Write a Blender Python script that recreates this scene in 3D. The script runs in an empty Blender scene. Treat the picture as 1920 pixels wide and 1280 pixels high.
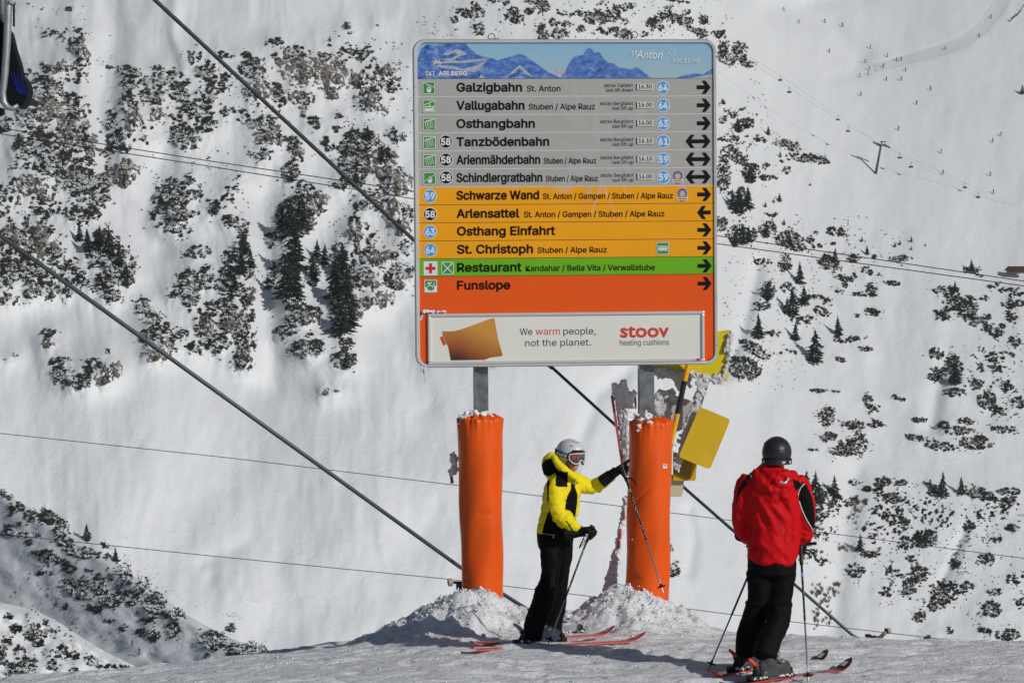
import bpy, math, random, os
import numpy as np
from mathutils import Vector, Matrix

random.seed(7)
rng = np.random.default_rng(11)
SC = bpy.context.scene
COL = SC.collection

# ------------------------------------------------------------------ camera, sky, sun, exposure
F = 4640.0                      # focal length in photograph pixels (1920 wide)
PITCH = math.radians(2.0)
CAM_H = 3.13
cam = bpy.data.objects.new('camera', bpy.data.cameras.new('camera'))
COL.objects.link(cam)
cam.data.lens = 36.0 * F / 1920.0
cam.data.sensor_width = 36.0
cam.data.clip_start = 0.5
cam.data.clip_end = 6000
cam.location = (0, 0, CAM_H)
cam.rotation_euler = (math.radians(90) - PITCH, 0, 0)
SC.camera = cam

SUN_AZ = math.radians(50)       # right of the camera's back
SUN_EL = math.radians(27)
to_sun = Vector((math.sin(SUN_AZ) * math.cos(SUN_EL), -math.cos(SUN_AZ) * math.cos(SUN_EL), math.sin(SUN_EL)))
w = bpy.data.worlds.new('World'); SC.world = w; w.use_nodes = True
bg = w.node_tree.nodes['Background']
sky = w.node_tree.nodes.new('ShaderNodeTexSky')
sky.sky_type = 'NISHITA'; sky.sun_disc = False
sky.sun_elevation = SUN_EL
sky.sun_rotation = math.atan2(to_sun.x, to_sun.y)
sky.altitude = 2200
w.node_tree.links.new(sky.outputs[0], bg.inputs[0])
bg.inputs[1].default_value = 0.05
sl = bpy.data.lights.new('sun', 'SUN'); sl.energy = 3.75; sl.angle = math.radians(0.55); sl.color = (1.0, 0.965, 0.91)
sun = bpy.data.objects.new('sun', sl); COL.objects.link(sun)
sun.rotation_euler = to_sun.to_track_quat('Z', 'Y').to_euler()
SC.view_settings.view_transform = 'Standard'
SC.view_settings.look = 'None'
SC.view_settings.gamma = 1.0
SC.view_settings.exposure = -0.45
try:
    SC.view_settings.use_curve_mapping = False
except Exception:
    pass
SC.render.engine = 'CYCLES'
SC.cycles.use_denoising = True
SC.cycles.max_bounces = 6
SC.cycles.diffuse_bounces = 3
SC.cycles.volume_bounces = 0

# ------------------------------------------------------------------ helpers
cp, sp = math.cos(PITCH), math.sin(PITCH)
def P(u, v, d):
    """photograph pixel + distance along the view axis -> world point"""
    x = (u - 960) / F * d; y = (640 - v) / F * d
    return Vector((x, d * cp + y * sp, CAM_H - d * sp + y * cp))

def PA(u, v, d):
    x = (u - 960) / F * d; y = (640 - v) / F * d
    return np.stack([x, d * cp + y * sp, CAM_H - d * sp + y * cp], -1)

def _h(ix, iy, s):
    n = (ix.astype(np.int64) * 374761393 + iy.astype(np.int64) * 668265263 + s * 1442695041) & 0xffffffff
    n = ((n ^ (n >> 13)) * 1274126177) & 0xffffffff
    n = (n ^ (n >> 16)) & 0xffffffff
    return n / 4294967295.0
def vnoise(x, y, s=0):
    x = np.asarray(x, float); y = np.asarray(y, float)
    ix = np.floor(x); iy = np.floor(y); fx = x - ix; fy = y - iy
    fx = fx * fx * fx * (fx * (fx * 6 - 15) + 10); fy = fy * fy * fy * (fy * (fy * 6 - 15) + 10)
    ix = ix.astype(np.int64); iy = iy.astype(np.int64)
    a = _h(ix, iy, s); b = _h(ix + 1, iy, s); c = _h(ix, iy + 1, s); d = _h(ix + 1, iy + 1, s)
    return (a + (b - a) * fx) * (1 - fy) + (c + (d - c) * fx) * fy
def fbm(x, y, s=0, o=4, g=0.5):
    r = 0; a = 1.0; t = 0
    for i in range(o):
        r = r + a * (vnoise(x * 2**i + 17.3 * i, y * 2**i - 9.1 * i, s + i) * 2 - 1); t += a; a *= g
    return r / t
def fbm3(p, sc, s=0, o=3):
    return (fbm(p[:, 0] * sc + p[:, 2] * sc * .73, p[:, 1] * sc + p[:, 2] * sc * .61, s, o) + fbm(p[:, 2] * sc, p[:, 0] * sc - p[:, 1] * sc * .5, s + 9, o)) * .7
def smooth(a, b, x):
    t = np.clip((x - a) / (b - a), 0, 1); return t * t * (3 - 2 * t)

MATS = {}
def mat(name, col, rough=0.6, metal=0.0, var=0.0, vscale=8.0, bump=0.0, bscale=40.0, spec=0.5, alpha=1.0, coat=0.0, col2=None):
    if name in MATS: return MATS[name]
    m = bpy.data.materials.new(name); m.use_nodes = True
    nt = m.node_tree; b = nt.nodes['Principled BSDF']
    b.inputs['Base Color'].default_value = (*col, 1); b.inputs['Roughness'].default_value = rough
    b.inputs['Metallic'].default_value = metal; b.inputs['Specular IOR Level'].default_value = spec
    b.inputs['Alpha'].default_value = alpha; b.inputs['Coat Weight'].default_value = coat
    tc = nt.nodes.new('ShaderNodeTexCoord')
    if var > 0 or col2:
        n = nt.nodes.new('ShaderNodeTexNoise'); n.inputs['Scale'].default_value = vscale; n.inputs['Detail'].default_value = 5
        nt.links.new(tc.outputs['Object'], n.inputs['Vector'])
        r = nt.nodes.new('ShaderNodeValToRGB'); r.color_ramp.elements[0].position = .3; r.color_ramp.elements[1].position = .7
        c2 = col2 or tuple(min(1, c * (1 + var)) for c in col); c1 = col if col2 else tuple(c * (1 - var) for c in col)
        r.color_ramp.elements[0].color = (*c1, 1); r.color_ramp.elements[1].color = (*c2, 1)
        nt.links.new(n.outputs['Fac'], r.inputs[0]); nt.links.new(r.outputs[0], b.inputs['Base Color'])
    if bump > 0:
        n = nt.nodes.new('ShaderNodeTexNoise'); n.inputs['Scale'].default_value = bscale; n.inputs['Detail'].default_value = 4
        nt.links.new(tc.outputs['Object'], n.inputs['Vector'])
        bp = nt.nodes.new('ShaderNodeBump'); bp.inputs['Strength'].default_value = 1.0; bp.inputs['Distance'].default_value = bump
        nt.links.new(n.outputs['Fac'], bp.inputs['Height']); nt.links.new(bp.outputs[0], b.inputs['Normal'])
    MATS[name] = m
    return m

def tag(o, label=None, cat=None, group=None, kind=None):
    if label: o['label'] = label
    if cat: o['category'] = cat
    if group: o['group'] = group
    if kind: o['kind'] = kind
    return o
def link(name, me, parent=None, loc=None):
    o = bpy.data.objects.new(name, me); COL.objects.link(o)
    if parent: o.parent = parent
    if loc is not None: o.location = loc
    return o
def empty(name, loc=(0, 0, 0), rot=(0, 0, 0)):
    o = bpy.data.objects.new(name, None); COL.objects.link(o); o.location = loc; o.rotation_euler = rot; o.empty_display_size = .1
    return o
def npmesh(name, v, f, mats, idx=None, smooth_=True):
    v = np.asarray(v, float); me = bpy.data.meshes.new(name)
    if isinstance(f, np.ndarray):
        n, k = f.shape
        me.vertices.add(len(v)); me.vertices.foreach_set('co', v.astype(np.float32).ravel())
        me.loops.add(n * k); me.loops.foreach_set('vertex_index', f.astype(np.int32).ravel())
        me.polygons.add(n); me.polygons.foreach_set('loop_start', np.arange(0, n * k, k, dtype=np.int32))
        try: me.polygons.foreach_set('loop_total', np.full(n, k, dtype=np.int32))
        except Exception: pass
        me.update(calc_edges=True)
    else:
        me.from_pydata([tuple(p) for p in v], [], f); me.update()
    for m in (mats if isinstance(mats, (list, tuple)) else [mats]): me.materials.append(m)
    if idx is not None: me.polygons.foreach_set('material_index', np.asarray(idx, dtype=np.int32))
    me.polygons.foreach_set('use_smooth', np.full(len(me.polygons), bool(smooth_)))
    return me

class MB:
    """collects shapes into one mesh"""
    def __init__(s): s.v = []; s.f = []; s.i = []
    def add(s, v, f, mi=0):
        n = len(s.v); s.v += [tuple(p) for p in v]; s.f += [tuple(a + n for a in q) for q in f]; s.i += [mi] * len(f); return s
    def box(s, c, d, mi=0, rot=None, bev=0.0):
        hx, hy, hz = d[0] / 2, d[1] / 2, d[2] / 2
        vs = [Vector((x, y, z)) for x in (-hx, hx) for y in (-hy, hy) for z in (-hz, hz)]
        if rot is not None: vs = [rot @ p for p in vs]
        vs = [p + Vector(c) for p in vs]
        return s.add(vs, [(0, 1, 3, 2), (4, 6, 7, 5), (0, 4, 5, 1), (2, 3, 7, 6), (0, 2, 6, 4), (1, 5, 7, 3)], mi)
    def tube(s, pts, r, n=10, mi=0, cap=True):
        pts = [Vector(p) for p in pts]; rs = r if isinstance(r, (list, tuple)) else [r] * len(pts)
        vs = []; t0 = (pts[1] - pts[0]).normalized()
        a = Vector((0, 0, 1)) if abs(t0.z) < .9 else Vector((1, 0, 0))
        nrm = t0.cross(a).normalized()
        for k, p in enumerate(pts):
            t = (pts[min(k + 1, len(pts) - 1)] - pts[max(k - 1, 0)]).normalized()
            nrm = (nrm - t * nrm.dot(t)).normalized(); bn = t.cross(nrm)
            for j in range(n):
                q = 2 * math.pi * j / n; vs.append(p + (nrm * math.cos(q) + bn * math.sin(q)) * rs[k])
        fs = [(k * n + j, k * n + (j + 1) % n, (k + 1) * n + (j + 1) % n, (k + 1) * n + j) for k in range(len(pts) - 1) for j in range(n)]
        if cap: fs += [tuple(range(n))[::-1], tuple(range((len(pts) - 1) * n, len(pts) * n))]
        return s.add(vs, fs, mi)
    def ball(s, c, r, nu=16, nv=10, mi=0, rot=None):
        vs = []
        for i in range(nv + 1):
            a = math.pi * i / nv
            for j in range(nu):
                q = 2 * math.pi * j / nu
                p = Vector((r[0] * math.sin(a) * math.cos(q), r[1] * math.sin(a) * math.sin(q), r[2] * math.cos(a)))
                if rot is not None: p = rot @ p
                vs.append(p + Vector(c))
        return s.add(vs, [(i * nu + j, (i + 1) * nu + j, (i + 1) * nu + (j + 1) % nu, i * nu + (j + 1) % nu) for i in range(nv) for j in range(nu)], mi)
    def prism(s, poly, fn, t, mi=0):
        """poly: 2-d outline; fn(x, y, depth) -> 3-d; t: thickness"""
        n = len(poly); a = [fn(x, y, 0) for x, y in poly]; b = [fn(x, y, t) for x, y in poly]
        return s.add(a + b, [tuple(range(n)), tuple(range(n, 2 * n))[::-1]] + [(j, n + j, n + (j + 1) % n, (j + 1) % n) for j in range(n)], mi)
    def mesh(s, name, mats, sm=False): return npmesh(name, s.v, s.f, mats, s.i, sm)
    def build(s, name, mats, parent=None, loc=None, sm=False): return link(name, s.mesh(name, mats, sm), parent, loc)

# ------------------------------------------------------------------ materials
def snow_mat(name, col, bumps, wav=None, rough=.55):
    m = bpy.data.materials.new(name); m.use_nodes = True; nt = m.node_tree; b = nt.nodes['Principled BSDF']
    b.inputs['Base Color'].default_value = (*col, 1); b.inputs['Roughness'].default_value = rough
    b.inputs['Specular IOR Level'].default_value = .25
    tc = nt.nodes.new('ShaderNodeTexCoord'); last = None
    for (scl, dist, stretch) in bumps:
        mp = nt.nodes.new('ShaderNodeMapping'); mp.inputs['Scale'].default_value = stretch
        n = nt.nodes.new('ShaderNodeTexNoise'); n.inputs['Scale'].default_value = scl; n.inputs['Detail'].default_value = 6; n.inputs['Roughness'].default_value = .6
        nt.links.new(tc.outputs['Object'], mp.inputs[0]); nt.links.new(mp.outputs[0], n.inputs['Vector'])
        bp = nt.nodes.new('ShaderNodeBump'); bp.inputs['Distance'].default_value = dist
        nt.links.new(n.outputs['Fac'], bp.inputs['Height'])
        if last: nt.links.new(last.outputs[0], bp.inputs['Normal'])
        last = bp
    if wav:
        for k, (scl, dist, lo, hi, stretch) in enumerate(wav):   # thin ski tracks and crust lines: ridged noise
            mp = nt.nodes.new('ShaderNodeMapping'); mp.inputs['Scale'].default_value = stretch
            n = nt.nodes.new('ShaderNodeTexNoise'); n.inputs['Scale'].default_value = scl; n.inputs['Detail'].default_value = 1.5; n.inputs['Distortion'].default_value = 1.2
            nt.links.new(tc.outputs['Object'], mp.inputs[0]); nt.links.new(mp.outputs[0], n.inputs['Vector'])
            s1 = nt.nodes.new('ShaderNodeMath'); s1.operation = 'SUBTRACT'; s1.inputs[1].default_value = .5
            s2 = nt.nodes.new('ShaderNodeMath'); s2.operation = 'ABSOLUTE'
            mr = nt.nodes.new('ShaderNodeMapRange'); mr.inputs['From Min'].default_value = lo; mr.inputs['From Max'].default_value = hi
            nt.links.new(n.outputs['Fac'], s1.inputs[0]); nt.links.new(s1.outputs[0], s2.inputs[0]); nt.links.new(s2.outputs[0], mr.inputs['Value'])
            bp = nt.nodes.new('ShaderNodeBump'); bp.inputs['Distance'].default_value = dist
            nt.links.new(mr.outputs[0], bp.inputs['Height'])
            if last: nt.links.new(last.outputs[0], bp.inputs['Normal'])
            last = bp
    if last: nt.links.new(last.outputs[0], b.inputs['Normal'])
    MATS[name] = m
    return m
SNOW_FAR = snow_mat('far_snow', (.83, .85, .87), [(.02, .7, (1, 1, 1)), (.12, .10, (1, 1, 1)), (.6, .03, (1, 1, 1))], [(.11, .030, 0, .05, (1, 1, 1)), (.30, .026, 0, .06, (1, 1, .6))])
SNOW_NEAR = snow_mat('packed_snow', (.87, .89, .92), [(2.2, .06, (.45, 1.8, 1)), (12, .03, (.4, 1.5, 1)), (45, .016, (.7, 1.2, 1)), (140, .005, (1, 1, 1))])
SNOW_LUMP = snow_mat('crumbled_snow', (.84, .86, .88), [(18, .02, (1, 1, 1)), (70, .008, (1, 1, 1))])
RIME = snow_mat('rime', (.74, .74, .76), [(45, .02, (1, 1, 1)), (140, .008, (1, 1, 1))], rough=.7)
PISTE = snow_mat('groomed_snow', (.72, .745, .78), [(.4, .15, (1, 1, 1))])
# ------------------------------------------------------------------ what grows where on the far slopes (photograph pixels)
# thickets: (u, v, ru, rv, angle, density)
AREAS = {
'left_rib': ("on the rib by the hanging chair", [
(60,12,22,8,0,.3),(130,18,10,6,0,.25),(110,66,50,7,0,.28),(150,85,14,30,-15,.6),(140,120,16,20,0,.45),(75,135,22,12,0,.4),(142,150,14,8,0,.4),
(85,168,28,17,0,.95),(55,215,20,25,0,.8),(130,200,25,25,20,.6),(155,225,18,35,-10,.5),(12,235,12,12,0,.7),(75,270,35,26,30,.75),(130,265,30,28,0,.6),
(95,300,28,25,0,.95),(145,330,34,32,0,.95),(190,335,14,22,0,.8),(170,370,30,24,0,.7),(40,285,14,18,0,.8),(55,330,35,28,40,.3),(80,375,35,25,0,.4),(10,365,16,30,30,.6)]),
'lower_left': ('under the left rib', [
(12,430,28,28,0,.5),(55,450,42,32,0,.5),(80,490,38,32,30,.55),(30,500,28,28,0,.65),(60,505,25,20,0,.85),(10,520,14,28,0,.75),(75,545,30,15,0,.85),(15,562,18,13,0,.4),(127,545,10,14,0,.6),(105,470,15,14,0,.6)]),
'second_rib': ('on the curved rib above the twin wires', [
(240,135,18,9,20,.95),(205,125,8,5,0,.4),(300,150,36,11,-10,.85),(285,180,18,14,0,.9),(240,165,12,14,0,.6),(235,192,18,17,0,.5),(215,225,14,24,0,.6),(225,260,20,24,0,.6),
(340,170,20,19,0,.8),(370,200,18,26,-30,.7),(350,255,24,22,0,.85),(345,215,20,14,0,.5),(270,255,30,14,0,.3),(215,288,20,11,0,.55),(240,312,13,9,0,.7),(392,235,14,12,0,.9),
(365,110,13,14,0,.7),(385,135,16,18,0,.85),(395,180,12,20,0,.8),(295,128,10,4,0,.8)]),
'third_patch': ('on the knoll under the wires', [
(310,365,18,15,0,.9),(345,345,28,12,0,.6),(350,367,24,10,0,.7),(330,395,38,22,0,.55),(395,390,12,16,0,.5),(300,412,20,14,0,.3),(330,430,18,13,0,.5),(362,430,10,8,0,.4)]),
'spruce_knoll': ('around the spruces by the smooth gully', [
(195,470,28,32,0,.9),(225,500,24,24,0,.85),(150,510,24,24,0,.4),(205,525,25,14,0,.8),(210,555,18,10,0,.85),(240,520,12,16,0,.8),(180,530,18,14,0,.6),(148,407,16,15,0,.8),(180,400,12,9,0,.7),(80,402,24,8,0,.6),
(320,425,24,12,0,.6),(370,473,20,11,0,.7)]),
'mid_column': ('in the column by the left cable', [
(357,535,20,24,0,.9),(360,568,14,12,0,.8),(390,520,12,20,0,.85),(388,610,18,38,0,.75),(325,550,9,10,0,.4),(270,575,13,13,0,.9),(285,600,15,10,0,.9),(285,632,18,16,0,.8),(305,652,22,18,0,.85),(335,625,14,10,0,.6),(362,655,14,13,0,.5),(305,615,10,12,0,.6)]),
'outcrop_low': ('on the lone low outcrop', [
(95,625,14,8,0,.5),(105,675,16,9,0,.6),(120,700,26,15,35,.85),(152,716,15,14,0,.95),(165,695,12,8,0,.7),(172,680,14,6,10,.5),(200,660,5,6,0,.5),(25,665,8,4,0,.4),(8,675,5,4,0,.4)]),
'column_two': ('in the tall column by the gully', [
(435,415,17,8,25,.8),(462,432,12,12,0,.7),(455,470,13,24,0,.95),(460,502,15,19,0,.95),(430,482,14,10,0,.9),(430,515,20,13,0,.9),(425,540,20,13,0,.9),(452,545,18,12,0,.7),
(425,580,19,20,0,.8),(455,590,18,24,0,.75),(440,612,24,24,0,.8),(460,640,17,20,0,.8),(415,642,14,19,0,.75),(455,675,14,14,0,.85),(467,690,5,5,0,.7)]),
'spruce_rib': ('among the central tall spruces', [
(540,420,20,38,0,.95),(565,415,19,25,0,.9),(546,470,13,36,0,.95),(543,530,15,38,0,.95),(528,512,22,22,0,.7),(513,450,14,13,0,.8),(510,535,14,14,0,.6),(547,560,13,13,0,.9),
(587,512,11,22,0,.9),(635,490,14,28,0,.9),(640,545,15,42,0,.95),(640,590,19,28,0,.95),(634,620,12,12,0,.9),(656,590,14,18,0,.8),(592,395,16,10,0,.6)]),
'below_spruces': ('below the tall spruces', [
(560,590,24,18,0,.7),(545,610,20,15,0,.8),(530,622,12,11,0,.7),(582,590,18,13,0,.5),(575,655,24,15,0,.95),(600,650,8,10,0,.85),(580,630,6,5,0,.9),(650,645,12,10,0,.95),(645,675,19,15,0,.9),(632,733,8,4,0,.3)]),
'rock_side': ('on the rocks left of the sign', [
(685,500,26,32,0,.5),(680,525,12,12,0,.7),(735,530,14,18,0,.6),(740,505,12,12,0,.7),(738,480,9,7,0,.95),(760,465,12,12,0,.85),(762,510,13,11,0,.95),(740,545,24,10,0,.3),(695,455,12,20,-20,.45),(672,425,14,20,-20,.6)]),
'top_cable': ('under the thick upper cable', [
(412,98,7,6,0,.6),(425,107,12,5,0,.7),(460,106,8,8,0,.85),(470,126,20,17,30,.9),(487,142,13,13,0,.8),(520,110,18,8,0,.5),(515,175,15,15,0,.85),(530,192,13,10,0,.4),(480,200,28,18,0,.15),
(415,155,14,17,0,.5),(425,207,13,10,30,.7),(475,232,12,8,0,.9),(500,240,22,19,0,.85),(512,265,18,11,0,.8),(495,290,15,10,0,.85),(530,262,10,10,0,.6),(550,270,15,11,0,.7),(485,308,8,5,0,.4),(450,215,12,12,0,.4)]),
'crag': ('on the brown top crag', [
(517,79,11,6,0,.95),(503,86,9,5,0,.4),(552,100,17,11,0,.95),(600,108,20,7,0,.85),(625,78,16,10,0,.5),(640,112,13,18,0,.5),(685,100,20,11,0,.5),(690,137,15,18,30,.6),(700,152,22,22,0,.55),(705,176,14,12,0,.6),
(688,200,13,11,0,.7),(735,165,14,13,0,.5),(680,168,14,10,0,.5),(575,187,14,10,0,.7),(655,95,10,10,0,.4),(650,50,8,8,0,.25),(655,62,7,5,0,.3),(705,47,5,4,0,.4)]),
'diag_strip': ('below the brown top crag', [
(570,205,9,17,-20,.7),(585,221,11,10,0,.7),(598,237,8,6,0,.6),(634,219,8,4,0,.85),(627,242,9,8,0,.5),(609,265,10,7,0,.8),(618,277,8,6,0,.8),(546,320,15,13,0,.9),(557,300,10,6,0,.5),(430,350,9,8,0,.6),(444,351,5,6,0,.7),(428,378,13,13,0,.4),(455,333,13,7,0,.3),(405,390,8,12,0,.8)]),
'dark_crag': ("on the crag by the upper cable's end", [
(675,265,28,17,0,.85),(690,252,16,8,0,.9),(650,277,14,12,0,.7),(665,300,24,19,0,.9),(655,320,19,13,0,.95),(664,341,18,10,0,.95),(640,345,13,9,0,.8),(720,290,11,14,0,.95),(742,325,14,10,0,.8),(720,342,14,12,0,.6),
(746,255,15,11,0,.75),(700,370,23,22,0,.5),(682,392,12,10,0,.7),(570,360,19,17,0,.6),(575,382,24,15,0,.9),(765,400,8,16,0,.7)]),
'top_left_of_ring': ('above the left half of the signboard', [
(850,38,8,6,0,.8),(875,27,17,6,15,.85),(890,13,8,8,0,.95),(900,25,8,7,0,.7),(898,57,11,9,0,.85),(927,2,8,4,0,.7),(948,5,6,6,0,.8),(960,27,13,11,30,.95),(970,36,12,8,0,.9),(942,42,4,3,0,.6),(855,55,3,3,0,.7),(818,60,8,6,0,.15)]),
'top_mid': ('above the middle of the signboard', [
(1005,5,19,7,10,.95),(1016,14,13,8,0,.95),(998,23,12,6,0,.8),(1013,50,8,6,0,.85),(1018,67,12,9,0,.95),(1052,24,10,4,20,.8),(1070,30,6,3,0,.7),(1040,44,10,7,0,.8),(1063,48,10,6,0,.8),(1047,63,13,9,0,.85),(1087,26,12,5,0,.7),(1090,56,7,6,0,.98),(1120,33,21,12,0,.98)]),
'top_right': ('above the right half of the signboard', [
(1147,30,13,13,0,.8),(1155,14,8,5,0,.8),(1175,14,10,7,0,.7),(1118,5,18,7,0,.3),(1130,60,10,8,0,.6),(1165,63,19,8,15,.95),(1170,41,6,6,0,.7),(1207,65,7,5,0,.8),(1230,47,17,11,0,.9),(1225,37,8,6,0,.8),(1255,33,19,9,20,.95),
(1285,41,14,9,20,.95),(1290,25,6,6,0,.95),(1298,54,18,6,30,.95),(1316,63,9,9,0,.95),(1320,38,8,8,0,.9),(1345,65,10,7,0,.8),(1268,2,20,3,10,.9),(1254,16,8,4,0,.7)]),
'corner': ("by the sign's upper right corner", [
(1325,42,6,5,0,.9),(1352,66,10,7,0,.7),(1372,108,22,13,0,.9),(1385,92,13,10,0,.9),(1400,118,11,8,25,.95),(1357,90,9,8,0,.9),(1357,80,6,3,0,.8)]),
'right_upper': ('right of the grey rows', [
(1358,192,7,4,0,.6),(1393,205,6,5,0,.3),(1412,215,8,3,5,.5),(1361,208,6,3,0,.6),(1373,218,10,6,0,.6),(1387,236,9,11,0,.95),(1402,232,11,8,0,.9),(1355,225,8,8,0,.5),(1355,263,8,5,0,.9),(1376,262,8,7,0,.8),(1395,265,12,9,0,.3),
(1425,262,12,5,20,.95),(1468,270,14,6,0,.95),(1490,277,12,8,0,.95),(1470,302,8,4,0,.8),(1515,298,34,7,8,.98),(1475,320,7,6,0,.98),(1437,312,7,5,0,.6),(1368,280,14,6,0,.95),(1385,298,18,9,25,.95),(1408,325,13,16,20,.98),(1355,325,13,28,0,.85),(1385,378,18,22,0,.9),(1440,334,14,5,0,.95)]),
'right_mid': ('right of the amber rows', [
(1445,403,12,4,0,.6),(1440,430,14,12,0,.9),(1390,440,24,15,0,.9),(1350,420,12,13,0,.9),(1478,450,20,13,0,.95),(1497,465,14,6,0,.95),(1515,450,10,6,0,.8),(1530,462,10,5,0,.8),(1568,435,16,7,8,.98),(1530,438,8,3,0,.6),(1560,457,12,3,0,.7),(1640,480,6,4,0,.6),
(1602,485,10,8,0,.7),(1685,486,14,6,0,.98),(1555,495,21,11,30,.9),(1430,492,14,5,0,.8),(1470,488,10,9,0,.9),(1472,502,10,8,0,.9)]),
'right_trees': ('among spruces right of the sign', [
(1580,523,18,5,10,.95),(1587,534,7,5,0,.8),(1625,508,10,6,30,.9),(1605,518,12,4,10,.5),(1652,514,8,2,-10,.5),(1633,541,10,8,0,.8),(1672,531,14,4,10,.98),(1610,552,10,4,0,.98),(1630,554,12,3,0,.98),(1440,545,12,13,0,.9),(1475,540,12,9,0,.8),(1428,573,12,9,0,.9),
(1535,562,18,7,15,.6),(1575,548,8,4,0,.5),(1635,586,14,6,10,.9),(1608,592,8,3,0,.9),(1540,584,14,6,25,.8),(1505,600,18,7,0,.6),(1415,655,27,9,30,.98),(1480,662,18,5,0,.4),(1592,638,18,4,-10,.9),(1570,636,8,5,0,.8),(1622,655,12,4,0,.95),(1575,674,10,4,20,.95),(1393,690,28,17,15,.98),(1450,625,14,5,0,.5)]),
'far_right': ('below the hut at the edge', [
(1820,507,12,6,0,.7),(1837,517,6,3,0,.7),(1775,545,20,7,0,.95),(1785,562,14,18,0,.8),(1812,575,17,17,0,.98),(1765,590,14,10,0,.9),(1830,602,18,9,15,.95),(1845,618,8,4,0,.8),(1875,540,14,8,0,.5),(1900,570,18,8,0,.8),(1850,595,10,5,0,.7),(1898,595,12,8,30,.6),(1855,538,9,4,0,.5),
(1870,620,14,12,0,.7),(1903,642,10,10,0,.8),(1845,560,8,4,0,.95),(1905,552,12,10,0,.5)]),
'far_right_low': ('on the far right flank', [
(1757,665,14,10,0,.8),(1788,690,14,22,0,.85),(1760,702,18,12,0,.9),(1790,736,18,7,0,.9),(1865,685,26,20,0,.3),(1830,720,12,9,0,.8),(1880,722,20,10,0,.5),(1850,750,14,14,0,.95),(1910,755,13,9,0,.8),(1870,770,16,7,20,.6),(1885,667,16,6,0,.6),(1865,665,8,4,0,.8),(1820,665,16,12,0,.2),
(1535,733,14,3,0,.95),(1567,735,9,2,0,.7),(1627,750,8,8,0,.95),(1637,765,10,7,0,.8),(1685,747,11,4,15,.9),(1550,782,13,15,0,.95),(1600,797,20,7,0,.8),(1640,795,14,6,0,.8),(1725,788,12,5,0,.9),(1770,797,10,6,0,.9),(1812,790,12,6,0,.8)]),
'band': ('in the band across the flank', [
(1553,820,14,8,0,.9),(1590,840,28,13,0,.75),(1572,846,18,6,0,.9),(1525,843,8,3,0,.8),(1610,823,14,9,0,.7),(1565,868,10,4,0,.25),(1720,822,20,5,10,.95),(1760,836,24,7,10,.85),(1830,830,27,11,0,.95),(1795,808,20,7,0,.9),(1880,805,20,6,0,.8),(1880,775,18,8,0,.3)]),
'mid_right_low': ('just behind the red skier', [
(1545,925,14,12,0,.9),(1580,943,25,7,-5,.9),(1655,905,14,9,0,.95),(1670,935,16,9,0,.9),(1640,920,18,13,0,.4),(1690,905,9,5,0,.9),(1603,905,10,5,0,.5),(1540,960,28,12,0,.5),(1530,987,13,18,0,.6),(1522,1040,18,9,0,.6),(1542,1053,16,6,0,.5),(1740,905,8,5,0,.5),(1755,920,13,10,0,.9),(1835,925,28,9,15,.95),(1890,922,18,6,0,.9),(1892,942,18,10,0,.6),(1550,1000,14,10,0,.4)]),
'speckle': ("in the field right of the red skier", [
(1700,955,46,26,0,.3),(1735,1010,20,15,0,.95),(1700,1017,13,11,0,.8),(1640,1000,20,18,0,.4),(1630,1040,14,5,0,.9),(1605,1070,15,11,0,.85),(1705,1100,12,23,20,.9),(1722,1078,14,18,0,.6),(1680,1080,18,16,0,.5),(1657,1112,13,9,0,.5),(1790,1057,9,8,0,.95),(1850,1047,13,8,0,.7),(1815,988,11,8,0,.7),(1900,990,13,6,0,.7),
(1870,1012,11,5,0,.6),(1710,1055,30,12,0,.3),(1750,975,40,18,0,.25),(1860,965,30,14,0,.3),(1650,960,20,14,0,.4),(1690,985,20,12,0,.5)]),
'low_right': ('just above the right snow edge', [
(1770,1110,24,18,0,.7),(1760,1132,18,12,0,.75),(1810,1100,13,8,0,.8),(1865,1110,13,7,0,.8),(1860,1142,15,13,0,.8),(1900,1085,20,8,0,.4),(1910,1130,10,13,0,.5),(1725,1157,9,8,0,.95),(1735,1204,9,5,0,.9),(1740,1190,8,12,0,.2),(1780,1182,8,5,0,.7),(1850,1182,14,5,0,.7),(1890,1190,20,9,0,.9),(1740,1130,20,14,0,.3),(1262,1066,11,13,0,.7),(1258,1030,4,7,0,.8),(1430,1072,4,3,0,.5)]),
'shade_top': ('on the shaded hill crest', [
(5,925,8,7,20,.9),(17,932,8,5,20,.9),(40,953,12,7,40,.7),(60,968,11,9,0,.95),(80,965,6,11,0,.9),(96,972,14,10,35,.95),(115,990,15,13,30,.98),(15,995,12,9,0,.9),(40,985,12,5,20,.7),(48,1003,25,4,0,.85),(118,1015,15,8,0,.98),(150,1034,24,10,10,.98),(55,1018,8,5,0,.8),(70,1037,12,5,0,.6),(95,1045,16,10,30,.8),(121,1055,11,5,15,.8),(190,1042,13,5,0,.8),(200,1025,9,4,30,.7),(20,955,14,8,40,.5)]),
'shade_mid': ('on the shaded hill face', [
(232,1070,10,23,-25,.98),(266,1095,11,14,0,.9),(130,1068,11,6,0,.95),(85,1075,13,5,0,.6),(187,1082,9,6,0,.95),(207,1083,6,6,0,.9),(165,1070,8,3,0,.8),(125,1095,13,11,30,.95),(145,1110,16,10,30,.9),(160,1094,11,8,25,.9),(186,1103,14,11,0,.98),(208,1124,18,12,0,.85),(250,1120,12,13,0,.9),(228,1105,10,9,0,.5),(120,1135,9,7,0,.5),(165,1138,9,6,0,.7),(182,1142,10,7,0,.9)]),
'shade_low': ('at the shaded hill foot', [
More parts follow.
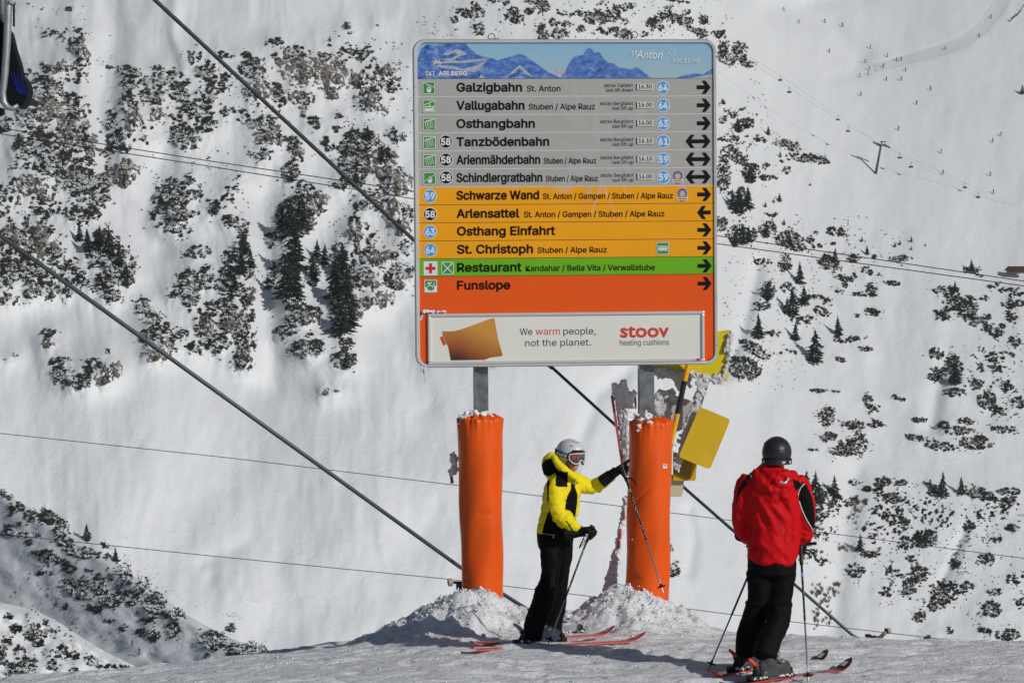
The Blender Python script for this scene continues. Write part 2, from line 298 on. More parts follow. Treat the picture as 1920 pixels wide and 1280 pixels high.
(290,1130,20,17,35,.98),(312,1150,7,8,0,.9),(332,1150,12,11,0,.98),(320,1180,13,13,0,.9),(288,1188,11,12,0,.98),(275,1165,9,7,0,.8),(265,1185,8,7,0,.9),(232,1178,8,6,0,.6),(205,1165,10,6,0,.6),(255,1148,12,10,0,.3),(398,1202,21,16,0,.98),(432,1177,8,7,0,.95),(373,1178,3,3,0,.9),(465,1216,30,12,5,.98),(440,1228,13,6,0,.98),(415,1190,8,5,0,.9),(388,1228,5,5,0,.8),(505,1222,8,3,10,.7)]),
'sunny_hill': ('on the bright corner hill', [
(15,1155,11,5,0,.6),(28,1178,11,8,0,.9),(65,1185,17,13,0,.9),(89,1180,8,14,0,.9),(72,1205,10,8,0,.7),(10,1215,10,18,0,.5),(35,1225,11,13,0,.7),(50,1250,14,15,0,.9),(20,1255,15,11,0,.95),(115,1222,10,12,0,.85),(137,1230,10,8,0,.8),(95,1245,12,13,0,.6),(173,1240,12,8,20,.95),(140,1257,9,4,0,.7),(212,1250,24,3,0,.9),(5,1235,10,10,0,.8)]),
}
BARE = [(1550,1110,24,24,0,.8),(1542,1160,22,20,0,.8),(1568,1098,10,7,0,.5),(1605,960,18,30,20,.5),(1590,1030,20,16,0,.35)]   # leafless brown-grey bushes
ROCKS = [(150,92,13,20),(128,250,18,20),(62,352,24,16),(82,452,28,20),(250,222,13,16),(482,168,18,13),(690,188,18,13),(730,135,14,11),(432,604,11,15),(456,662,9,9),(662,440,11,18),(702,484,17,15),(690,524,20,13),(752,422,15,15),(28,442,14,15),(335,398,18,11),(386,606,10,15),(572,598,17,9),(300,215,12,10),(172,272,12,16),(500,255,12,10),(668,150,14,10),(110,125,12,9),(98,207,25,20),(197,338,9,14),(232,325,20,17),(568,132,36,22),(614,134,32,21),(632,150,13,13),(620,172,10,11),(560,180,17,9),(718,205,8,7),(557,283,9,8),(601,377,13,13),(710,307,30,18),(747,347,24,19),(738,387,22,16),
 (198,703,14,14),(214,692,10,11),(89,642,9,7),(470,552,9,12),(720,560,13,13),(690,565,26,10),(663,582,13,9),(611,736,4,6),(295,665,20,8),(240,512,9,8),(722,480,12,9),(295,185,9,8),(752,530,12,9),(655,545,9,13),(688,170,10,8)]
# single conifers: (u of foot, v of foot, height in pixels)
SPRUCE = [
('left of the smooth gully', [(165,472,42),(205,482,56),(188,462,38),(224,500,46),(150,452,34),(236,520,30)]),
('on the central rib', [(545,445,72),(567,432,66),(530,430,46),(553,505,78),(538,560,82),(554,556,62),(595,482,32),(608,496,38),(587,528,46),(642,520,64),(630,560,78),(650,572,74),(638,622,72),(657,612,50),(650,690,34)]),
('in the column by the gully', [(458,478,38),(453,512,46),(471,502,36),(440,545,36),(430,522,28)]),
('by the dark crag near the cable', [(716,305,34),(728,298,26),(546,340,24),(562,398,32),(668,345,30),(690,262,26)]),
('right of the grey rows of the sign', [(1441,253,17),(1384,247,26),(1400,240,18),(1463,295,12),(1387,397,46),(1403,392,42),(1374,392,36),(1408,342,30),(1462,378,16),(1451,380,9),(1435,388,10),(1519,348,6)]),
('by the twin wires right of the sign', [(1470,422,12),(1438,442,28),(1391,458,38),(1404,452,26),(1378,462,30),(1616,453,10),(1626,477,17),(1640,485,8),(1565,491,26),(1546,483,10),(1480,459,24)]),
('alone on the open piste', [(1678,463,10),(1687,459,9),(1709,453,10),(1709,468,7),(1735,461,6)]),
('in the small wood right of the sign', [(1500,532,40),(1508,572,36),(1487,592,52),(1476,588,30),(1440,562,34),(1422,634,46),(1491,637,33),(1572,629,36),(1531,680,60)]),
('on the far right flank', [(1822,509,22),(1790,545,18),(1790,718,46),(1768,930,44),(1803,926,32),(1917,176,16),(1764,800,14)]),
('behind the red skier', [(1512,938,54),(1528,944,58),(1565,934,42),(1612,1032,30),(1735,1015,26)]),
('on the crest of the shaded hill', [(163,1013,31),(217,1052,27)]),
]
# gullies and cuts: (points, half width px, depth m)
CUTS = [([(205,-40),(212,60),(205,130),(195,250),(200,330)],26,2.2),([(330,-40),(325,60),(345,130)],12,-1.2),([(300,300),(290,360),(265,430),(290,470)],30,1.6),([(500,380),(495,470),(508,640),(512,720)],28,1.8),
 ([(800,760),(740,620),(735,560)],30,1.2),([(1170,700),(1120,740),(1060,900)],16,1.2),([(1440,20),(1560,50),(1610,110)],24,2.0),([(1380,-20),(1500,10),(1620,-20)],26,2.0),([(1420,500),(1400,580),(1385,640),(1360,690)],16,2.2),
 ([(1770,680),(1755,740),(1745,800)],18,1.5),([(1290,960),(1300,1010),(1290,1070)],12,.8),([(1810,990),(1780,1060),(1760,1100)],10,.9),([(1600,900),(1580,1000),(1560,1180)],26,1.5),([(780,1000),(700,1100),(500,1180)],60,1.2),([(395,1080),(380,1060),(470,1010),(550,1120)],20,.6),([(0,600),(200,590),(420,700),(760,820)],60,1.6)]

# ------------------------------------------------------------------ depth of the far slope along each sight line
def seg_d(u, v, pts):
    best = np.full(np.shape(u), 1e9)
    for (a, b), (c, d) in zip(pts[:-1], pts[1:]):
        dx, dy = c - a, d - b; t = np.clip(((u - a) * dx + (v - b) * dy) / (dx * dx + dy * dy), 0, 1)
        best = np.minimum(best, np.hypot(u - a - t * dx, v - b - t * dy))
    return best
HAZE = .00013
ALLB = [b for k, (_, bl) in AREAS.items() if k not in ('shade_top', 'shade_mid', 'shade_low', 'sunny_hill') for b in bl]
GS = 8; GU = np.arange(-240, 2170, GS); GV = np.arange(-160, 1440, GS)
_gu, _gv = np.meshgrid(GU, GV)
MASK = np.zeros(_gu.shape)
for (u, v, ru, rv, an, de) in ALLB:
    a = math.radians(an); du = _gu - u; dv = _gv - v
    x = (du * math.cos(a) + dv * math.sin(a)) / (ru + 10); y = (-du * math.sin(a) + dv * math.cos(a)) / (rv + 10)
    MASK = np.maximum(MASK, np.exp(-(x * x + y * y) * .8) * (.5 + .5 * de))
for (u, v, ru, rv) in ROCKS:
    MASK = np.maximum(MASK, 1.25 * np.exp(-(((_gu - u) / (ru + 8))**2 + ((_gv - v) / (rv + 8))**2) * .8))
def blur(a, n):
    for _ in range(n):
        b = np.pad(a, 1, mode='edge'); a = (b[:-2, 1:-1] + b[2:, 1:-1] + b[1:-1, :-2] + b[1:-1, 2:] + 4 * b[1:-1, 1:-1]) / 8
    return a
MASKW = blur(MASK, 14); MASK = blur(MASK, 2)
def samp(G, u, v):
    x = np.clip((u - GU[0]) / GS, 0, len(GU) - 1.001); y = np.clip((v - GV[0]) / GS, 0, len(GV) - 1.001)
    i = x.astype(int); j = y.astype(int); fx = x - i; fy = y - j
    return (G[j, i] * (1 - fx) + G[j, i + 1] * fx) * (1 - fy) + (G[j + 1, i] * (1 - fx) + G[j + 1, i + 1] * fx) * fy
def far_depth(u, v):
    u = np.asarray(u, float); v = np.asarray(v, float)
    t = (640 - v) / F - .0349
    k = smooth(900, 1700, u)
    s = .74 - .13 * k; y0 = 640 + 70 * k
    t2 = np.clip(t, -.6, .36)
    d = s * y0 / (s - t2)
    x = u / 100.0; y = v / 100.0
    left = 1 - smooth(700, 900, u)
    inside = smooth(-220, -60, u) * (1 - smooth(1980, 2140, u)) * smooth(-140, -40, v)
    m = samp(MASK, u, v) * inside; mw = samp(MASKW, u, v) * inside
    rl = (2.6 + 1.6 * left) * fbm(x * .42, y * .25, 3, 2) + .85 * fbm(x * 1.5, y * .9, 8, 3) - .035 * (np.clip(u, -400, 2300) - 960)
    rl += .05 * fbm(x * 7, y * 6, 12, 3) + (.25 + .65 * left) * fbm(x * 3.1 + .5 * fbm(x, y, 14, 2), y * .75, 16, 3) * (1 - .6 * smooth(620, 800, v))
    rl += m * (.7 + .6 * left) * (.7 + .6 * fbm(x * 4, y * 4, 21, 3)) + mw * (.5 + 4.8 * left) + m * (.35 + .35 * left) * fbm(x * 12, y * 11, 31, 3)
    for pts, wd, dp in CUTS:
        q = seg_d(u, v, pts) / wd
        rl -= 1.5 * dp * np.exp(-q * q) * inside
    # road cut of the upper piste
    q = seg_d(u, v, ROAD) / 13.0
    rl -= .45 * np.exp(-q**4) * inside
    return d - rl * 1.25
ROAD = [(1560,148),(1640,128),(1700,112),(1760,96),(1810,78),(1845,50),(1870,20),(1890,-20)]
# near hills: planes seen along the sight line
def plane_depth(u, v, nx, ny, u0, v0, d0):
    p0 = P(u0, v0, d0); c = p0.z - nx * p0.x - ny * p0.y
    # z = nx x + ny y + c
    X = (u - 960) / F; Y = (640 - v) / F
    return (CAM_H - c) / (nx * X + ny * (cp + Y * sp) + sp - Y * cp)
SIL1 = [(-500,800),(-200,868),(0,920),(50,948),(100,978),(165,1018),(225,1062),(290,1106),(350,1152),(430,1195),(520,1226),(620,1262),(800,1330)]
SIL2 = [(-500,1040),(-200,1100),(0,1128),(60,1140),(110,1165),(150,1192),(200,1222),(270,1256),(420,1330)]
def sil(s, u): return np.interp(u, [a for a, b in s], [b for a, b in s])
def hill1_depth(u, v):
    return plane_depth(u, v, .50, .43, 250, 1100, 300) + 2.0 * fbm(u / 90, v / 60, 41, 3) + .5 * fbm(u / 20, v / 16, 44, 3) + 3.0 * np.exp(-((v - sil(SIL1, u)) / 9.0)**2)
def hill2_depth(u, v):
    return plane_depth(u, v, -.25, .5, 100, 1220, 215) + 1.5 * fbm(u / 70, v / 60, 51, 3) + .3 * fbm(u / 16, v / 14, 54, 3) + 2.5 * np.exp(-((v - sil(SIL2, u)) / 9.0)**2)
def depth_at(u, v):
    u = np.asarray(u, float); v = np.asarray(v, float)
    d = far_depth(u, v)
    d = np.where(v > sil(SIL1, u) + 1, hill1_depth(u, v), d)
    return np.where(v > sil(SIL2, u) + 1, hill2_depth(u, v), d)

def grid_mesh(name, X, m):
    h, w_ = X.shape[:2]; i = np.arange(h * w_).reshape(h, w_)
    f = np.stack([i[:-1, :-1], i[1:, :-1], i[1:, 1:], i[:-1, 1:]], -1).reshape(-1, 4)
    return npmesh(name, X.reshape(-1, 3), f, m)

us = np.concatenate([np.linspace(-2600, -80, 60), np.arange(-76, 2000, 3.2), np.linspace(2004, 4600, 60)])
vs = np.concatenate([np.linspace(-1500, -24, 50), np.arange(-20, 1262, 3.2), np.linspace(1270, 1900, 26)])
uu, vv = np.meshgrid(us, vs)
far = link('mountain_slope', grid_mesh('mountain_slope', PA(uu, vv, far_depth(uu, vv)), SNOW_FAR)); tag(far, 'steep snowy mountain slope filling the background', kind='structure')
# valley floor from the plateau's foot to the slope's foot
vb = grid_mesh('valley_floor', np.stack(np.broadcast_arrays(*np.meshgrid(np.linspace(-400, 600, 40), np.linspace(60, 560, 40)), -172.0), -1) + np.array([0, 0, 1.0]) * 0, SNOW_FAR)
tag(link('valley_floor', vb), kind='structure')
for nm, sl_, fn, ub in (('hill', SIL1, hill1_depth, 800), ('hill', SIL2, hill2_depth, 420)):
    U = np.linspace(-500, ub, 220); T = np.linspace(0, 1, 110)
    V = sil(sl_, U)[None, :] + (1420 - sil(sl_, U))[None, :] * T[:, None]; UU = np.broadcast_to(U, V.shape)
    X = PA(UU, V, fn(UU, V))
    back = X[0][None] + np.array([[[0, 1, -1.1]]]) * np.array([6, 20, 60, 110])[::-1, None, None] * 1.0
    tag(link(nm, grid_mesh(nm, np.concatenate([back, X], 0), SNOW_FAR)), kind='structure')

# groomed road strip on the upper right
def strip(name, pts, hw0, hw1, m, lift=.25, n=70):
    pts = np.array(pts, float); s = np.concatenate([[0], np.cumsum(np.hypot(*np.diff(pts, axis=0).T))]); t = np.linspace(0, s[-1], n)
    cu = np.interp(t, s, pts[:, 0]); cv = np.interp(t, s, pts[:, 1]); du = np.gradient(cu); dv = np.gradient(cv); L = np.hypot(du, dv)
    for _ in range(6): cu[1:-1] = (cu[:-2] + cu[2:] + 2 * cu[1:-1]) / 4; cv[1:-1] = (cv[:-2] + cv[2:] + 2 * cv[1:-1]) / 4
    W = np.linspace(hw0, hw1, n); rows = []
    for k in np.linspace(-1, 1, 9):
        a = cu - dv / L * W * k; b = cv + du / L * W * k; rows.append(PA(a, b, far_depth(a, b) - lift))
    return link(name, grid_mesh(name, np.array(rows), m))
# thin winter air between here and the far slopes
hz = MB(); hz.box((150, 540, 200), (5600, 1500, 760)); hb = hz.mesh('haze', [])
hm = bpy.data.materials.new('haze'); hm.use_nodes = True; nt = hm.node_tree; nt.nodes.remove(nt.nodes['Principled BSDF'])
pv = nt.nodes.new('ShaderNodeVolumePrincipled'); pv.inputs['Color'].default_value = (.86, .92, 1, 1); pv.inputs['Density'].default_value = HAZE; pv.inputs['Anisotropy'].default_value = .2
nt.links.new(pv.outputs[0], nt.nodes['Material Output'].inputs['Volume']); hb.materials.append(hm); tag(link('haze', hb), kind='stuff')
tag(strip('piste', ROAD[1:], 7, 15, PISTE), 'groomed track curving across the upper slope', kind='structure')
# ------------------------------------------------------------------ the snowy plateau in front
CRV = [(-400,1330),(-200,1300),(0,1277),(300,1252),(500,1231),(640,1217),(760,1208),(1000,1200),(1300,1196),(1400,1196),(1600,1206),(1920,1219),(2300,1243)]
YC = 22.0
_cx = np.array([(u - 960) / F * YC for u, v in CRV]); _cz = np.array([CAM_H - YC * (.0349 + (v - 640) / F) for u, v in CRV])
def pix_x(u, y): return (u - 960) / F * y
RIDGE = [(600,1226),(640,1216),(700,1192),(780,1157),(840,1126),(868,1113),(900,1116),(930,1130),(948,1140),(990,1152),(1040,1160),(1075,1150),(1110,1128),(1150,1110),(1182,1104),(1205,1114),(1250,1138),(1300,1157),(1335,1180),(1390,1192),(1430,1200)]
YM_ = 21.66
_rx = np.array([(u - 960) / F * YM_ for u, v in RIDGE]); _rz = np.array([CAM_H - YM_ * (.0349 + (v - 640) / F) for u, v in RIDGE])
def mound(x, y, z0):
    h = np.clip(np.interp(x, _rx, _rz, left=-9, right=-9) - z0, 0, 1)
    return h * np.exp(-((y - YM_) / np.where(y > YM_, .6, .30 + .5 * h))**2)
def ground(x, y, detail=True):
    x = np.asarray(x, float); y = np.asarray(y, float)
    zc = np.interp(x, _cx, _cz)
    ys = np.interp(x, [-4.6, -1.5, 0], [12.5, 17, 19.2]); t = np.clip((y - ys) / (YC - ys), 0, 1)
    z = zc * t**1.7; zm = z
    e = np.clip(y - YC, 0, 1.6); z = z - .30 * e * e - np.clip(y - YC - 1.6, 0, 1e9) * .96
    z = np.maximum(z, -172.0)
    m = mound(x, y, zc * np.clip((YM_ - ys) / (YC - ys), 0, 1)**1.7); z = z + m
    if detail:
        near = 1 - smooth(30, 60, y)
        a = .030 * fbm(x * .9 + y * .35, y * 2.2, 61, 3) + .020 * fbm(x * 3.2 + y * 1.5, y * 9, 64, 3) + .022 * smooth(.12, .5, fbm(x * 2.0 + y * .8, y * 7, 77, 3)) - .02 * smooth(.3, .5, fbm(x * 5, y * 11, 79, 2))
        tr = np.abs(fbm(x * .55 + y * 1.9, y * 3.3, 66, 2)); a -= .016 * np.exp(-(tr / .05)**2)
        rough = np.clip(m * 6, 0, 1)
        a += rough * (.050 * np.abs(fbm(x * 4, y * 4, 71, 2)) + .045 * fbm(x * 11, y * 11, 73, 2) + .022 * fbm(x * 26, y * 26, 75, 1))
        z = z + a * near
    return z
gx = np.concatenate([np.linspace(-160, -6.2, 40), np.arange(-6, 6.01, .022), np.linspace(6.2, 160, 40)])
gy = np.concatenate([np.linspace(-40, 15.8, 24), np.arange(16, 23.4, .028), np.linspace(23.5, 200, 60)])
GX, GY = np.meshgrid(gx, gy)
plateau = link('ground', grid_mesh('ground', np.stack([GX, GY, ground(GX, GY)], -1)[:, ::-1], SNOW_NEAR)); tag(plateau, kind='structure')
def G(u, v):
    """point of the plateau seen at pixel u, v"""
    lo, hi = 12.0, 22.1
    for k in range(400):
        d = lo + (hi - lo) * k / 399; p = P(u, v, d)
        if p.z <= float(ground(p.x, p.y, False)): return Vector((p.x, p.y, float(ground(p.x, p.y, False))))
    p = P(u, v, 21.5); return Vector((p.x, p.y, float(ground(p.x, p.y, False))))
def onground(x, y): return float(ground(x, y))

# crumbled lumps of snow on the heaps and ground
def lumps():
    V, Fc = [], []; ico = []
    b = MB().ball((0, 0, 0), (1, 1, 1), 6, 4); bv = np.array(b.v); bf = np.array([list(f) for f in b.f])
    n = 0; r = random.Random(5)
    def put(x, y, s):
        nonlocal n
        z = onground(x, y) + s * .1
        q = bv * (s * (1 + .6 * rng.random((len(bv), 1)) - .3)) * np.array([1, 1, .75]); q = q + np.array([x, y, z]); V.append(q); Fc.append(bf + n); n += len(bv)
    for i in range(900):
        x = r.choice((pix_x(r.gauss(870, 75), 21.6), pix_x(r.gauss(1190, 70), 21.6))); y = YM_ - abs(r.gauss(0, .28))
        put(x, y, r.uniform(.004, .014) * (1.7 if r.random() < .08 else 1))
    for i in range(520):
        y = r.uniform(17.6, 21.8); x = r.uniform(-.23, .23) * y; put(x, y, r.uniform(.003, .009) * (2.0 if r.random() < .03 else 1))
    return np.concatenate(V), np.concatenate(Fc)
lv, lf = lumps()
tag(link('snow_crumbs', npmesh('snow_crumbs', lv, lf, SNOW_LUMP)), 'loose crumbs of snow over the heaps and the trampled ground', kind='stuff')

# ------------------------------------------------------------------ dwarf pines, bushes, conifers, rocks
PINE = mat('pine_needles', (.040, .044, .034), .8, var=.45, vscale=.6, spec=.2)
PINE2 = mat('spruce_needles', (.028, .034, .028), .8, var=.4, vscale=.9, spec=.2)
TWIG = mat('bare_twigs', (.20, .17, .15), .9, var=.3, vscale=.7)
BARK = mat('bark', (.07, .05, .04), .9)
def rock_mat():
    m = bpy.data.materials.new('rock'); m.use_nodes = True; nt = m.node_tree; b = nt.nodes['Principled BSDF']; b.inputs['Roughness'].default_value = .9
    tc = nt.nodes.new('ShaderNodeTexCoord'); n = nt.nodes.new('ShaderNodeTexNoise'); n.inputs['Scale'].default_value = .45; n.inputs['Detail'].default_value = 8
    nt.links.new(tc.outputs['Object'], n.inputs[0]); r = nt.nodes.new('ShaderNodeValToRGB'); e = r.color_ramp.elements
    e[0].position = .35; e[0].color = (.070, .064, .056, 1); e[1].position = .6; e[1].color = (.23, .20, .165, 1); nt.links.new(n.outputs[0], r.inputs[0])
    n2 = nt.nodes.new('ShaderNodeTexNoise'); n2.inputs['Scale'].default_value = .5; n2.inputs['Detail'].default_value = 7; n2.inputs['Roughness'].default_value = .7
    mp = nt.nodes.new('ShaderNodeMapping'); mp.inputs['Location'].default_value = (31, 7, 3); nt.links.new(tc.outputs['Object'], mp.inputs[0]); nt.links.new(mp.outputs[0], n2.inputs[0])
    mr = nt.nodes.new('ShaderNodeMapRange'); mr.inputs['From Min'].default_value = .52; mr.inputs['From Max'].default_value = .57; nt.links.new(n2.outputs[0], mr.inputs[0])
    mx = nt.nodes.new('ShaderNodeMix'); mx.data_type = 'RGBA'; nt.links.new(mr.outputs[0], mx.inputs['Factor']); nt.links.new(r.outputs[0], mx.inputs['A']); mx.inputs['B'].default_value = (.82, .84, .86, 1)
    nt.links.new(mx.outputs['Result'], b.inputs['Base Color']); return m
ROCK = rock_mat()

def spike_tuft(nsp, seed, spread=1.0, up=.8):
    """a ragged tuft of needle shoots, unit size: numpy verts and triangles"""
    r = random.Random(seed); V = []; T = []
    for k in range(nsp):
        a = r.uniform(0, 2 * math.pi); rad = r.random()**.6 * .75 * spread; bx, by = rad * math.cos(a), rad * math.sin(a)
        lean = Vector((bx * .8 + r.uniform(-.35, .35), by * .8 + r.uniform(-.35, .35), up + r.uniform(-.2, .5))); L = r.uniform(.5, 1.05)
        tip = Vector((bx, by, 0)) + lean.normalized() * L; n = len(V); wd = r.uniform(.15, .24); q = r.uniform(0, 6.28)
        mid = Vector((bx, by, 0)).lerp(tip, .45)
        for j in range(3): V.append((bx + wd * .4 * math.cos(q + j * 2.09), by + wd * .4 * math.sin(q + j * 2.09), -.15))
        for j in range(3): V.append((mid.x + wd * math.cos(q + .5 + j * 2.09), mid.y + wd * math.sin(q + .5 + j * 2.09), mid.z + wd * .3 * math.sin(q + j * 2)))
        V.append(tuple(tip))
        for j in range(3):
            j2 = (j + 1) % 3; T += [(n + j, n + j2, n + 3 + j2), (n + j, n + 3 + j2, n + 3 + j), (n + 3 + j, n + 3 + j2, n + 6)]
    return np.array(V), np.array(T)
TUFTS = [spike_tuft(9, s) for s in range(9)]
TWIGS = []
for s in range(5):
    r = random.Random(s + 70); m_ = MB()
    for k in range(14):
        a = r.uniform(0, 6.28); q = r.uniform(.2, .9); m_.tube([(0, 0, 0), (.5 * q * math.cos(a), .5 * q * math.sin(a), .5), (q * math.cos(a), q * math.sin(a), r.uniform(.6, 1.1))], [.035, .025, .008], 3, cap=False)
    tri = []
    for f in m_.f: tri += [(f[0], f[1], f[2]), (f[0], f[2], f[3])]
    TWIGS.append((np.array(m_.v), np.array(tri)))

def patch(name, u0, v0, ru, rv, an, de, m=PINE, tufts=TUFTS, sz=(.55, 1.15), ragged=.55, seed=0, snowy=None):
    snowy = (.26 if u0 < 800 else .12) if snowy is None else snowy
    r = np.random.default_rng(abs(int(u0 * 131 + v0 * 17 + seed)) % 99991)
    d0 = float(depth_at(u0, v0)); px = d0 / F               # metres per pixel there
    area = math.pi * ru * rv; n = int(max(3, area * (.25 + .75 * de) * (.30 if u0 < 800 else .36))) ; n = min(n, 1100)
    n0 = n; rad = np.sqrt(r.random(n * 3)) * 1.12; th = r.random(n * 3) * 2 * math.pi
    x = rad * np.cos(th) * ru * 1.12; y = rad * np.sin(th) * rv * 1.12; a = math.radians(an)
    u = u0 + x * math.cos(a) - y * math.sin(a); v = v0 + x * math.sin(a) + y * math.cos(a)
    q_ = 1.0 if u0 < 800 else .70
    nz = fbm((u + .25 * v) / (6.0 * q_), v / (7.5 * q_), 91, 3) * 1.6 + .75 * fbm(u / 17., v / 21., 95, 2)
    hole = vnoise(u / 3.1, v / 2.7, 97) - .42 * de
    keep = ((nz * .8 + .02 + (de - .42) * 1.25 - ragged * .75 * rad**2) > 0.0) & (hole < .42)
    if keep.sum() < 3: keep = rad < .6
    core = nz[keep][:n]; u = u[keep][:n]; v = v[keep][:n]
    d = depth_at(u, v); X = PA(u, v, d)
    size = (r.uniform(sz[0], sz[1], len(u))) * px * 3.6 * (.72 + .33 * min(1, ru / 14)) * (1 if u0 < 800 else .86)
    if len(u) < 12: size *= .8
    o = P(u0, v0, d0); V = []; T = []; k = 0; MI = []
    for i in range(len(u)):
        tv, tt = tufts[int(r.integers(len(tufts)))]; q = r.random() * 6.28; c, s = math.cos(q), math.sin(q)
        w_ = tv * size[i] * np.array([.85, .85, 1.25]); w_ = np.stack([w_[:, 0] * c - w_[:, 1] * s, w_[:, 0] * s + w_[:, 1] * c, w_[:, 2]], 1) + (X[i] - np.array(o))
        sn = m is PINE and r.random() < snowy * (1.6 if core[i] < .25 else .35)
        if sn: w_[:, 2] = w_[:, 2] * .75 + .35 * size[i]
        V.append(w_); T.append(tt + k); k += len(tv); MI += [int(sn)] * len(tt)
    return link(name, npmesh(name, np.concatenate(V), np.concatenate(T), [m, SNOW_FAR], MI, smooth_=False), loc=o)

ORD = ['first', 'second', 'third', 'fourth', 'fifth', 'sixth', 'seventh', 'eighth', 'ninth', 'tenth', 'eleventh', 'twelfth', 'thirteenth', 'fourteenth', 'fifteenth', 'sixteenth', 'seventeenth', 'eighteenth', 'nineteenth', 'twentieth', 'twenty-first', 'twenty-second', 'twenty-third', 'twenty-fourth', 'twenty-fifth', 'twenty-sixth', 'twenty-seventh', 'twenty-eighth', 'twenty-ninth', 'thirtieth']
specks = []
allp = [(k, b) for k, (_, bl) in AREAS.items() for b in bl]
allp.sort(key=lambda q: -(q[1][2] * q[1][3] * q[1][5]))
keepset = set((q[0], q[1][:2]) for q in allp[:296])
for key, (where, bl) in AREAS.items():
    kept = [b for b in bl if (key, b[:2]) in keepset]
    cls = {}
    for b in kept:
        a = math.pi * b[2] * b[3]; sz = 'large' if a > 900 else ('small' if a < 260 else 'middling')
        sh = 'sparse' if b[5] <= .55 else ('flat' if b[2] > 2.3 * b[3] else ('tall' if b[3] > 1.2 * b[2] else 'dense'))
        cls.setdefault((sz, sh), []).append(b)
    for (sz, sh), L in cls.items():
        L.sort(key=lambda b: b[0])
        for i, b in enumerate(L):
            od = '' if len(L) == 1 else ('leftmost ' if i == 0 else ('rightmost ' if i == len(L) - 1 else ORD[i] + ' from left '))
            o = patch('dwarf_pine', *b)
            tag(o, f"{od}{sz} {sh} dwarf pine {where}", 'dwarf pine', f"dwarf pines {where}")
    for b in bl:
        if (key, b[:2]) not in keepset: specks.append(patch('low_scrub', *b, snowy=0))
def join(objs, name):
    V = []; T = []; k = 0
    for o in objs:
        me = o.data; n = len(me.vertices); a = np.empty(n * 3, np.float32); me.vertices.foreach_get('co', a); V.append(a.reshape(-1, 3) + np.array(o.location))
        t = np.empty(len(me.loops), np.int32); me.loops.foreach_get('vertex_index', t); T.append(t.reshape(-1, 3) + k); k += n
        bpy.data.objects.remove(o); bpy.data.meshes.remove(me)
    return link(name, npmesh(name, np.concatenate(V), np.concatenate(T), PINE, smooth_=False))
# scattered single tufts round every thicket
extra = []
for key, (where, bl) in AREAS.items():
    for b in bl:
        if b[2] * b[3] > 60: extra.append(patch('low_scrub', b[0], b[1], b[2] * 1.6, b[3] * 1.5, b[4], .15, sz=(.3, .7), seed=5, ragged=.3, snowy=0))
for (u, v, ru, rv, de) in [(1870,690,60,70,.10),(1700,1040,90,90,.10),(1860,1060,60,110,.10),(1800,980,100,40,.12),(120,250,90,200,.08),(300,260,90,90,.06),(700,450,70,90,.10),(700,160,90,70,.09),(480,280,90,120,.05),(1440,600,90,120,.05),(1560,470,120,60,.04),(1400,260,50,90,.07),(180,1120,130,70,.08),(60,1220,70,50,.12),(1000,40,180,40,.06),(1270,30,90,40,.08)]:
    extra.append(patch('low_scrub', u, v, ru, rv, 0, de, sz=(.25, .7), seed=9, ragged=0, snowy=0))
tag(join(specks + extra, 'low_scrub'), 'scattered low scrub poking through the snow between the thickets', kind='stuff')
for i, (u, v, ru, rv, an, de) in enumerate(BARE):
    w_ = ['bare brownish bush beside the rod just right of the red skier', 'bare brownish bush above the snow edge right of the red skier', 'little bare bush above the brownish ones', 'grey leafless bush in the gully right of the red skier', 'faint grey leafless bush lower in the same gully'][i]
    tag(patch('leafless_bush', u, v, ru, rv, an, de * .36, m=TWIG, tufts=TWIGS, sz=(1.2, 2.2)), w_, 'bush', 'leafless bushes on the right flank')

# conifers
def spruce_mesh(seed):
    r = random.Random(seed); m_ = MB(); nb = 11
    for i in range(nb):
        t = i / (nb - 1); z = .06 + .9 * t; R = (.31 * (1 - t)**.85 + .012) * r.uniform(.8, 1.2); k = max(4, int(10 - 5 * t)); q0 = r.uniform(0, 6)
        for j in range(k):
            if r.random() < .08: continue
            q = q0 + 2 * math.pi * (j + r.uniform(-.25, .25)) / k; L = R * r.uniform(.65, 1.25); dz = -.05 - .05 * r.random() + (.03 if t < .3 else 0)
            c, s = math.cos(q), math.sin(q); wd = .055 * (1 - .6 * t)
            a = Vector((0, 0, z + .05)); tip = Vector((L * c, L * s, z + dz)); mid = a.lerp(tip, .55) + Vector((0, 0, -.008))
            m_.add([a, mid + Vector((-s * wd, c * wd, -.02)), mid + Vector((s * wd, -c * wd, -.02)), tip, mid + Vector((0, 0, .03)), mid + Vector((0, 0, -.055))],
                   [(0, 1, 4), (0, 4, 2), (4, 1, 3), (4, 3, 2), (1, 0, 5), (0, 2, 5), (1, 5, 3), (5, 2, 3)])
            # hanging side sprigs
            for e in (-1, 1):
                b = a.lerp(tip, .7); sd = Vector((-s * e, c * e, 0)); m_.add([b, b + sd * wd * 1.5 + Vector((c, s, -.5)) * .03, b + Vector((c, s, 0)) * .05, b + Vector((0, 0, -.03))], [(0, 1, 2), (0, 3, 1), (2, 1, 3)], 1 if r.random() < .14 else 0)
    m_.tube([(0, 0, .93), (0, 0, 1.03)], [.012, .002], 4)
    crown = m_.mesh('crown', [PINE2, SNOW_FAR])
    tr = MB().tube([(0, 0, -.08), (0, 0, .3), (0, 0, .95)], [.026, .018, .004], 6).mesh('trunk', BARK)
    return crown, tr
SPM = [spruce_mesh(s) for s in range(7)]
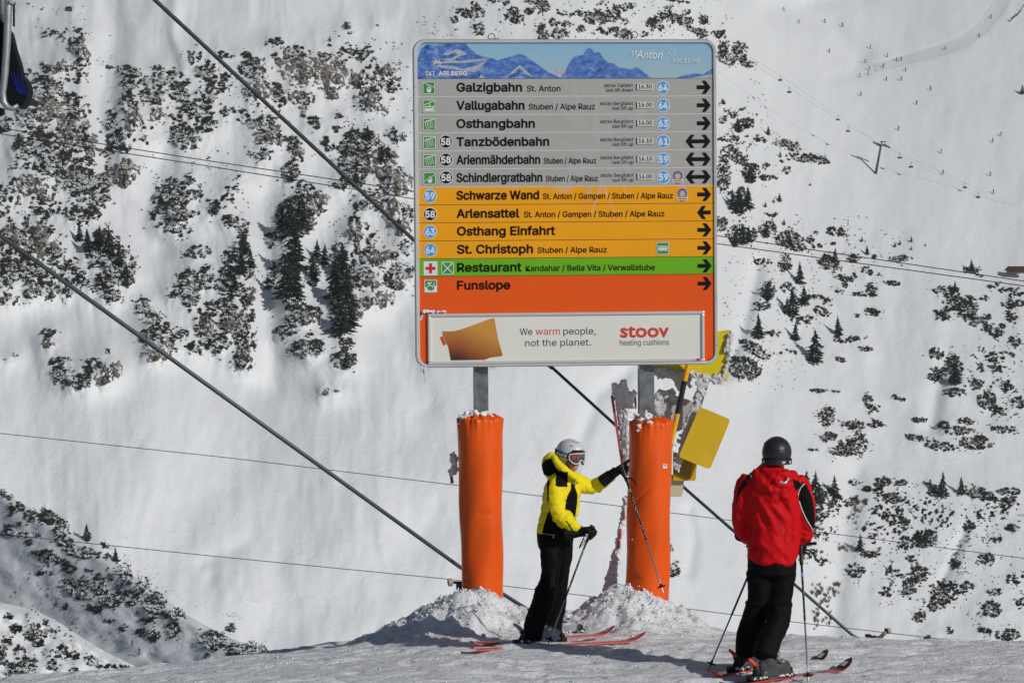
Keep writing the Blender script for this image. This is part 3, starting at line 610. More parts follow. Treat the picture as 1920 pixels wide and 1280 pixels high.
for where, L in SPRUCE:
    L = sorted(L)
    for i, (u, v, h) in enumerate(L):
        d = float(depth_at(u, v)); hm = h * d / F * 1.06; o = empty('spruce', P(u, v, d - .3), (0, 0, random.uniform(0, 6.28)))
        s = random.uniform(.9, 1.15); o.scale = (hm * s, hm * s, hm); cr, tr = random.choice(SPM)
        o.rotation_euler = (random.uniform(-.05, .05), random.uniform(-.05, .05), o.rotation_euler.z)
        od = '' if len(L) == 1 else ('leftmost ' if i == 0 else ('rightmost ' if i == len(L) - 1 else ORD[i] + ' from left '))
        sz = 'tall' if h > 45 else ('small' if h < 25 else 'medium')
        tag(o, f"{od}{sz} dark spruce {where}", 'tree', f"spruces {where}")
        link('crown', cr, o); link('trunk', tr, o)

# rock outcrops: rough skins of stone standing proud of the slope
rl_ = sorted(ROCKS, key=lambda q: q[0])
RW = {}
for i, (u, v, ru, rv) in enumerate(ROCKS):
    N = 22; ru *= 1.4; rv *= 1.4; a, b = np.meshgrid(np.linspace(-1.15, 1.15, N), np.linspace(-1.15, 1.15, N)); rr = np.hypot(a, b)
    U = u + a * ru; V = v + b * rv; d = depth_at(U, V); px = float(d.mean()) / F
    edge = rr + .95 * fbm(U / 7, V / 7, 101, 3)
    hgt = np.clip(1 - edge, -.4, 1); rg = 1 - np.abs(fbm(U / 8, V / 10, 103, 4)) * 2
    D = d + .6 - np.where(hgt > 0, (.5 + 1.5 * np.clip(hgt, 0, 1)**.7) * (.35 + .9 * rg), hgt * 2.5)
    X = PA(U, V, D); o = P(u, v, float(d[N // 2, N // 2])); X = X - np.array(o)
    ob = link('rock_outcrop', grid_mesh('rock_outcrop', X, ROCK), loc=o); ob.data.polygons.foreach_set('use_smooth', np.zeros(len(ob.data.polygons), bool))
    # nearest named neighbour gives its place
    best = min(((b_[0] - u)**2 + (b_[1] - v)**2, where) for k_, (where, bl) in AREAS.items() for b_ in bl)[1]
    RW.setdefault(best, []).append((u, ru * rv, ob))
for where, L in RW.items():
    L.sort(key=lambda q: q[0])
    for i, (u, a_, ob) in enumerate(L):
        od = '' if len(L) == 1 else ('leftmost ' if i == 0 else ('rightmost ' if i == len(L) - 1 else ORD[i] + ' from left '))
        tag(ob, f"{od}{'big' if a_ > 250 else 'small'} brown rock face {where}", 'rock', f"rock faces {where}")
# ------------------------------------------------------------------ the big signboard
ALU = mat('aluminium', (.66, .66, .65), .38, .45, var=.08, vscale=3, bump=.0015, bscale=30)
GALV = mat('galvanised_steel', (.20, .215, .225), .5, .6, var=.35, vscale=14, bump=.001, bscale=60)
DARK = mat('dark_metal', (.03, .03, .033), .5, .4)
ROWGREY = mat('row_grey', (.40, .395, .38), .45, var=.03, vscale=2, spec=.2)
ROWORANGE = mat('row_amber', (.86, .365, .010), .45, var=.03, vscale=2, spec=.2)
ROWGREEN = mat('row_green', (.15, .43, .012), .45, var=.03, vscale=2, spec=.2)
ROWRED = mat('row_orange_red', (.80, .100, .010), .45, var=.03, vscale=2, spec=.2)
INK = mat('black_print', (.006, .006, .006), .6, spec=.15)
INKB = mat('brown_black_print', (.014, .005, .004), .6, spec=.15)
WHITE = mat('white_print', (.74, .75, .78), .4)
SOFTW = mat('pale_print', (.62, .72, .80), .4)
BLUE = mat('blue_disc', (.075, .33, .68), .35)
GREEN = mat('green_pictogram', (.06, .26, .04), .35)
LABELW = mat('time_plate', (.62, .63, .61), .35)
REDP = mat('red_print', (.60, .02, .02), .4)
GHOST = mat('watermark', (.75, .76, .76), .35, alpha=.20)
ADW = mat('advert_panel', (.76, .76, .70), .3, var=.02, vscale=1)
ADT = mat('advert_grey_print', (.045, .05, .055), .4)
ADR = mat('advert_red_print', (.60, .06, .035), .4)

PSI, ROLL = math.radians(5.2), math.radians(.46)
SG_D = 21.8
SM = Matrix.Translation(P(1060, 381, SG_D)) @ Matrix.Rotation(PSI, 4, 'Z') @ Matrix.Rotation(-ROLL, 4, 'Y')
SMI = SM.inverted()
def S(u, v, y=0.0):
    """photograph pixel -> (x, z) on the sign's own face plane"""
    o = SMI @ Vector((0, 0, CAM_H)); p = SMI @ P(u, v, 10.0); d = p - o
    k = (y - o.y) / d.y; q = o + d * k
    return q.x, q.z
SIGN = empty('signboard'); SIGN.matrix_world = SM
tag(SIGN, 'large rounded piste signboard with grey, amber, green and orange rows on two steel posts', 'signboard')

def rrect(x0, z0, x1, z1, r, n=8):
    pts = []
    for cx, cz, a0 in ((x1 - r, z1 - r, 0), (x0 + r, z1 - r, 90), (x0 + r, z0 + r, 180), (x1 - r, z0 + r, 270)):
        for k in range(n + 1):
            a = math.radians(a0 + 90 * k / n); pts.append((cx + r * math.cos(a), cz + r * math.sin(a)))
    return pts
ox0, oz1 = S(773.5, 76); ox1, oz0 = S(1345.5, 685.5)
oz1 = S(1060, 74)[1]; oz0 = S(1060, 686)[1]
FW = .040
outer = rrect(ox0, oz0, ox1, oz1, .105); inner = rrect(ox0 + FW, oz0 + FW * .72, ox1 - FW * .62, oz1 - FW * .72, .078)
IX0, IX1, IZ0, IZ1 = ox0 + FW, ox1 - FW * .62, oz0 + FW * .72, oz1 - FW * .72
m_ = MB(); n = len(outer)
mid = [((a[0] * .72 + b[0] * .28), (a[1] * .72 + b[1] * .28)) for a, b in zip(outer, inner)]
rings = [[(x, .055, z) for x, z in outer], [(x, -.006, z) for x, z in outer], [(x, -.018, z) for x, z in mid], [(x, -.016, z) for x, z in inner], [(x, .002, z) for x, z in inner]]
vs_ = [p for rg in rings for p in rg]
m_.add(vs_, [(k * n + j, k * n + (j + 1) % n, (k + 1) * n + (j + 1) % n, (k + 1) * n + j) for k in range(4) for j in range(n)])
m_.add([(x, .055, z) for x, z in outer], [tuple(range(n))[::-1]])
m_.build('frame', ALU, SIGN)

def clip_rr(za, zb, inset=0.0, n=24):
    """outline of the board's inner shape between two heights"""
    r = .078; L = []; R = []
    for k in range(n + 1):
        z = za + (zb - za) * k / n; o = 0
        if z > IZ1 - r: o = r - math.sqrt(max(0, r * r - (z - (IZ1 - r))**2))
        if z < IZ0 + r: o = r - math.sqrt(max(0, r * r - (z - (IZ0 + r))**2))
        L.append((IX0 + o, z)); R.append((IX1 - o, z))
    return L + R[::-1]
Y0 = 0.0
def flat(poly, y, mi=0, t=.004): return poly, y, mi, t
def fn_y(y): return lambda a, b, d: (a, y + d, b)
lines = [148, 181.3, 215.3, 249.2, 283.2, 317, 350.8, 384.5, 418, 452, 485.3, 518.6]
zl = [S(786, v)[1] for v in lines]
rows_m = [ROWGREY] * 6 + [ROWORANGE] * 4 + [ROWGREEN]
HEAD = []
# header print
def head_mat():
    m = bpy.data.materials.new('header_sky'); m.use_nodes = True; nt = m.node_tree; b = nt.nodes['Principled BSDF']; b.inputs['Roughness'].default_value = .35
    tc = nt.nodes.new('ShaderNodeTexCoord'); sx = nt.nodes.new('ShaderNodeSeparateXYZ'); nt.links.new(tc.outputs['Object'], sx.inputs[0])
    mr = nt.nodes.new('ShaderNodeMapRange'); mr.inputs['From Min'].default_value = IZ1 - .32; mr.inputs['From Max'].default_value = IZ1; nt.links.new(sx.outputs['Z'], mr.inputs[0])
    r = nt.nodes.new('ShaderNodeValToRGB'); r.color_ramp.elements[0].color = (.36, .50, .54, 1); r.color_ramp.elements[1].color = (.24, .47, .66, 1); nt.links.new(mr.outputs[0], r.inputs[0]); nt.links.new(r.outputs[0], b.inputs['Base Color'])
    return m
def peak_mat(nm, c1, c2, c3, sc_):
    m = bpy.data.materials.new(nm); m.use_nodes = True; nt = m.node_tree; b = nt.nodes['Principled BSDF']; b.inputs['Roughness'].default_value = .35
    tc = nt.nodes.new('ShaderNodeTexCoord'); mp = nt.nodes.new('ShaderNodeMapping'); mp.inputs['Scale'].default_value = (1, 1, 1.6); n = nt.nodes.new('ShaderNodeTexNoise'); n.inputs['Scale'].default_value = sc_; n.inputs['Detail'].default_value = 7; n.inputs['Roughness'].default_value = .65; n.inputs['Distortion'].default_value = .6
    nt.links.new(tc.outputs['Object'], mp.inputs[0]); nt.links.new(mp.outputs[0], n.inputs[0]); r = nt.nodes.new('ShaderNodeValToRGB'); e = r.color_ramp.elements
    e[0].position = .34; e[0].color = (*c1, 1); e[1].position = .68; e[1].color = (*c3, 1); x = e.new(.52); x.color = (*c2, 1)
    nt.links.new(n.outputs[0], r.inputs[0]); nt.links.new(r.outputs[0], b.inputs['Base Color']); return m
SKYP = head_mat(); PK1 = peak_mat('header_peaks_left', (.02, .06, .28), (.08, .19, .52), (.30, .42, .66), 11); PK2 = peak_mat('header_peaks', (.035, .09, .36), (.09, .20, .52), (.20, .34, .62), 15); PKW = mat('header_snow', (.38, .43, .50), .4, var=.2, vscale=30)
m_ = MB(); hz = zl[0]
m_.prism(clip_rr(hz, IZ1), fn_y(0), .006, 0)
def pp(pts, y, mi):
    q = []
    for a, b in pts:
        x, z = S(a, b); q.append((min(max(x, IX0 + .001), IX1 - .001), max(z, hz + .0005)))
    m_.prism(q, fn_y(y), .0006, mi)
pp([(781,112),(790,92),(800,84),(873,82),(880,90),(893,102),(905,106),(918,109),(926,110),(935,116),(940,120),(940,147.6),(781,147.6)], -.0008, 1)
pp([(905,147.6),(925,118),(938,112),(950,109),(965,104),(975,101),(985,105),(1005,119),(1030,137),(1045,143),(1052,147.6)], -.0016, 2)
pp([(938,147.6),(955,138),(974,121),(990,134),(1010,147.6)], -.0022, 1)
pp([(1022,147.6),(1030,136),(1040,131),(1058,129),(1066,133),(1075,147.6)], -.0010, 3)
pp([(1050,147.6),(1060,136),(1067,120),(1077,106),(1094,103),(1098,95),(1103,90),(1110,93),(1114,99),(1124,98),(1130,108),(1140,118),(1150,119),(1160,127),(1180,130),(1195,126),(1205,134),(1217,144),(1222,147.6)], -.0028, 2)
pp([(1110,147.6),(1125,127),(1150,147.6)], -.0034, 1)
pp([(1265,147.6),(1285,141),(1305,138),(1318,140),(1330,132),(1342,128),(1342,147.6)], -.0012, 2)
pp([(1290,147.6),(1320,142),(1342,139),(1342,147.6)], -.0018, 3)
for pl in ([(826,104),(840,98),(858,92),(870,98),(878,102),(862,106),(852,112),(838,114),(826,112),(848,109),(858,103),(852,99),(840,104)],
           [(812,114),(830,116),(850,112),(860,115),(885,112),(918,110),(905,114),(880,118),(862,119),(835,119),(812,121)],
           [(818,122),(850,124),(868,130),(890,124),(905,118),(912,113),(903,127),(890,136),(875,134),(855,131),(830,128)],
           [(783,105),(798,115),(792,113)], [(897,147),(903,139),(909,147)], [(945,147),(958,137),(974,122),(988,134),(1000,146),(985,139),(974,128),(962,138)]):
    pp(pl, -.0040, 3)
hd = m_.build('header_picture', [SKYP, PK1, PK2, PKW], SIGN)

ROW = []
for k in range(11):
    mb = MB(); g = .0026
    mb.prism(clip_rr(zl[k + 1] + g, zl[k] - g), fn_y(-.001), .007, 0)
    ROW.append(mb.build('row_panel', rows_m[k], SIGN)); tag(ROW[-1], label=['grey', 'amber', 'green'][0 if k < 6 else (1 if k < 10 else 2)] + ' row panel')
mb = MB(); mb.prism(clip_rr(IZ0, zl[11] - .0026), fn_y(-.001), .007, 0); ROW.append(mb.build('row_panel', ROWRED, SIGN)); tag(ROW[-1], label='tall orange bottom panel')
# light joints between grey rows, dark ones below
mb = MB()
for k in range(12):
    z = zl[k]; mb.box(((IX0 + IX1) / 2, .0018, z), (IX1 - IX0 - .002, .005, .0052), 0 if 0 < k <= 6 else 1)
mb.build('row_joint', [mat('pale_joint', (.66, .66, .66), .4), mat('dark_joint', (.06, .02, .012), .5)], SIGN)

# lettering
def load_font():
    try:
        return bpy.data.fonts.load(os.path.join(bpy.utils.system_resource('DATAFILES'), 'fonts', 'Inter.woff2'))
    except Exception:
        return None
INTER = load_font()
_cap = {}
def text_mesh(body, font, res=3):
    c = bpy.data.curves.new('lettering', 'FONT'); c.body = body; c.size = 1.0; c.resolution_u = res
    if font: c.font = font
    o = bpy.data.objects.new('lettering', c); COL.objects.link(o)
    me = bpy.data.meshes.new_from_object(o.evaluated_get(bpy.context.evaluated_depsgraph_get()))
    bpy.data.objects.remove(o); bpy.data.curves.remove(c)
    v = np.empty(len(me.vertices) * 3, np.float32); me.vertices.foreach_get('co', v); v = v.reshape(-1, 3).copy()
    f = [tuple(p.vertices) for p in me.polygons]; bpy.data.meshes.remove(me)
    return v, f
def capheight(font):
    k = 'i' if font else 'b'
    if k not in _cap:
        v, f = text_mesh('H', font); _cap[k] = float(v[:, 1].max())
    return _cap[k]
def put_text(mb, body, x0, x1, z, cap, w, y, mi=0, font=INTER, slant=0.0, place=None):
    """left x, right x, baseline z, cap height, stroke weight added (m), depth"""
    v, f = text_mesh(body, font); sx = (x1 - x0 - 2 * w) / (v[:, 0].max() - v[:, 0].min()); sz = (cap - 2 * w) / capheight(font)
    X = (v[:, 0] - v[:, 0].min()) * sx + x0 + w; Z = v[:, 1] * sz + z + w; X = X + (Z - z) * slant
    offs = [(0, 0)] if w <= 0 else [(0, 0)] + [(w * math.cos(a), w * math.sin(a)) for a in np.linspace(0, 2 * math.pi, 9)[:-1]]
    for i, (a, b) in enumerate(offs):
        yy = y - .00006 * i
        pts = [place(xx + a, zz + b, yy) if place else (xx + a, yy, zz + b) for xx, zz in zip(X, Z)]
        mb.add(pts, f, mi)
TY = -.0035
def stext(par, body, ul, ur, vb, cap_px, w, m, font=INTER, y=TY, uref=None, slant=0.0):
    px = 1 / (F / SG_D)
    x0, _ = S(ul, vb); x1, _ = S(ur, vb); z = S(uref if uref is not None else ul, vb)[1]
    mb = MB(); put_text(mb, body, x0, x1, z, cap_px * px, w, y, 0, font, slant); o = mb.build('lettering', m, par); return o
PX = SG_D / F
names = ['Galzigbahn', 'Vallugabahn', 'Osthangbahn', 'Tanzbödenbahn', 'Arienmähderbahn', 'Schindlergratbahn', 'Schwarze Wand', 'Arlensattel', 'Osthang Einfahrt', 'St. Christoph', 'Restaurant', 'Funslope']
ends = [979, 983.5, 1003, 1030, 1013, 1017, 1011, 974, 1041, 999.5, 978, 957]
bases = [172.6, 206.6, 240.6, 274.6, 308.4, 341.8, 375, 409, 442, 476, 510, 543.3]
subs = [('St. Anton', 988, 1051), ('Stuben / Alpe Rauz', 991.5, 1116), None, None, ('Stuben / Alpe Rauz', 1019.5, 1118), ('Stuben / Alpe Rauz', 1023.5, 1121), ('St. Anton / Gampen / Stuben / Alpe Rauz', 1018, 1262),
        ('St. Anton / Gampen / Stuben / Alpe Rauz', 982.5, 1246), None, ('Stuben / Alpe Rauz', 1008, 1138), ('Kandahar / Bella Vita / Verwallstube', 986, 1228), None]
INKG = mat('green_black_print', (.005, .012, .004), .6, spec=.15)
for k in range(12):
    par = ROW[k]; ik = INK if k < 6 else (INKG if k == 10 else INKB)
    stext(par, names[k], 856 + (k > 7) * 1.0, ends[k], bases[k], 17.0, .0038 if k not in (4, 5) else .0031, ik)
    if subs[k]:
        stext(par, subs[k][0], subs[k][1], subs[k][2], bases[k] - .4, 11.0, .0011 if k > 5 else .0009, ik, uref=856)
def disc(mb, cx, cz, r, y, mi, n=28):
    mb.add([(cx + r * math.cos(2 * math.pi * j / n), y, cz + r * math.sin(2 * math.pi * j / n)) for j in range(n)], [tuple(range(n))], mi)
def rect(mb, x0, z0, x1, z1, y, mi): mb.add([(x0, y, z0), (x1, y, z0), (x1, y, z1), (x0, y, z1)], [(0, 1, 2, 3)], mi)
def poly(mb, pts, y, mi): mb.add([(a, y, b) for a, b in pts], [tuple(range(len(pts)))], mi)
def number_disc(par, u, v, num, m):
    x, z = S(u, v); mb = MB(); disc(mb, x, z, 13.0 * PX, TY, 0); disc(mb, x, z, 11.7 * PX, TY - .0006, 1)
    put_text(mb, num, x - 9.0 * PX, x + 9.2 * PX, z - 6.6 * PX, 13.4 * PX, .0034, TY - .0012, 0, INTER)
    mb.build('number_disc', [WHITE, m], par)
nums = ['64', '64', '63', '61', '59', '59']
ru = [S(860, b)[1] for b in bases]
def rowz(k, dz): return ru[k] + dz * PX
def at_row(k, u, vu):  # vu: pixels above the baseline, measured along the row
    return S(u, 400)[0], rowz(k, vu)
def nd(k, u, num, m, dv=8.3):
    x, z = at_row(k, u, dv); mb = MB(); disc(mb, x, z, 12.8 * PX, TY, 0); disc(mb, x, z, 11.5 * PX, TY - .0006, 1)
    put_text(mb, num, x - 9.2 * PX, x + 9.2 * PX, z - 6.7 * PX, 13.4 * PX, .0034, TY - .0012, 0, INTER); mb.build('number_disc', [WHITE, m], ROW[k])
for k in range(6):
    nd(k, 1244.3, nums[k], BLUE, 7.2 if k == 0 else 7.6)
for k in (3, 4, 5): nd(k, 837, '58', INK, 8.8)
for k, s_ in ((6, '59'), (7, '58'), (8, '63'), (9, '64')): nd(k, 806.3, s_, INK if s_ == '58' else BLUE, 7.6)
for k in range(6):
    l1 = 'letzte Talfahrt' if k == 0 else 'letzte Bergfahrt'; l2 = 'last lift down' if k == 0 else 'last lift up'
    for (t, ul, vu) in ((l1, 1135 if k == 0 else 1127, 8.3), (l2, 1138 if k == 0 else 1149.5, -.4)):
        mb = MB(); x0, z = at_row(k, ul, vu); x1, _ = at_row(k, 1188.3, vu); put_text(mb, t, x0, x1, z, 6.4 * PX, .0, TY); mb.build('lettering', INK, ROW[k])
    mb = MB(); x0, z0 = at_row(k, 1195.5, 2.8); x1, z1 = at_row(k, 1226, 14.2)
    mb.box(((x0 + x1) / 2, TY - .002, (z0 + z1) / 2), (x1 - x0, .008, z1 - z0), 0); rect(mb, x0 - .008, z0 - .002, x0 - .001, z1, TY - .001, 1)
    put_text(mb, ['16.30', '16.00', '16.00', '16.10', '16.10', '16.00'][k], x0 + .012, x1 - .012, z0 + .011, 7.8 * PX, .0012, TY - .0068, 2); mb.build('time_plate', [LABELW, DARK, INK], ROW[k])
# arrows
def arrow(k, u0, u1, both=False, left=False, vu=7.6):
    mb = MB(); xa, z = at_row(k, u0, vu); xb, _ = at_row(k, u1, vu); h = 12.4 * PX; t = 3.7 * PX; b = 12.0 * PX
    def head(x, s):  # tip at x pointing in direction s: two slanted bars meeting in a point
        poly(mb, [(x, z), (x - s * 9.7 * PX, z + h), (x - s * 17.3 * PX, z + h), (x - s * 11.2 * PX, z + t), (x - s * 11.2 * PX, z - t), (x - s * 17.3 * PX, z - h), (x - s * 9.7 * PX, z - h)], TY, 0)
    if both: head(xb, 1); head(xa, -1); rect(mb, xa + 11.3 * PX, z - t, xb - 11.3 * PX, z + t, TY, 0)
    elif left: head(xa, -1); rect(mb, xa + 11.3 * PX, z - t, xb, z + t, TY, 0)
    else: head(xb, 1); rect(mb, xa, z - t, xb - 11.3 * PX, z + t, TY, 0)
    mb.build('arrow', INK, ROW[k])
for k in range(12):
    if k in (3, 4, 5): arrow(k, 1286, 1333, both=True)
    elif k == 7: arrow(k, 1307, 1332.5, left=True)
    else: arrow(k, 1307.5, 1333.6)
# pictograms
def picto(k, kind, u=806.3):
    x, z = at_row(k, u, 7.4); mb = MB(); h = 12.4 * PX
    def q(a, b): return (x + a * h, z + b * h)
    def R(a, b, c, d, mi, y=TY - .0014): x0, z0 = q(a, b); x1, z1 = q(c, d); rect(mb, x0, z0, x1, z1, y, mi)
    def Pg(pts, mi, y=TY - .0014): poly(mb, [q(*p) for p in pts], y, mi)
    if kind == 'cross':
        R(-1.05, -1.05, 1.05, 1.05, 0, TY); R(-.23, -.75, .23, .75, 2); R(-.75, -.23, -.23, .23, 2); R(.23, -.23, .75, .23, 2)
    else:
        R(-1, -1, 1, 1, 1, TY); R(-.95, -.95, .95, .95, 0, TY - .0004); R(-.84, -.84, .84, .84, 1, TY - .0009)
        if kind in ('gondola', 'gondola_up'):
            s = 1 if kind == 'gondola_up' else -1
            Pg([(-.84, -s * .62 + .1), (-.84, -s * .62 + .2), (.84, s * .62 - .02 + .1 if s > 0 else -.02), (.84, (s * .62 - .12) + .1 if s > 0 else -.12)] if s > 0 else [(-.84, .74), (-.84, .84), (.84, .12), (.84, .02)], 0)
            R(-.05, -.1, .05, .35, 0); Pg([(-.34, -.1), (-.22, .12), (.26, .12), (.38, -.1), (.26, -.66), (-.2, -.66)], 0); R(-.2, -.14, .22, .02, 1, TY - .0018)
        elif kind == 'cable_car':
            Pg([(-.84, .1), (-.84, .2), (.84, .84), (.84, .74)], 0); Pg([(-.2, .45), (.3, .68), (.34, .6), (-.18, .36)], 0, TY - .0019); Pg([(-.02, .5), (.06, .5), (.25, 0), (-.22, 0), (-.12, .05), (.1, .05)], 0, TY - .0024)
            R(-.7, -.75, .7, 0, 0); [R(-.58 + .3 * i, -.38, -.38 + .3 * i, -.1, 1, TY - .0019) for i in range(4)]
        elif kind == 'chair':
            Pg([(-.84, .22), (-.84, .3), (.84, .84), (.84, .76)], 0)
            for i in range(5):
                a = -.58 + .24 * i; b = .1 * i
                Pg([(a, .3 + b), (a + .07, .33 + b), (a + .07, -.2 + b), (a, -.2 + b)], 0); Pg([(a, -.2 + b), (a + .07, -.2 + b), (a + .24, -.5 + b * .6), (a + .17, -.52 + b * .6)], 0); Pg([(a + .17, -.5 + b * .6), (a + .23, -.5 + b * .6), (a + .23, -.8 + b * .6), (a + .17, -.8 + b * .6)], 0)
            Pg([(-.6, .4), (-.56, .5), (.6, .78), (.6, .7)], 0, TY - .0018)
        elif kind == 'knife':
            Pg([(-.78, -.7), (-.68, -.78), (.5, .4), (.4, .5)], 0); Pg([(.4, .5), (.5, .4), (.8, .62), (.62, .82)], 0); Pg([(.78, -.7), (.68, -.78), (-.36, .26), (-.26, .36)], 0, TY - .0018); Pg([(-.2, .2), (-.34, .2), (-.8, .78), (-.7, .8), (-.5, .7)], 0, TY - .0022)
        elif kind == 'slope':
            Pg([(-.84, -.84), (-.84, -.1), (-.6, -.1), (-.45, -.5), (0, -.7), (.45, -.5), (.6, .1), (.84, .1), (.84, -.84)], 0)
            Pg([(-.5, .35), (-.2, .2), (.1, .45), (.2, .7), (.0, .6), (-.2, .42), (-.3, .6), (-.45, .55)], 0); Pg([(-.1, .2), (.3, .0), (.35, -.1), (-.1, .05), (-.4, -.1), (-.5, .0)], 0, TY - .0018); Pg([(.5, .6), (.6, .6), (.35, -.2), (.2, -.3)], 0, TY - .0022)
        elif kind == 'bus':
            R(-.7, -.32, .7, .36, 0); [R(-.62 + .34 * i, .08, -.38 + .34 * i, .24, 1, TY - .0019) for i in range(4)]
            for a in (-.42, .42): xx, zz = q(a, -.34); disc(mb, xx, zz, .2 * h, TY - .0024, 1, 14); disc(mb, xx, zz, .13 * h, TY - .0028, 0, 14)
    mb.build('pictogram', [WHITE, GREEN, REDP], ROW[k])
for k, kd in enumerate(['gondola', 'cable_car', 'chair', 'chair', 'chair', 'gondola_up']): picto(k, kd)
picto(10, 'cross'); picto(10, 'knife', 838); picto(11, 'slope'); picto(9, 'bus', 1242.4)
# round award badges
for k, u in ((5, 1271), (6, 1279.5)):
    x, z = at_row(k, u, 9); mb = MB(); q = 10.6 * PX
    disc(mb, x, z + .1 * q, q, TY, 0); disc(mb, x, z + .1 * q, q * .92, TY - .0005, 1); disc(mb, x, z, q * .64, TY - .001, 2)
    for j in range(6):
        a = math.pi * j / 3; poly(mb, [(x, z + .06 * q), (x + .4 * q * math.cos(a - .25), z + .4 * q * math.sin(a - .25)), (x + .5 * q * math.cos(a), z + .5 * q * math.sin(a)), (x + .4 * q * math.cos(a + .25), z + .4 * q * math.sin(a + .25))], TY - .0015, 0)
    rect(mb, x - q, z - 1.12 * q, x + q, z - .62 * q, TY - .002, 0); rect(mb, x - .85 * q, z - 1.0 * q, x + .85 * q, z - .74 * q, TY - .0024, 2); rect(mb, x - .35 * q, z - 1.35 * q, x + .35 * q, z - 1.16 * q, TY - .002, 2)
    mb.build('round_badge', [WHITE, mat('badge_violet', (.13, .11, .35), .4), mat('badge_bronze', (.36, .20, .10), .4)], ROW[k])
# header lettering and snowflake marks
def flake(mb, x, z, r, mi, y=-.0052, dome=True):
    for j in range(16):
        a = 2 * math.pi * (j + .5) / 16; dn = math.sin(a) < -.3; r0 = r * (.22 if j % 2 else .36); r1 = r * (1.0 if j % 2 == 0 else .74) * (.8 if dn else 1)
        c, s = math.cos(a), math.sin(a); w_ = r * .075
        poly(mb, [(x + r0 * c, z + r0 * s), (x + r1 * c + w_ * s, z + r1 * s - w_ * c), (x + r1 * 1.1 * c, z + r1 * 1.1 * s), (x + r1 * c - w_ * s, z + r1 * s + w_ * c)], y, mi)
mb = MB(); px_ = PX
x0, z = S(797.5, 142.4); x1, _ = S(814.5, 142.4); put_text(mb, 'SKI', x0, x1, z, 8.6 * PX, .0006, -.0055, 0, INTER)
x0, _ = S(822, 142.4); x1, _ = S(876.5, 142.4); put_text(mb, 'ARLBERG', x0, x1, z, 8.6 * PX, .0020, -.0055, 0, INTER)
x, z = S(819, 121); flake(mb, x, z, 9.5 * PX, 0, -.0056); mb.build('lettering', WHITE, hd)
mb = MB()
x0, z = S(1182, 107); x1, _ = S(1196, 107); z = S(786, 106)[1]; put_text(mb, 'st.', x0, x1, z + .004, 12 * PX, .0016, -.0048, 0, INTER, .2)
x0, _ = S(1191, 111); x1, _ = S(1240.5, 111); put_text(mb, 'Anton', x0, x1, z - 5 * PX, 17 * PX, .0022, -.0052, 0, None, .25)
x0, _ = S(1260, 118); x1, _ = S(1311, 118); put_text(mb, 'ARLBERG', x0, x1, z - 13.2 * PX, 8.2 * PX, .0013, -.0048, 0, INTER)
x, _ = S(1257.5, 98); flake(mb, x, z + 7.5 * PX, 9.5 * PX, 0, -.0048); mb.build('lettering', SOFTW, hd)
# the big pale snowflake printed across the rows
mb = MB()
_gn = [0]
def gp(pts, y=0): _gn[0] += 1; poly(mb, [S(a, b) for a, b in pts], -.0012 - .00015 * _gn[0], 0)
gp([(1076,149),(1079,149),(1085,182),(1097,213),(1095,224),(1088,214),(1079,190)]); gp([(1115,170),(1122,213),(1126,262),(1117,277),(1111,250),(1112,213)]); gp([(1150,172),(1154,200),(1150,246),(1140,262),(1137,240),(1144,213)]); gp([(1186,149),(1189,149),(1184,184),(1170,219),(1174,204),(1181,182)])
gp([(1030,182),(1060,198),(1092,219),(1104,236),(1085,240),(1060,222)]); gp([(1232,181),(1205,198),(1178,222),(1168,232),(1190,238),(1214,205)], -.0030); gp([(1028,260),(1062,268),(1110,280),(1117,284),(1107,292),(1060,276)]); gp([(1266,290),(1240,296),(1205,306),(1188,300),(1172,284),(1215,284)])
gp([(1037,356),(1062,322),(1090,292),(1104,288),(1118,300),(1112,316),(1090,330),(1075,352),(1065,362)], -.0034); gp([(1125,300),(1138,306),(1150,322),(1172,352),(1180,374),(1168,352),(1145,332)]); gp([(1147,286),(1165,290),(1186,330),(1205,352),(1200,352),(1175,322)], -.0030)
gp([(1128,328),(1135,345),(1145,380),(1160,410),(1150,396),(1136,368),(1128,352),(1118,380),(1108,405),(1106,405),(1115,372),(1120,348)], -.0034); gp([(1090,352),(1100,345),(1108,362),(1098,384),(1110,349)], -.0038)
gw = mb.build('watermark', GHOST, SIGN)
# advert frame and panel
x0, z1 = S(801.5, 588); x1, _ = S(1320, 588); z0 = S(801.5, 683.5)[1]; fr = .026
AD = MB()
for (c, d) in ((((x0 + x1) / 2, -.012, z1 - fr / 2), (x1 - x0, .028, fr)), (((x0 + x1) / 2, -.012, z0 + fr / 2), (x1 - x0, .028, fr)), ((x0 + fr / 2, -.0125, (z0 + z1) / 2), (fr, .027, z1 - z0 - 2 * fr)), ((x1 - fr / 2, -.0125, (z0 + z1) / 2), (fr, .027, z1 - z0 - 2 * fr))):
    AD.box(c, d)
AD = AD.build('advert_frame', mat('bright_aluminium', (.74, .74, .74), .3, .5), SIGN)
mdb = AD.modifiers.new('bevel', 'BEVEL'); mdb.width = .008; mdb.segments = 3
mb = MB(); mb.box(((x0 + x1) / 2, -.0055, (z0 + z1) / 2), (x1 - x0 - 2 * fr + .002, .006, z1 - z0 - 2 * fr + .002)); ADP = mb.build('advert_panel', ADW, SIGN)
def atext(segs, vb, cap, w, font=INTER):
    zb = S(801.5, vb)[1]
    for (t, a, b, m) in segs:
        q = MB(); put_text(q, t, S(a, 640)[0], S(b, 640)[0], zb, cap * PX, w, -.0092, 0, font); q.build('lettering', m, ADP)
atext([('We', 974.5, 998, ADT), ('warm', 1004, 1050, ADR), ('people,', 1056, 1117, ADT)], 629.8, 12.6, .0005)
atext([('not the planet.', 984.5, 1107.5, ADT)], 651.0, 12.6, .0005)
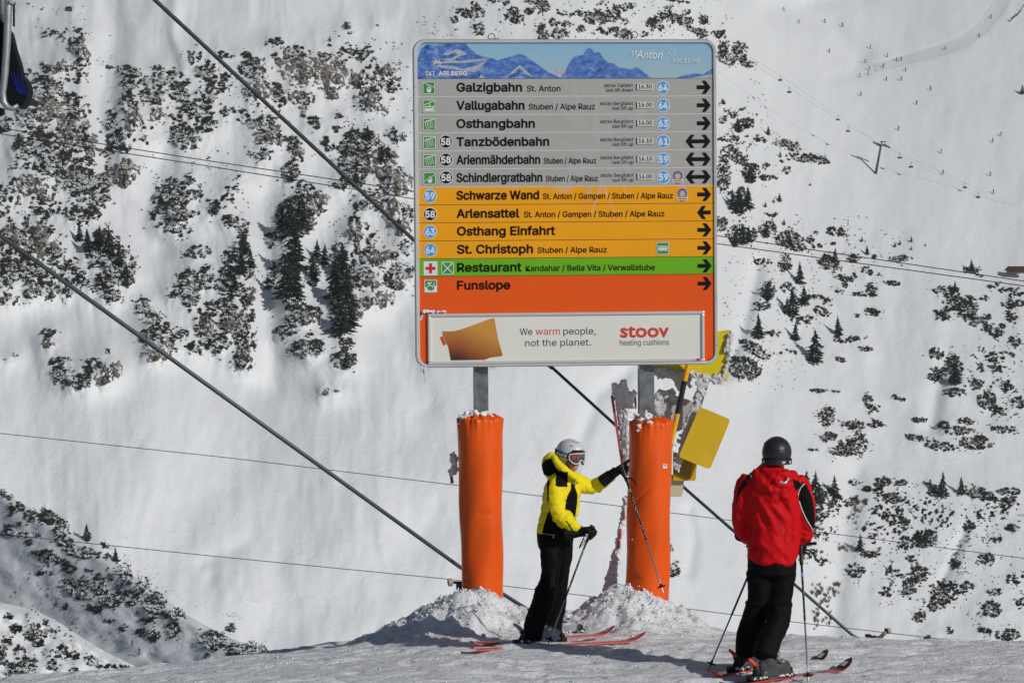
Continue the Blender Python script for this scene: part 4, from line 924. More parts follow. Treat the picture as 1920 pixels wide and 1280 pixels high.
atext([('stoov', 1162.5, 1254, ADR)], 637.2, 27.0, .0055, None)
atext([('heating cushions', 1162, 1254, ADT)], 651.5, 10.6, .0003)
# printed cushion
cush = [(829,622),(831,620.5),(836,621),(852,620.5),(865,617),(890,608),(912,600),(924,596),(927,597),(928,603),(931,620),(935,640),(942,664),(942,667),(936,668),(920,670),(908,674.5),(845,675.5),(843,665),(840,650),(834,637),(830,629)]
def cushion_mat():
    m = bpy.data.materials.new('cushion_print'); m.use_nodes = True; nt = m.node_tree; b = nt.nodes['Principled BSDF']; b.inputs['Roughness'].default_value = .4
    tc = nt.nodes.new('ShaderNodeTexCoord'); sx = nt.nodes.new('ShaderNodeSeparateXYZ'); nt.links.new(tc.outputs['Object'], sx.inputs[0])
    xa, za = S(860, 672); xb, zb = S(925, 600)
    a1 = nt.nodes.new('ShaderNodeMapRange'); a1.inputs['From Min'].default_value = za; a1.inputs['From Max'].default_value = zb; nt.links.new(sx.outputs['Z'], a1.inputs[0])
    a2 = nt.nodes.new('ShaderNodeMapRange'); a2.inputs['From Min'].default_value = xa; a2.inputs['From Max'].default_value = xb; a2.inputs['To Max'].default_value = .45; nt.links.new(sx.outputs['X'], a2.inputs[0])
    ad = nt.nodes.new('ShaderNodeMath'); ad.operation = 'ADD'; nt.links.new(a1.outputs[0], ad.inputs[0]); nt.links.new(a2.outputs[0], ad.inputs[1])
    r = nt.nodes.new('ShaderNodeValToRGB'); e = r.color_ramp.elements; e[0].position = .05; e[0].color = (.07, .018, .01, 1); e[1].position = 1.0; e[1].color = (.60, .27, .05, 1); y = e.new(.35); y.color = (.32, .085, .014, 1); nt.links.new(ad.outputs[0], r.inputs[0]); nt.links.new(r.outputs[0], b.inputs['Base Color']); return m
mb = MB(); poly(mb, [S(a, b) for a, b in cush], -.0093, 0); poly(mb, [S(a, b) for a, b in ((824,632),(830,630),(837,645),(831,648))], -.0089, 1); mb.build('cushion_print', [cushion_mat(), ADR], ADP)
mb = MB(); xx, zz = S(1308.5, 676); mb.add([(xx + 4.6 * PX * math.cos(a), -.0275, zz + 5 * PX * math.sin(a)) for a in np.linspace(0, math.pi, 12)], [tuple(range(12))], 0); rect(mb, xx - 11 * PX, zz, xx - 7 * PX, zz + 3 * PX, -.0275, 1); mb.build('sticker', [REDP, mat('sticker_grey', (.35, .37, .42), .5)], AD)
# screws along the frame
for (u, v) in ((778,163),(778,292),(778,303),(1343,560),(1342,646)):
    x, z = S(u, v); mb = MB(); disc(mb, x, z, .0045, -.0195, 0, 10); mb.build('screw', GALV, SIGN)
# eye ring on the top edge
x, z = S(922, 70); mb = MB(); mb.tube([(x + .03 * math.cos(a), .02, z + .003 + .03 * math.sin(a)) for a in np.linspace(0, 2 * math.pi, 21)], .004, 6); mb.box((x + .02, .02, oz1 + .003), (.09, .03, .006)); mb.build('lifting_ring', DARK, SIGN)
x, z = S(1190, 66); mb = MB(); mb.tube([(x + .028 * math.cos(a), .02, z + .003 + .028 * math.sin(a)) for a in np.linspace(0, 2 * math.pi, 21)], .004, 6); mb.build('lifting_ring', DARK, SIGN)
# posts: box sections with a folded lip, from the heap up to the board's top
for (u0, u1, vt, ub0, ub1) in ((887.5, 915, 689, 889, 916), (1196.5, 1226, 686, 1197, 1226)):
    mb = MB(); w_ = (u1 - u0) * 21.95 / F
    xt, zt = S((u0 + u1) / 2, vt, .12); pb = SMI @ P((ub0 + ub1) / 2, 1160, 21.95); zb_ = (SMI @ Vector((0, 21.9, -.5))).z
    L = zt + 1.9 - zb_; cz = (zt + 1.9 + zb_) / 2; cx = xt
    mb.box((cx - w_ * .37, .12, cz), (w_ * .22, .13, L), 0); mb.box((cx + w_ * .12, .135, cz), (w_ * .74, .10, L), 0)
    mb.build('post', GALV, SIGN)
# icicle and hoar on the lower left corner, hoar on the advert frame's corner
RIMEI = mat('ice', (.62, .66, .72), .25, spec=.6)
ic = MB(); x, z = S(796, 687); r_ = random.Random(3)
for i in range(9):
    xx = x + r_.uniform(-.03, .05); L = r_.uniform(.02, .06); ic.tube([(xx, -.005, z + .01), (xx, -.005, z - L * .5), (xx + r_.uniform(-.004, .004), -.005, z - L)], [.008, .006, .001], 6)
ic.ball((x, -.004, z - .03), (.014, .012, .05), 8, 6); ic.tube([(x, -.004, z - .04), (x - .004, -.004, z - .15)], [.008, .001], 6)
for u in (919, 923, 927, 1197): xx, zz = S(u, 688); ic.tube([(xx, .01, zz + .01), (xx, .01, zz - .03)], [.005, .001], 5)
ic.build('icicle', RIMEI, SIGN, sm=True)
ho = MB()
for i in range(60):
    u = 793 + 42 * r_.random()**1.5; xx, zz = S(u, 586 - r_.random() * 4); s_ = .012 * (1.2 - (u - 793) / 60); ho.ball((xx, -.02, zz), (s_, s_, s_ * .8), 6, 4)
for i in range(14): xx, zz = S(793 - 4 * r_.random() - .2 * i, 590 + i * .8); ho.ball((xx, -.012, zz), (.005, .005, .006), 5, 4)
ho.build('hoar_frost', SNOW_LUMP, SIGN, sm=True)

# ------------------------------------------------------------------ orange padding round both posts
PADM = mat('orange_tarpaulin', (.80, .100, .006), .30, var=.09, vscale=2.2, bump=.004, bscale=5, spec=.3)
def pad(label, ut, ub, vt, vb, sticker=None, seams=()):
    d = 21.82; rt = (ut[1] - ut[0]) / 2 * d / F; rb = (ub[1] - ub[0]) / 2 * d / F
    ct = P((ut[0] + ut[1]) / 2, vt, d + .12); cb = P((ub[0] + ub[1]) / 2, vb, d + .12); o = empty('post_padding', cb); NT, NZ = 96, 90; V = []
    H = ct - cb; H.z += .0
    for k in range(NZ + 1):
        t = k / NZ; c = H * (t * 1.12 - .12); r = rb + (rt - rb) * max(0, t * 1.12 - .12)
        top = (1 - t) * (H.z * 1.12)                               # metres below the top
        g = math.sqrt(max(0, 1 - (1 - min(1, top / .045))**2)) if top < .045 else 1
        g = .80 + .20 * g
        for j in range(NT):
            q = 2 * math.pi * j / NT
            cr = .016 * math.exp(-top / .07) * (math.sin(q * 17 + 2 * math.sin(q * 5)) + .6 * math.sin(q * 29))
            wv = .004 * math.sin(q * 3 + c.z * 5) + .003 * math.sin(q * 5 - c.z * 9)
            for (q0, z0, dq, sl_) in seams:
                dd = c.z - (z0 + sl_ * (q - q0)); wv -= .012 * math.exp(-(dd / .014)**2) * math.exp(-((q - q0) / dq)**4)
            rr = r * g + cr + wv; V.append((c.x + rr * math.cos(q), c.y + rr * math.sin(q), c.z - (.010 * (math.sin(q * 11) + 1) if k == NZ else 0)))
    f = [(k * NT + j, k * NT + (j + 1) % NT, (k + 1) * NT + (j + 1) % NT, (k + 1) * NT + j) for k in range(NZ) for j in range(NT)]
    n0 = len(V)                                                     # gathered top drawn in to the post
    for rr_, dz in ((.62, .012), (.42, -.004), (.30, -.012)):
        for j in range(NT):
            q = 2 * math.pi * j / NT; rr = rt * rr_ * (1 + .12 * math.sin(q * 13)); V.append((H.x + rr * math.cos(q), H.y + rr * math.sin(q), H.z + dz + .008 * math.sin(q * 13 + 1)))
    for k in range(3):
        a = (NZ * NT) if k == 0 else n0 + (k - 1) * NT; b = n0 + k * NT
        f += [(a + j, a + (j + 1) % NT, b + (j + 1) % NT, b + j) for j in range(NT)]
    link('cover', npmesh('cover', V, f, PADM), o)
    if sticker:
        q0, z0 = sticker; mb = MB(); r = rb + (rt - rb) * (z0 / H.z) + .0095; cx = H.x * z0 / H.z; cy = H.y * z0 / H.z
        for (qa, qb, za, zb_, mi, e) in ((-.13, .13, -.018, .018, 0, 0), (-.10, .10, .001, .012, 1, .0012)):
            n = 6; mb.add([(cx + (r + e) * math.cos(q0 + qa + (qb - qa) * i / n), cy + (r + e) * math.sin(q0 + qa + (qb - qa) * i / n), z0 + zz) for zz in (za, zb_) for i in range(n + 1)], [(i, i + 1, n + 2 + i, n + 1 + i) for i in range(n)], mi)
        mb.build('sticker', [WHITE, mat('sticker_red', (.5, .15, .12), .5)], o)
    tag(o, label, 'padding', 'orange post paddings'); return o, cb, H, rt
pl_, cbl, Hl, rl2 = pad('orange padding round the signpost left of the yellow skier', (856.5, 942), (867, 943.5), 779, 1140, seams=((4.9, .86, .35, .0),))
pr_, cbr, Hr, rr2 = pad('orange padding round the right signpost, behind the pointing arm', (1180.5, 1261), (1171, 1254), 785, 1146, sticker=(math.radians(-52), 1.30), seams=((4.2, 1.02, .9, .19), (4.1, .62, .6, .1), (3.9, .35, .5, -.1)))
def fused(mb, name, m, parent, vox=.011, amp=.010, sm=0):
    me = npmesh('tmp', mb.v, mb.f, [m]); o = link('tmp', me); r = o.modifiers.new('r', 'REMESH'); r.mode = 'VOXEL'; r.voxel_size = vox
    if sm: q_ = o.modifiers.new('s', 'SMOOTH'); q_.iterations = sm; q_.factor = .5
    e = bpy.data.meshes.new_from_object(o.evaluated_get(bpy.context.evaluated_depsgraph_get())); bpy.data.objects.remove(o); bpy.data.meshes.remove(me)
    v = np.empty(len(e.vertices) * 3, np.float32); e.vertices.foreach_get('co', v); v = v.reshape(-1, 3).astype(float); n = np.empty(len(v) * 3, np.float32); e.vertices.foreach_get('normal', n); n = n.reshape(-1, 3)
    v = v + n * (amp * fbm3(v, 38, 301, 2) + amp * .6 * fbm3(v, 95, 303, 1))[:, None]; e.vertices.foreach_set('co', v.astype(np.float32).ravel()); e.materials.clear(); e.materials.append(m)
    e.polygons.foreach_set('use_smooth', np.ones(len(e.polygons), bool)); e.update(); return link(name, e, parent)
def heap(name, pts, parent, label=None):
    mb = MB(); r = random.Random(len(pts))
    for (p, s) in pts:
        for i in range(9):
            c = Vector(p) + Vector((r.gauss(0, .5), r.gauss(0, .5), r.gauss(0, .35))) * s; q = s * r.uniform(.3, .75); mb.ball(c, (q, q, q * .8), 7, 5)
    return fused(mb, name, SNOW_LUMP, parent, .009)
heap('snow_cap', [((Hl.x + a, Hl.y - .05 + b, Hl.z + c), s) for a, b, c, s in ((-.15, -.06, -.01, .032), (-.11, -.08, .015, .036), (-.06, -.06, .035, .036), (-.17, -.04, -.06, .02), (-.175, -.03, -.11, .015), (.03, -.06, .02, .026), (.09, -.05, .01, .022), (-.02, -.05, .02, .028), (.06, -.02, .03, .03))], pl_)
heap('snow_cap', [((Hr.x + a, Hr.y - .05 + b, Hr.z + c), s) for a, b, c, s in ((-.07, -.07, .03, .036), (-.04, -.08, .045, .032), (-.10, -.07, .0, .03), (.0, -.08, .02, .026), (-.02, -.12, -.02, .022), (-.12, -.1, -.05, .018), (-.115, -.105, -.09, .014), (-.12, -.03, .03, .03))], pr_)
heap('snow_smear', [((rr2 * 1.0 * math.cos(q) - .01, rr2 * 1.02 * math.sin(q), z), s) for q, z, s in ((4.25, .16, .016), (4.35, .20, .012), (4.3, .25, .012), (4.45, .28, .008), (4.2, .10, .022), (4.4, .12, .016), (4.5, .08, .02), (3.98, .66, .009), (3.9, .86, .004))], pr_)
heap('snow_smear', [((rl2 * .96 * math.cos(q), rl2 * .98 * math.sin(q), z), s) for q, z, s in ((3.9, .12, .012), (4.0, .17, .008), (3.85, .25, .006), (3.8, .30, .006))], pl_)

# ------------------------------------------------------------------ rimed marker boards and poles behind the right post
YEL = mat('yellow_board', (.72, .60, .01), .4, var=.05, vscale=4)
YEL2 = mat('amber_board', (.70, .46, .015), .4, var=.06, vscale=4)
YELS = mat('amber_tape', (.85, .42, .01), .35)
CREAM = mat('cream_board', (.60, .55, .36), .5, var=.05, vscale=5)
WOOD = mat('old_wood', (.16, .12, .05), .8, var=.3, vscale=20)
def board(parent, pts, d, m, t=.012, name='board', rad=.0):
    mb = MB(); a = [P(u, v, d) for u, v in pts]; b = [P(u, v, d) + Vector((0, t, 0)) for u, v in pts]; n = len(pts)
    mb.add(a + b, [tuple(range(n)), tuple(range(n, 2 * n))[::-1]] + [(j, n + j, n + (j + 1) % n, (j + 1) % n) for j in range(n)]); return mb.build(name, m, parent)
def rpoly(pts, r=5, n=4):
    out = []; N = len(pts)
    for i in range(N):
        p = Vector(pts[i]); a = Vector(pts[i - 1]); b = Vector(pts[(i + 1) % N]); da = (a - p).normalized() * r; db = (b - p).normalized() * r
        for k in range(n + 1):
            t = k / n; out.append(tuple((p + da) * (1 - t)**2 + p * 2 * t * (1 - t) + (p + db) * t * t))
    return out
def rime(parent, path, d, s, n, seed, name='rime', dy=-.02, m=None):
    """knobbly hoar along a pixel path"""
    mb = MB(); r = random.Random(seed); pts = [Vector(p) for p in path]
    for i in range(int(n * .55)):
        t = r.random() * (len(pts) - 1); k = min(int(t), len(pts) - 2); p = pts[k].lerp(pts[k + 1], t - k); w_ = s[0] + (s[1] - s[0]) * (t / (len(pts) - 1))
        q = P(p.x + r.gauss(0, w_ * .32), p.y + r.gauss(0, w_ * .32), d + dy + r.uniform(-.015, .015)); z = w_ / F * d * r.uniform(.16, .34); mb.ball(q, (z, z, z), 6, 4)
    return fused(mb, name, m or RIME, parent)
D1 = 22.8
# upper yellow board on a rimed pole
t1 = empty('marker_sign'); b1 = board(t1, rpoly([(1232,640),(1372,617),(1364,716),(1296,706)], 6), D1, YEL)
mb = MB(); mb.tube([P(1331, 700, D1 + .03), P(1285, 845, D1 + .2), P(1262, 905, D1 + .35)], .018, 8); mb.build('pole', WOOD, t1)
rime(t1, [(1372,622),(1368,650),(1362,690),(1352,716),(1330,712),(1298,704)], D1, (5.5, 8), 620, 1); rime(t1, [(1366,625),(1361,660),(1364,650)], D1, (7, 8), 160, 11); rime(t1, [(1352,708),(1325,706),(1296,698)], D1, (9, 9), 160, 12); rime(t1, [(1322,715),(1308,750),(1290,800),(1276,850),(1268,880)], D1, (14, 9), 700, 2)
tag(t1, 'yellow marker board with thick rime round its edge beside the signboard corner', 'sign')
t2 = empty('marker_sign'); board(t2, rpoly([(1312,762),(1370,786),(1331,880),(1272,856)], 7), D1 - .1, YEL2); tag(t2, 'tilted clean amber plate right of the padded post', 'sign')
t2.location = (0, 0, 0)
t3 = empty('marker_sign'); board(t3, rpoly([(1262,845),(1307,868),(1304,901),(1262,901)], 4), D1 + .06, mat('deep_amber_board', (.62, .38, .01), .4)); board(t3, [(1270,858),(1298,870),(1292,899),(1263,886)], D1 + .04, mat('shaded_tape', (.30, .19, .01), .5), .005, 'tape_patch'); tag(t3, 'small amber plate with a shade-toned tape patch low beside the padded post', 'sign')  # tape patch is a darkened amber: shade put into its colour
t4 = empty('marker_sign'); board(t4, rpoly([(1245,895),(1283,898),(1279,931),(1245,930)], 4), D1 + .12, CREAM); tag(t4, 'small cream plate at the padded post, lowest of the plates', 'sign')
t5 = empty('marker_sign'); board(t5, rpoly([(1215,680),(1292,676),(1288,704),(1228,692)], 3), D1 + .2, YEL); rime(t5, [(1226,697),(1250,700),(1275,706),(1292,712)], D1 + .2, (10, 16), 500, 3); rime(t5, [(1272,708),(1276,735)], D1 + .2, (14, 8), 120, 31); tag(t5, 'rimed yellow board peeping out between post and striped pole', 'sign')
t6 = empty('marker_sign'); board(t6, rpoly([(1232,742),(1246,735),(1300,752),(1292,800),(1262,812),(1226,790)], 6), D1 + .25, mat('frosted_plate', (.50, .47, .46), .7, var=.25, vscale=6)); rime(t6, [(1230,760),(1240,740),(1262,742)], D1 + .25, (16, 14), 260, 4); rime(t6, [(1232,760),(1245,785)], D1 + .25, (22, 20), 200, 41); tag(t6, 'completely frosted grey plate above the right padding', 'sign')
# black and yellow striped pole
st = empty('striped_pole', P(1247, 880, D1 - .15)); a = P(1300, 640, D1 - .15) - st.location; b = Vector((0, 0, -.3)); tot = (a - b); cuts = [0, .26, .43, .62 + .18, 1.0]
def along(v): return (v - 880) / (640 - 880)
e_ = [-.25, along(873), along(775), along(714), along(650)]; e_ = [along(1000), along(775), along(714), along(640)]
for i, m in enumerate((YELS, mat('black_tape', (.012, .012, .013), .45), YELS)):
    p, q = a * e_[i], a * e_[i + 1]; mb = MB(); mb.tube([p, q], .0245 + (.0008 if i == 1 else 0), 16); mb.build('band', m, st, sm=False)
rime(st, [(1268,830),(1262,880)], D1 - .15, (7, 5), 60, 5).location = -st.location
tag(st, 'leaning pole with yellow and black bands behind the padded post', 'pole')
# two rimed red-tipped slats left of the right post
REDS = mat('faded_red_slat', (.45, .09, .08), .6, var=.3, vscale=10); RIMES = mat('rime_grey', (.82, .82, .86), .8, bump=.01, bscale=60)
x1_ = empty('rimed_marker'); board(x1_, [(1145,742),(1150,740),(1170,880),(1166,880)], D1 - .25, REDS, .03, 'slat'); board(x1_, [(1189,742),(1193,742),(1194,765),(1190,768)], D1 - .2, REDS, .03, 'slat')
mb = MB(); q_ = (D1 - .2) / F
for pth, rd in (([(1153,722),(1158,735),(1165,765),(1172,810),(1177,860),(1180,890)], [7,9,11,12,12,11]), ([(1169,716),(1171,728),(1173,750),(1175,790),(1178,850)], [8,8.5,10,13,13]), ([(1187,735),(1183,745),(1179,765),(1178,800),(1179,850)], [6,7,9,12,12]), ([(1150,731),(1155,738)], [5,6]), ([(1190,737),(1184,746)], [5,6]), ([(1176,770),(1178,830),(1180,885)], [16,15,13])):
    mb.tube([P(a, b, D1 - .23) for a, b in pth], [x * q_ * .88 for x in rd], 14); mb.ball(P(*pth[0], D1 - .23), (rd[0] * q_ * .9,) * 3, 12, 8)
fused(mb, 'rime', RIMES, x1_, .010, .012, 6)
tag(x1_, 'frosted slat marker fanning out like fingers above the right padding', 'marker')
x2_ = empty('rimed_marker'); mb = MB(); mb.tube([P(1176, 930, D1 - .3), P(1164, 1000, D1 - .3), P(1143, 1112, D1 - .3)], .026, 10); mb.build('pole', REDS, x2_)
mb = MB(); mb.tube([P(1174, 935, D1 - .33), P(1166, 985, D1 - .33), P(1158, 1030, D1 - .33), P(1150, 1070, D1 - .33), P(1143, 1112, D1 - .33)], [.022, .028, .036, .052, .066], 14); fused(mb, 'rime', RIMES, x2_, .010, .016, 3)
mb = MB(); [mb.ball(P(a, b, D1 - .375), (.014, .012, .05), 8, 8) for a, b in ((1163,1000),(1161,1018),(1170,965))]; mb.build('red_patch', REDS, x2_, sm=True)
tag(x2_, 'frosted reddish pole leaning against the foot of the right padding', 'pole')
x3_ = empty('rimed_marker'); rime(x3_, [(850,853),(852,870),(851,888)], 22.1, (9, 11), 200, 14, m=RIMES); rime(x3_, [(845,852),(850,854)], 22.1, (6, 6), 30, 15, m=RIMES); board(x3_, [(843,888),(848,887),(851,905),(845,907)], 22.1, REDS, .02, 'slat'); mb = MB(); mb.tube([P(850, 856, 22.12), P(872, 862, 22.12)], .01, 6); mb.build('arm', DARK, x3_)
tag(x3_, 'little frosted tab with a red tip at the edge of the left padding', 'marker')
# ------------------------------------------------------------------ cables and wires
STEEL = mat('wire_rope', (.045, .05, .052), .55, .5)
def rope(name, pts, r, strands=0, n=8, m=STEEL, pitch=.30):
    pts = [Vector(p) for p in pts]
    if not strands:
        mb = MB(); mb.tube(pts, r, n); return mb.build(name, m, sm=True)
    L = (pts[-1] - pts[0]).length; K = int(L / pitch * 8); V = []; t = (pts[-1] - pts[0]).normalized(); a = t.cross(Vector((0, 0, 1))).normalized(); b = t.cross(a); n = 24
    for k in range(K + 1):
        c = pts[0].lerp(pts[-1], k / K); s = L * k / K
        for j in range(n):
            q = 2 * math.pi * j / n; rr = r * (1 - .17 * (1 - abs(math.cos(strands / 2 * (q - 2 * math.pi * s / pitch)))))
            V.append(c + (a * math.cos(q) + b * math.sin(q)) * rr)
    i = np.arange((K + 1) * n).reshape(K + 1, n); i2 = np.roll(i, -1, 1)
    f = np.stack([i[:-1], i2[:-1], i2[1:], i[1:]], -1).reshape(-1, 4)
    return link(name, npmesh(name, [tuple(p) for p in V], f, m))
RODM = mat('grey_rod', (.085, .095, .10), .5, .3)
c1 = rope('cable', [P(195, -88, 26), P(1035, 690, 29.5)], .0235, 6); c1b = None
c1.data.materials.clear(); c1.data.materials.append(mat('dark_rope', (.055, .06, .062), .55, .3)); tag(c1, 'thick twisted cable descending from the top edge behind the signboard', 'cable')
# lower rigid section with its clamp and roller bracket
BEI = mat('beige_roller', (.42, .38, .30), .5); BRK = mat('bracket_metal', (.16, .16, .165), .45, .6)
def roller_arm(name, lab, dd, path, roller, extra, rod=None):
    e = empty(name); s = dd / F
    if rod: mb = MB(); mb.tube([P(*p) for p in rod], [p_[2] * 3.0 / F for p_ in rod], 10); mb.build('rod', RODM, e, sm=True)
    for nm, pts, r, m in path: mb = MB(); mb.tube([P(u, v, dd) for u, v in pts], [q * s for q in r], 10, cap=True); mb.build(nm, m, e, sm=True)
    u, v, hw, hh = roller; mb = MB(); c = P(u, v, dd); ax = Vector((1, .25, .1)).normalized(); mb.tube([c - ax * hw * s, c - ax * hw * .8 * s, c + ax * hw * .8 * s, c + ax * hw * s], [hh * .85 * s, hh * s, hh * s, hh * .85 * s], 18); mb.build('roller', BEI, e, sm=False)
    for (u, v, w_, h_) in extra: mb = MB(); mb.box(P(u, v, dd), (w_ * s, 9 * s, h_ * s)); o = mb.build('clamp_block', DARK, e); o.modifiers.new('bevel', 'BEVEL').width = 1.5 * s
    return tag(e, lab, 'cable bracket')
roller_arm('cable_bracket', 'dark bracket with beige roller at the snow edge, ending the long grey rod', 26.0,
 [('shoe', [(1600,1192),(1608,1198),(1613,1200),(1622,1202)], [3.5, 5.5, 5.5, 3], DARK), ('arm', [(1620,1201),(1630,1199),(1640,1195),(1648,1196),(1655,1190),(1664,1181)], [3, 4, 5.5, 4.5, 3.6, 3], BRK)],
 (1666.5, 1182, 3.4, 5.5), [(1628, 1191, 12, 6), (1636, 1194, 9, 6), (1661, 1180, 5, 6)], rod=[(1030,684,29.5),(1290,920,28),(1610,1200,26.0)])
roller_arm('cable_bracket', 'dark bracket with beige roller at the foot of the left padding', 23.2,
 [('arm', [(849,1091),(866,1092),(880,1093)], [2.6, 2.8, 3], DARK), ('arm', [(866,1094),(863,1105),(860,1118),(858,1130)], [4.5, 3, 3, 2.6], DARK)], (844.2, 1091, 4.4, 7.4), [(860, 1097, 10, 7), (857, 1102, 3, 6)])
c2 = rope('cable', [P(-60, 398, 26), P(862, 1062, 30.5), P(1010, 1155, 31.5)], .0245, 0, 10, RODM); tag(c2, 'long grey cable sloping down behind the left padding', 'cable')
WIRE = mat('thin_wire', (.03, .03, .032), .6)
for lab, px, d, r in (('upper one of the thin twin wires crossing behind the signboard', [(-60,231),(0,240),(380,300),(770,358),(1345,442),(1920,527),(2000,540)], 75, 1.0), ('lower one of the thin twin wires crossing behind the signboard', [(-60,240),(0,251),(380,310),(770,372),(1345,457),(1920,536),(2000,548)], 75, 1.0),
                      ('thin wire passing behind the skiers at chest height', [(-60,805),(0,812),(430,858),(845,908),(1175,950),(1260,961),(1530,996),(1920,1046),(2000,1058)], 60, .72), ('lowest thin wire crossing just above the snow edge', [(-60,995),(90,1010),(430,1045),(840,1085),(1130,1120),(1400,1155),(1667,1186),(1920,1214),(2000,1226)], 60, .72)):
    tag(rope('wire', [P(u, v, d) for u, v in px], r * d / F, 0, 6, WIRE), lab, 'wire')

# ------------------------------------------------------------------ the corner of a chairlift chair, upper left
TUBE = mat('chair_tube', (.34, .36, .38), .45, .5, var=.15, vscale=10); PADB = mat('black_upholstery', (.006, .007, .010), .7, spec=.12); PADBL = mat('blue_stripe', (.006, .018, .11), .7, spec=.12); CH_D = 24.0
ch = empty('chairlift_chair'); s = CH_D / F
mb = MB(); mb.tube([P(u, v, CH_D) for u, v in [(16,-60),(15.5,10),(13,80),(9,140),(5,175),(7,192),(14,201),(24,204),(34,197)]], [7.4*s,7.4*s,7.2*s,7.0*s,6.6*s,6.4*s,6*s,5*s,3.2*s], 14); mb.build('side_tube', TUBE, ch, sm=True)
mb = MB(); mb.tube([P(3, -60, CH_D + .15), P(3, 45, CH_D + .15)], 4.5 * s, 10); mb.tube([P(16, 4, CH_D - .05), P(29, 8, CH_D)], 3.4 * s, 8); mb.build('hanger_bar', TUBE, ch, sm=True)
mb = MB(); mb.tube([P(26, v, CH_D) for v in np.linspace(8, 50, 40)], [(1.9 + .7 * (i % 2)) * s for i in range(40)], 8); mb.build('spring', DARK, ch)
def solid(parent, name, m, px, d, t, bev=.02):
    mb = MB(); a = [P(u, v, d) for u, v in px]; n = len(px); b = [p + Vector((0, t, 0)) for p in a]
    mb.add(a + b, [tuple(range(n)), tuple(range(n, 2 * n))[::-1]] + [(j, n + j, n + (j + 1) % n, (j + 1) % n) for j in range(n)]); o = mb.build(name, m, parent); md = o.modifiers.new('bevel', 'BEVEL'); md.width = bev; md.segments = 3; return o
solid(ch, 'backrest', PADB, [(-25,30),(8,44),(20,62),(27,90),(33,108),(38,125),(41,141),(38,150),(-25,150)], CH_D + .08, .18)
solid(ch, 'seat_cushion', PADB, [(12,132),(24,134),(40,142),(48,152),(52,166),(50,184),(44,195),(36,201),(18,199),(-10,190),(-10,140)], CH_D + .06, .3)
for k in range(4): solid(ch, 'blue_stripe', PADBL, [(17 + 6.5 * k, 133 + 2.5 * k), (20.5 + 6.5 * k, 134 + 2.5 * k), (37 + 4.5 * k, 170 + 2 * k + 4), (34 + 4.3 * k, 178 + k)], CH_D + .052, .012, .001)
solid(ch, 'rear_shell', mat('chair_shell', (.30, .31, .31), .5), [(24,60),(28,72),(33,98),(36,112),(30,110)], CH_D + .3, .05, .005)
solid(ch, 'foot_block', DARK, [(-12,200),(6,203),(7,214),(0,218),(-12,218)], CH_D + .05, .1, .01); solid(ch, 'foot_block', DARK, [(-12,234),(10,243),(12,246),(0,249),(-12,249)], CH_D + .05, .1, .01)
tag(ch, 'grey tubed chairlift chair with black blue-striped cushion at the picture edge', 'chairlift chair')

# ------------------------------------------------------------------ far chairlift: tower, ropes, chairs
FARM = mat('far_grey_steel', (.10, .105, .11), .6, .2); FD = float(depth_at(1644, 323)) - 1; k_ = FD / F
tw = empty('lift_tower', P(1643, 322, FD)); L0 = tw.location
def loc(u, v, d=FD): return P(u, v, d) - L0
mb = MB(); mb.tube([loc(1642, 326), loc(1652, 272)], [2.6 * k_, 1.9 * k_], 10); mb.build('mast', FARM, tw, sm=True)
mb = MB(); mb.tube([loc(1639, 268), loc(1667, 276)], 1.5 * k_, 6); mb.tube([loc(1650, 266), loc(1662, 266)], 1.0 * k_, 6); mb.tube([loc(1652, 274), loc(1654, 264)], 1.2 * k_, 6); mb.build('crossarm', FARM, tw)
for (a, b) in (((1638, 267), (1648, 273)), ((1658, 271), (1668, 277))):
    mb = MB(); mb.tube([loc(*a), loc(*b)], 1.3 * k_, 6)
    for t in (0, .33, .66, 1): u = a[0] + (b[0] - a[0]) * t; v = a[1] + (b[1] - a[1]) * t; c = loc(u, v); mb.tube([c + Vector((0, -.3, 0)), c + Vector((0, .3, 0))], 1.8 * k_, 10)
    mb.build('sheave_train', FARM, tw)
tag(tw, 'grey chairlift tower standing on the open piste in the far basin', 'lift tower')
LA = [(1380, 92), (1463, 142), (1571, 217), (1642, 266), (1687, 287), (1809, 343), (1925, 396)]; LB = [(1396, 108), (1480, 164), (1590, 237), (1664, 275), (1708, 304), (1834, 361), (1930, 405)]
for lab, L in (('far chairlift rope on the uphill side of the tower', LA), ('far chairlift rope on the downhill side of the tower', LB)):
    tag(rope('lift_rope', [P(u, v, FD) for u, v in L], .20 * k_, 0, 4, mat('far_rope', (.42, .43, .44), .7)), lab, 'rope')
def chair_mesh():
    mb = MB(); q = k_
    mb.tube([(0, 0, 0), (.2 * q, 0, -6 * q), (0, 0, -8 * q)], .45 * q, 5); mb.tube([(-4 * q, 0, -9 * q), (4 * q, 0, -9 * q)], .5 * q, 5); mb.box((0, 0, .2 * q), (1.6 * q, 1 * q, 1.6 * q)); mb.mesh
    h = mb.mesh('hanger', FARM); mb = MB(); mb.box((0, .8 * q, -10.6 * q), (9 * q, .7 * q, 3.6 * q)); mb.box((0, -.6 * q, -12.6 * q), (9.4 * q, 3 * q, 1.0 * q))
    for x in (-4.6, 4.6): mb.tube([(x * q, .8 * q, -8.8 * q), (x * q * 1.03, -1.8 * q, -10 * q), (x * q, -1.6 * q, -13 * q)], .35 * q, 5)
    return h, mb.mesh('seat', FARM)
hm_, sm_ = chair_mesh()
LC = sorted([(1463,142,.95),(1571,217,.85),(1687,287,1),(1809,343,.95),(1480,164,1),(1590,237,1),(1708,304,1),(1834,361,.95)])
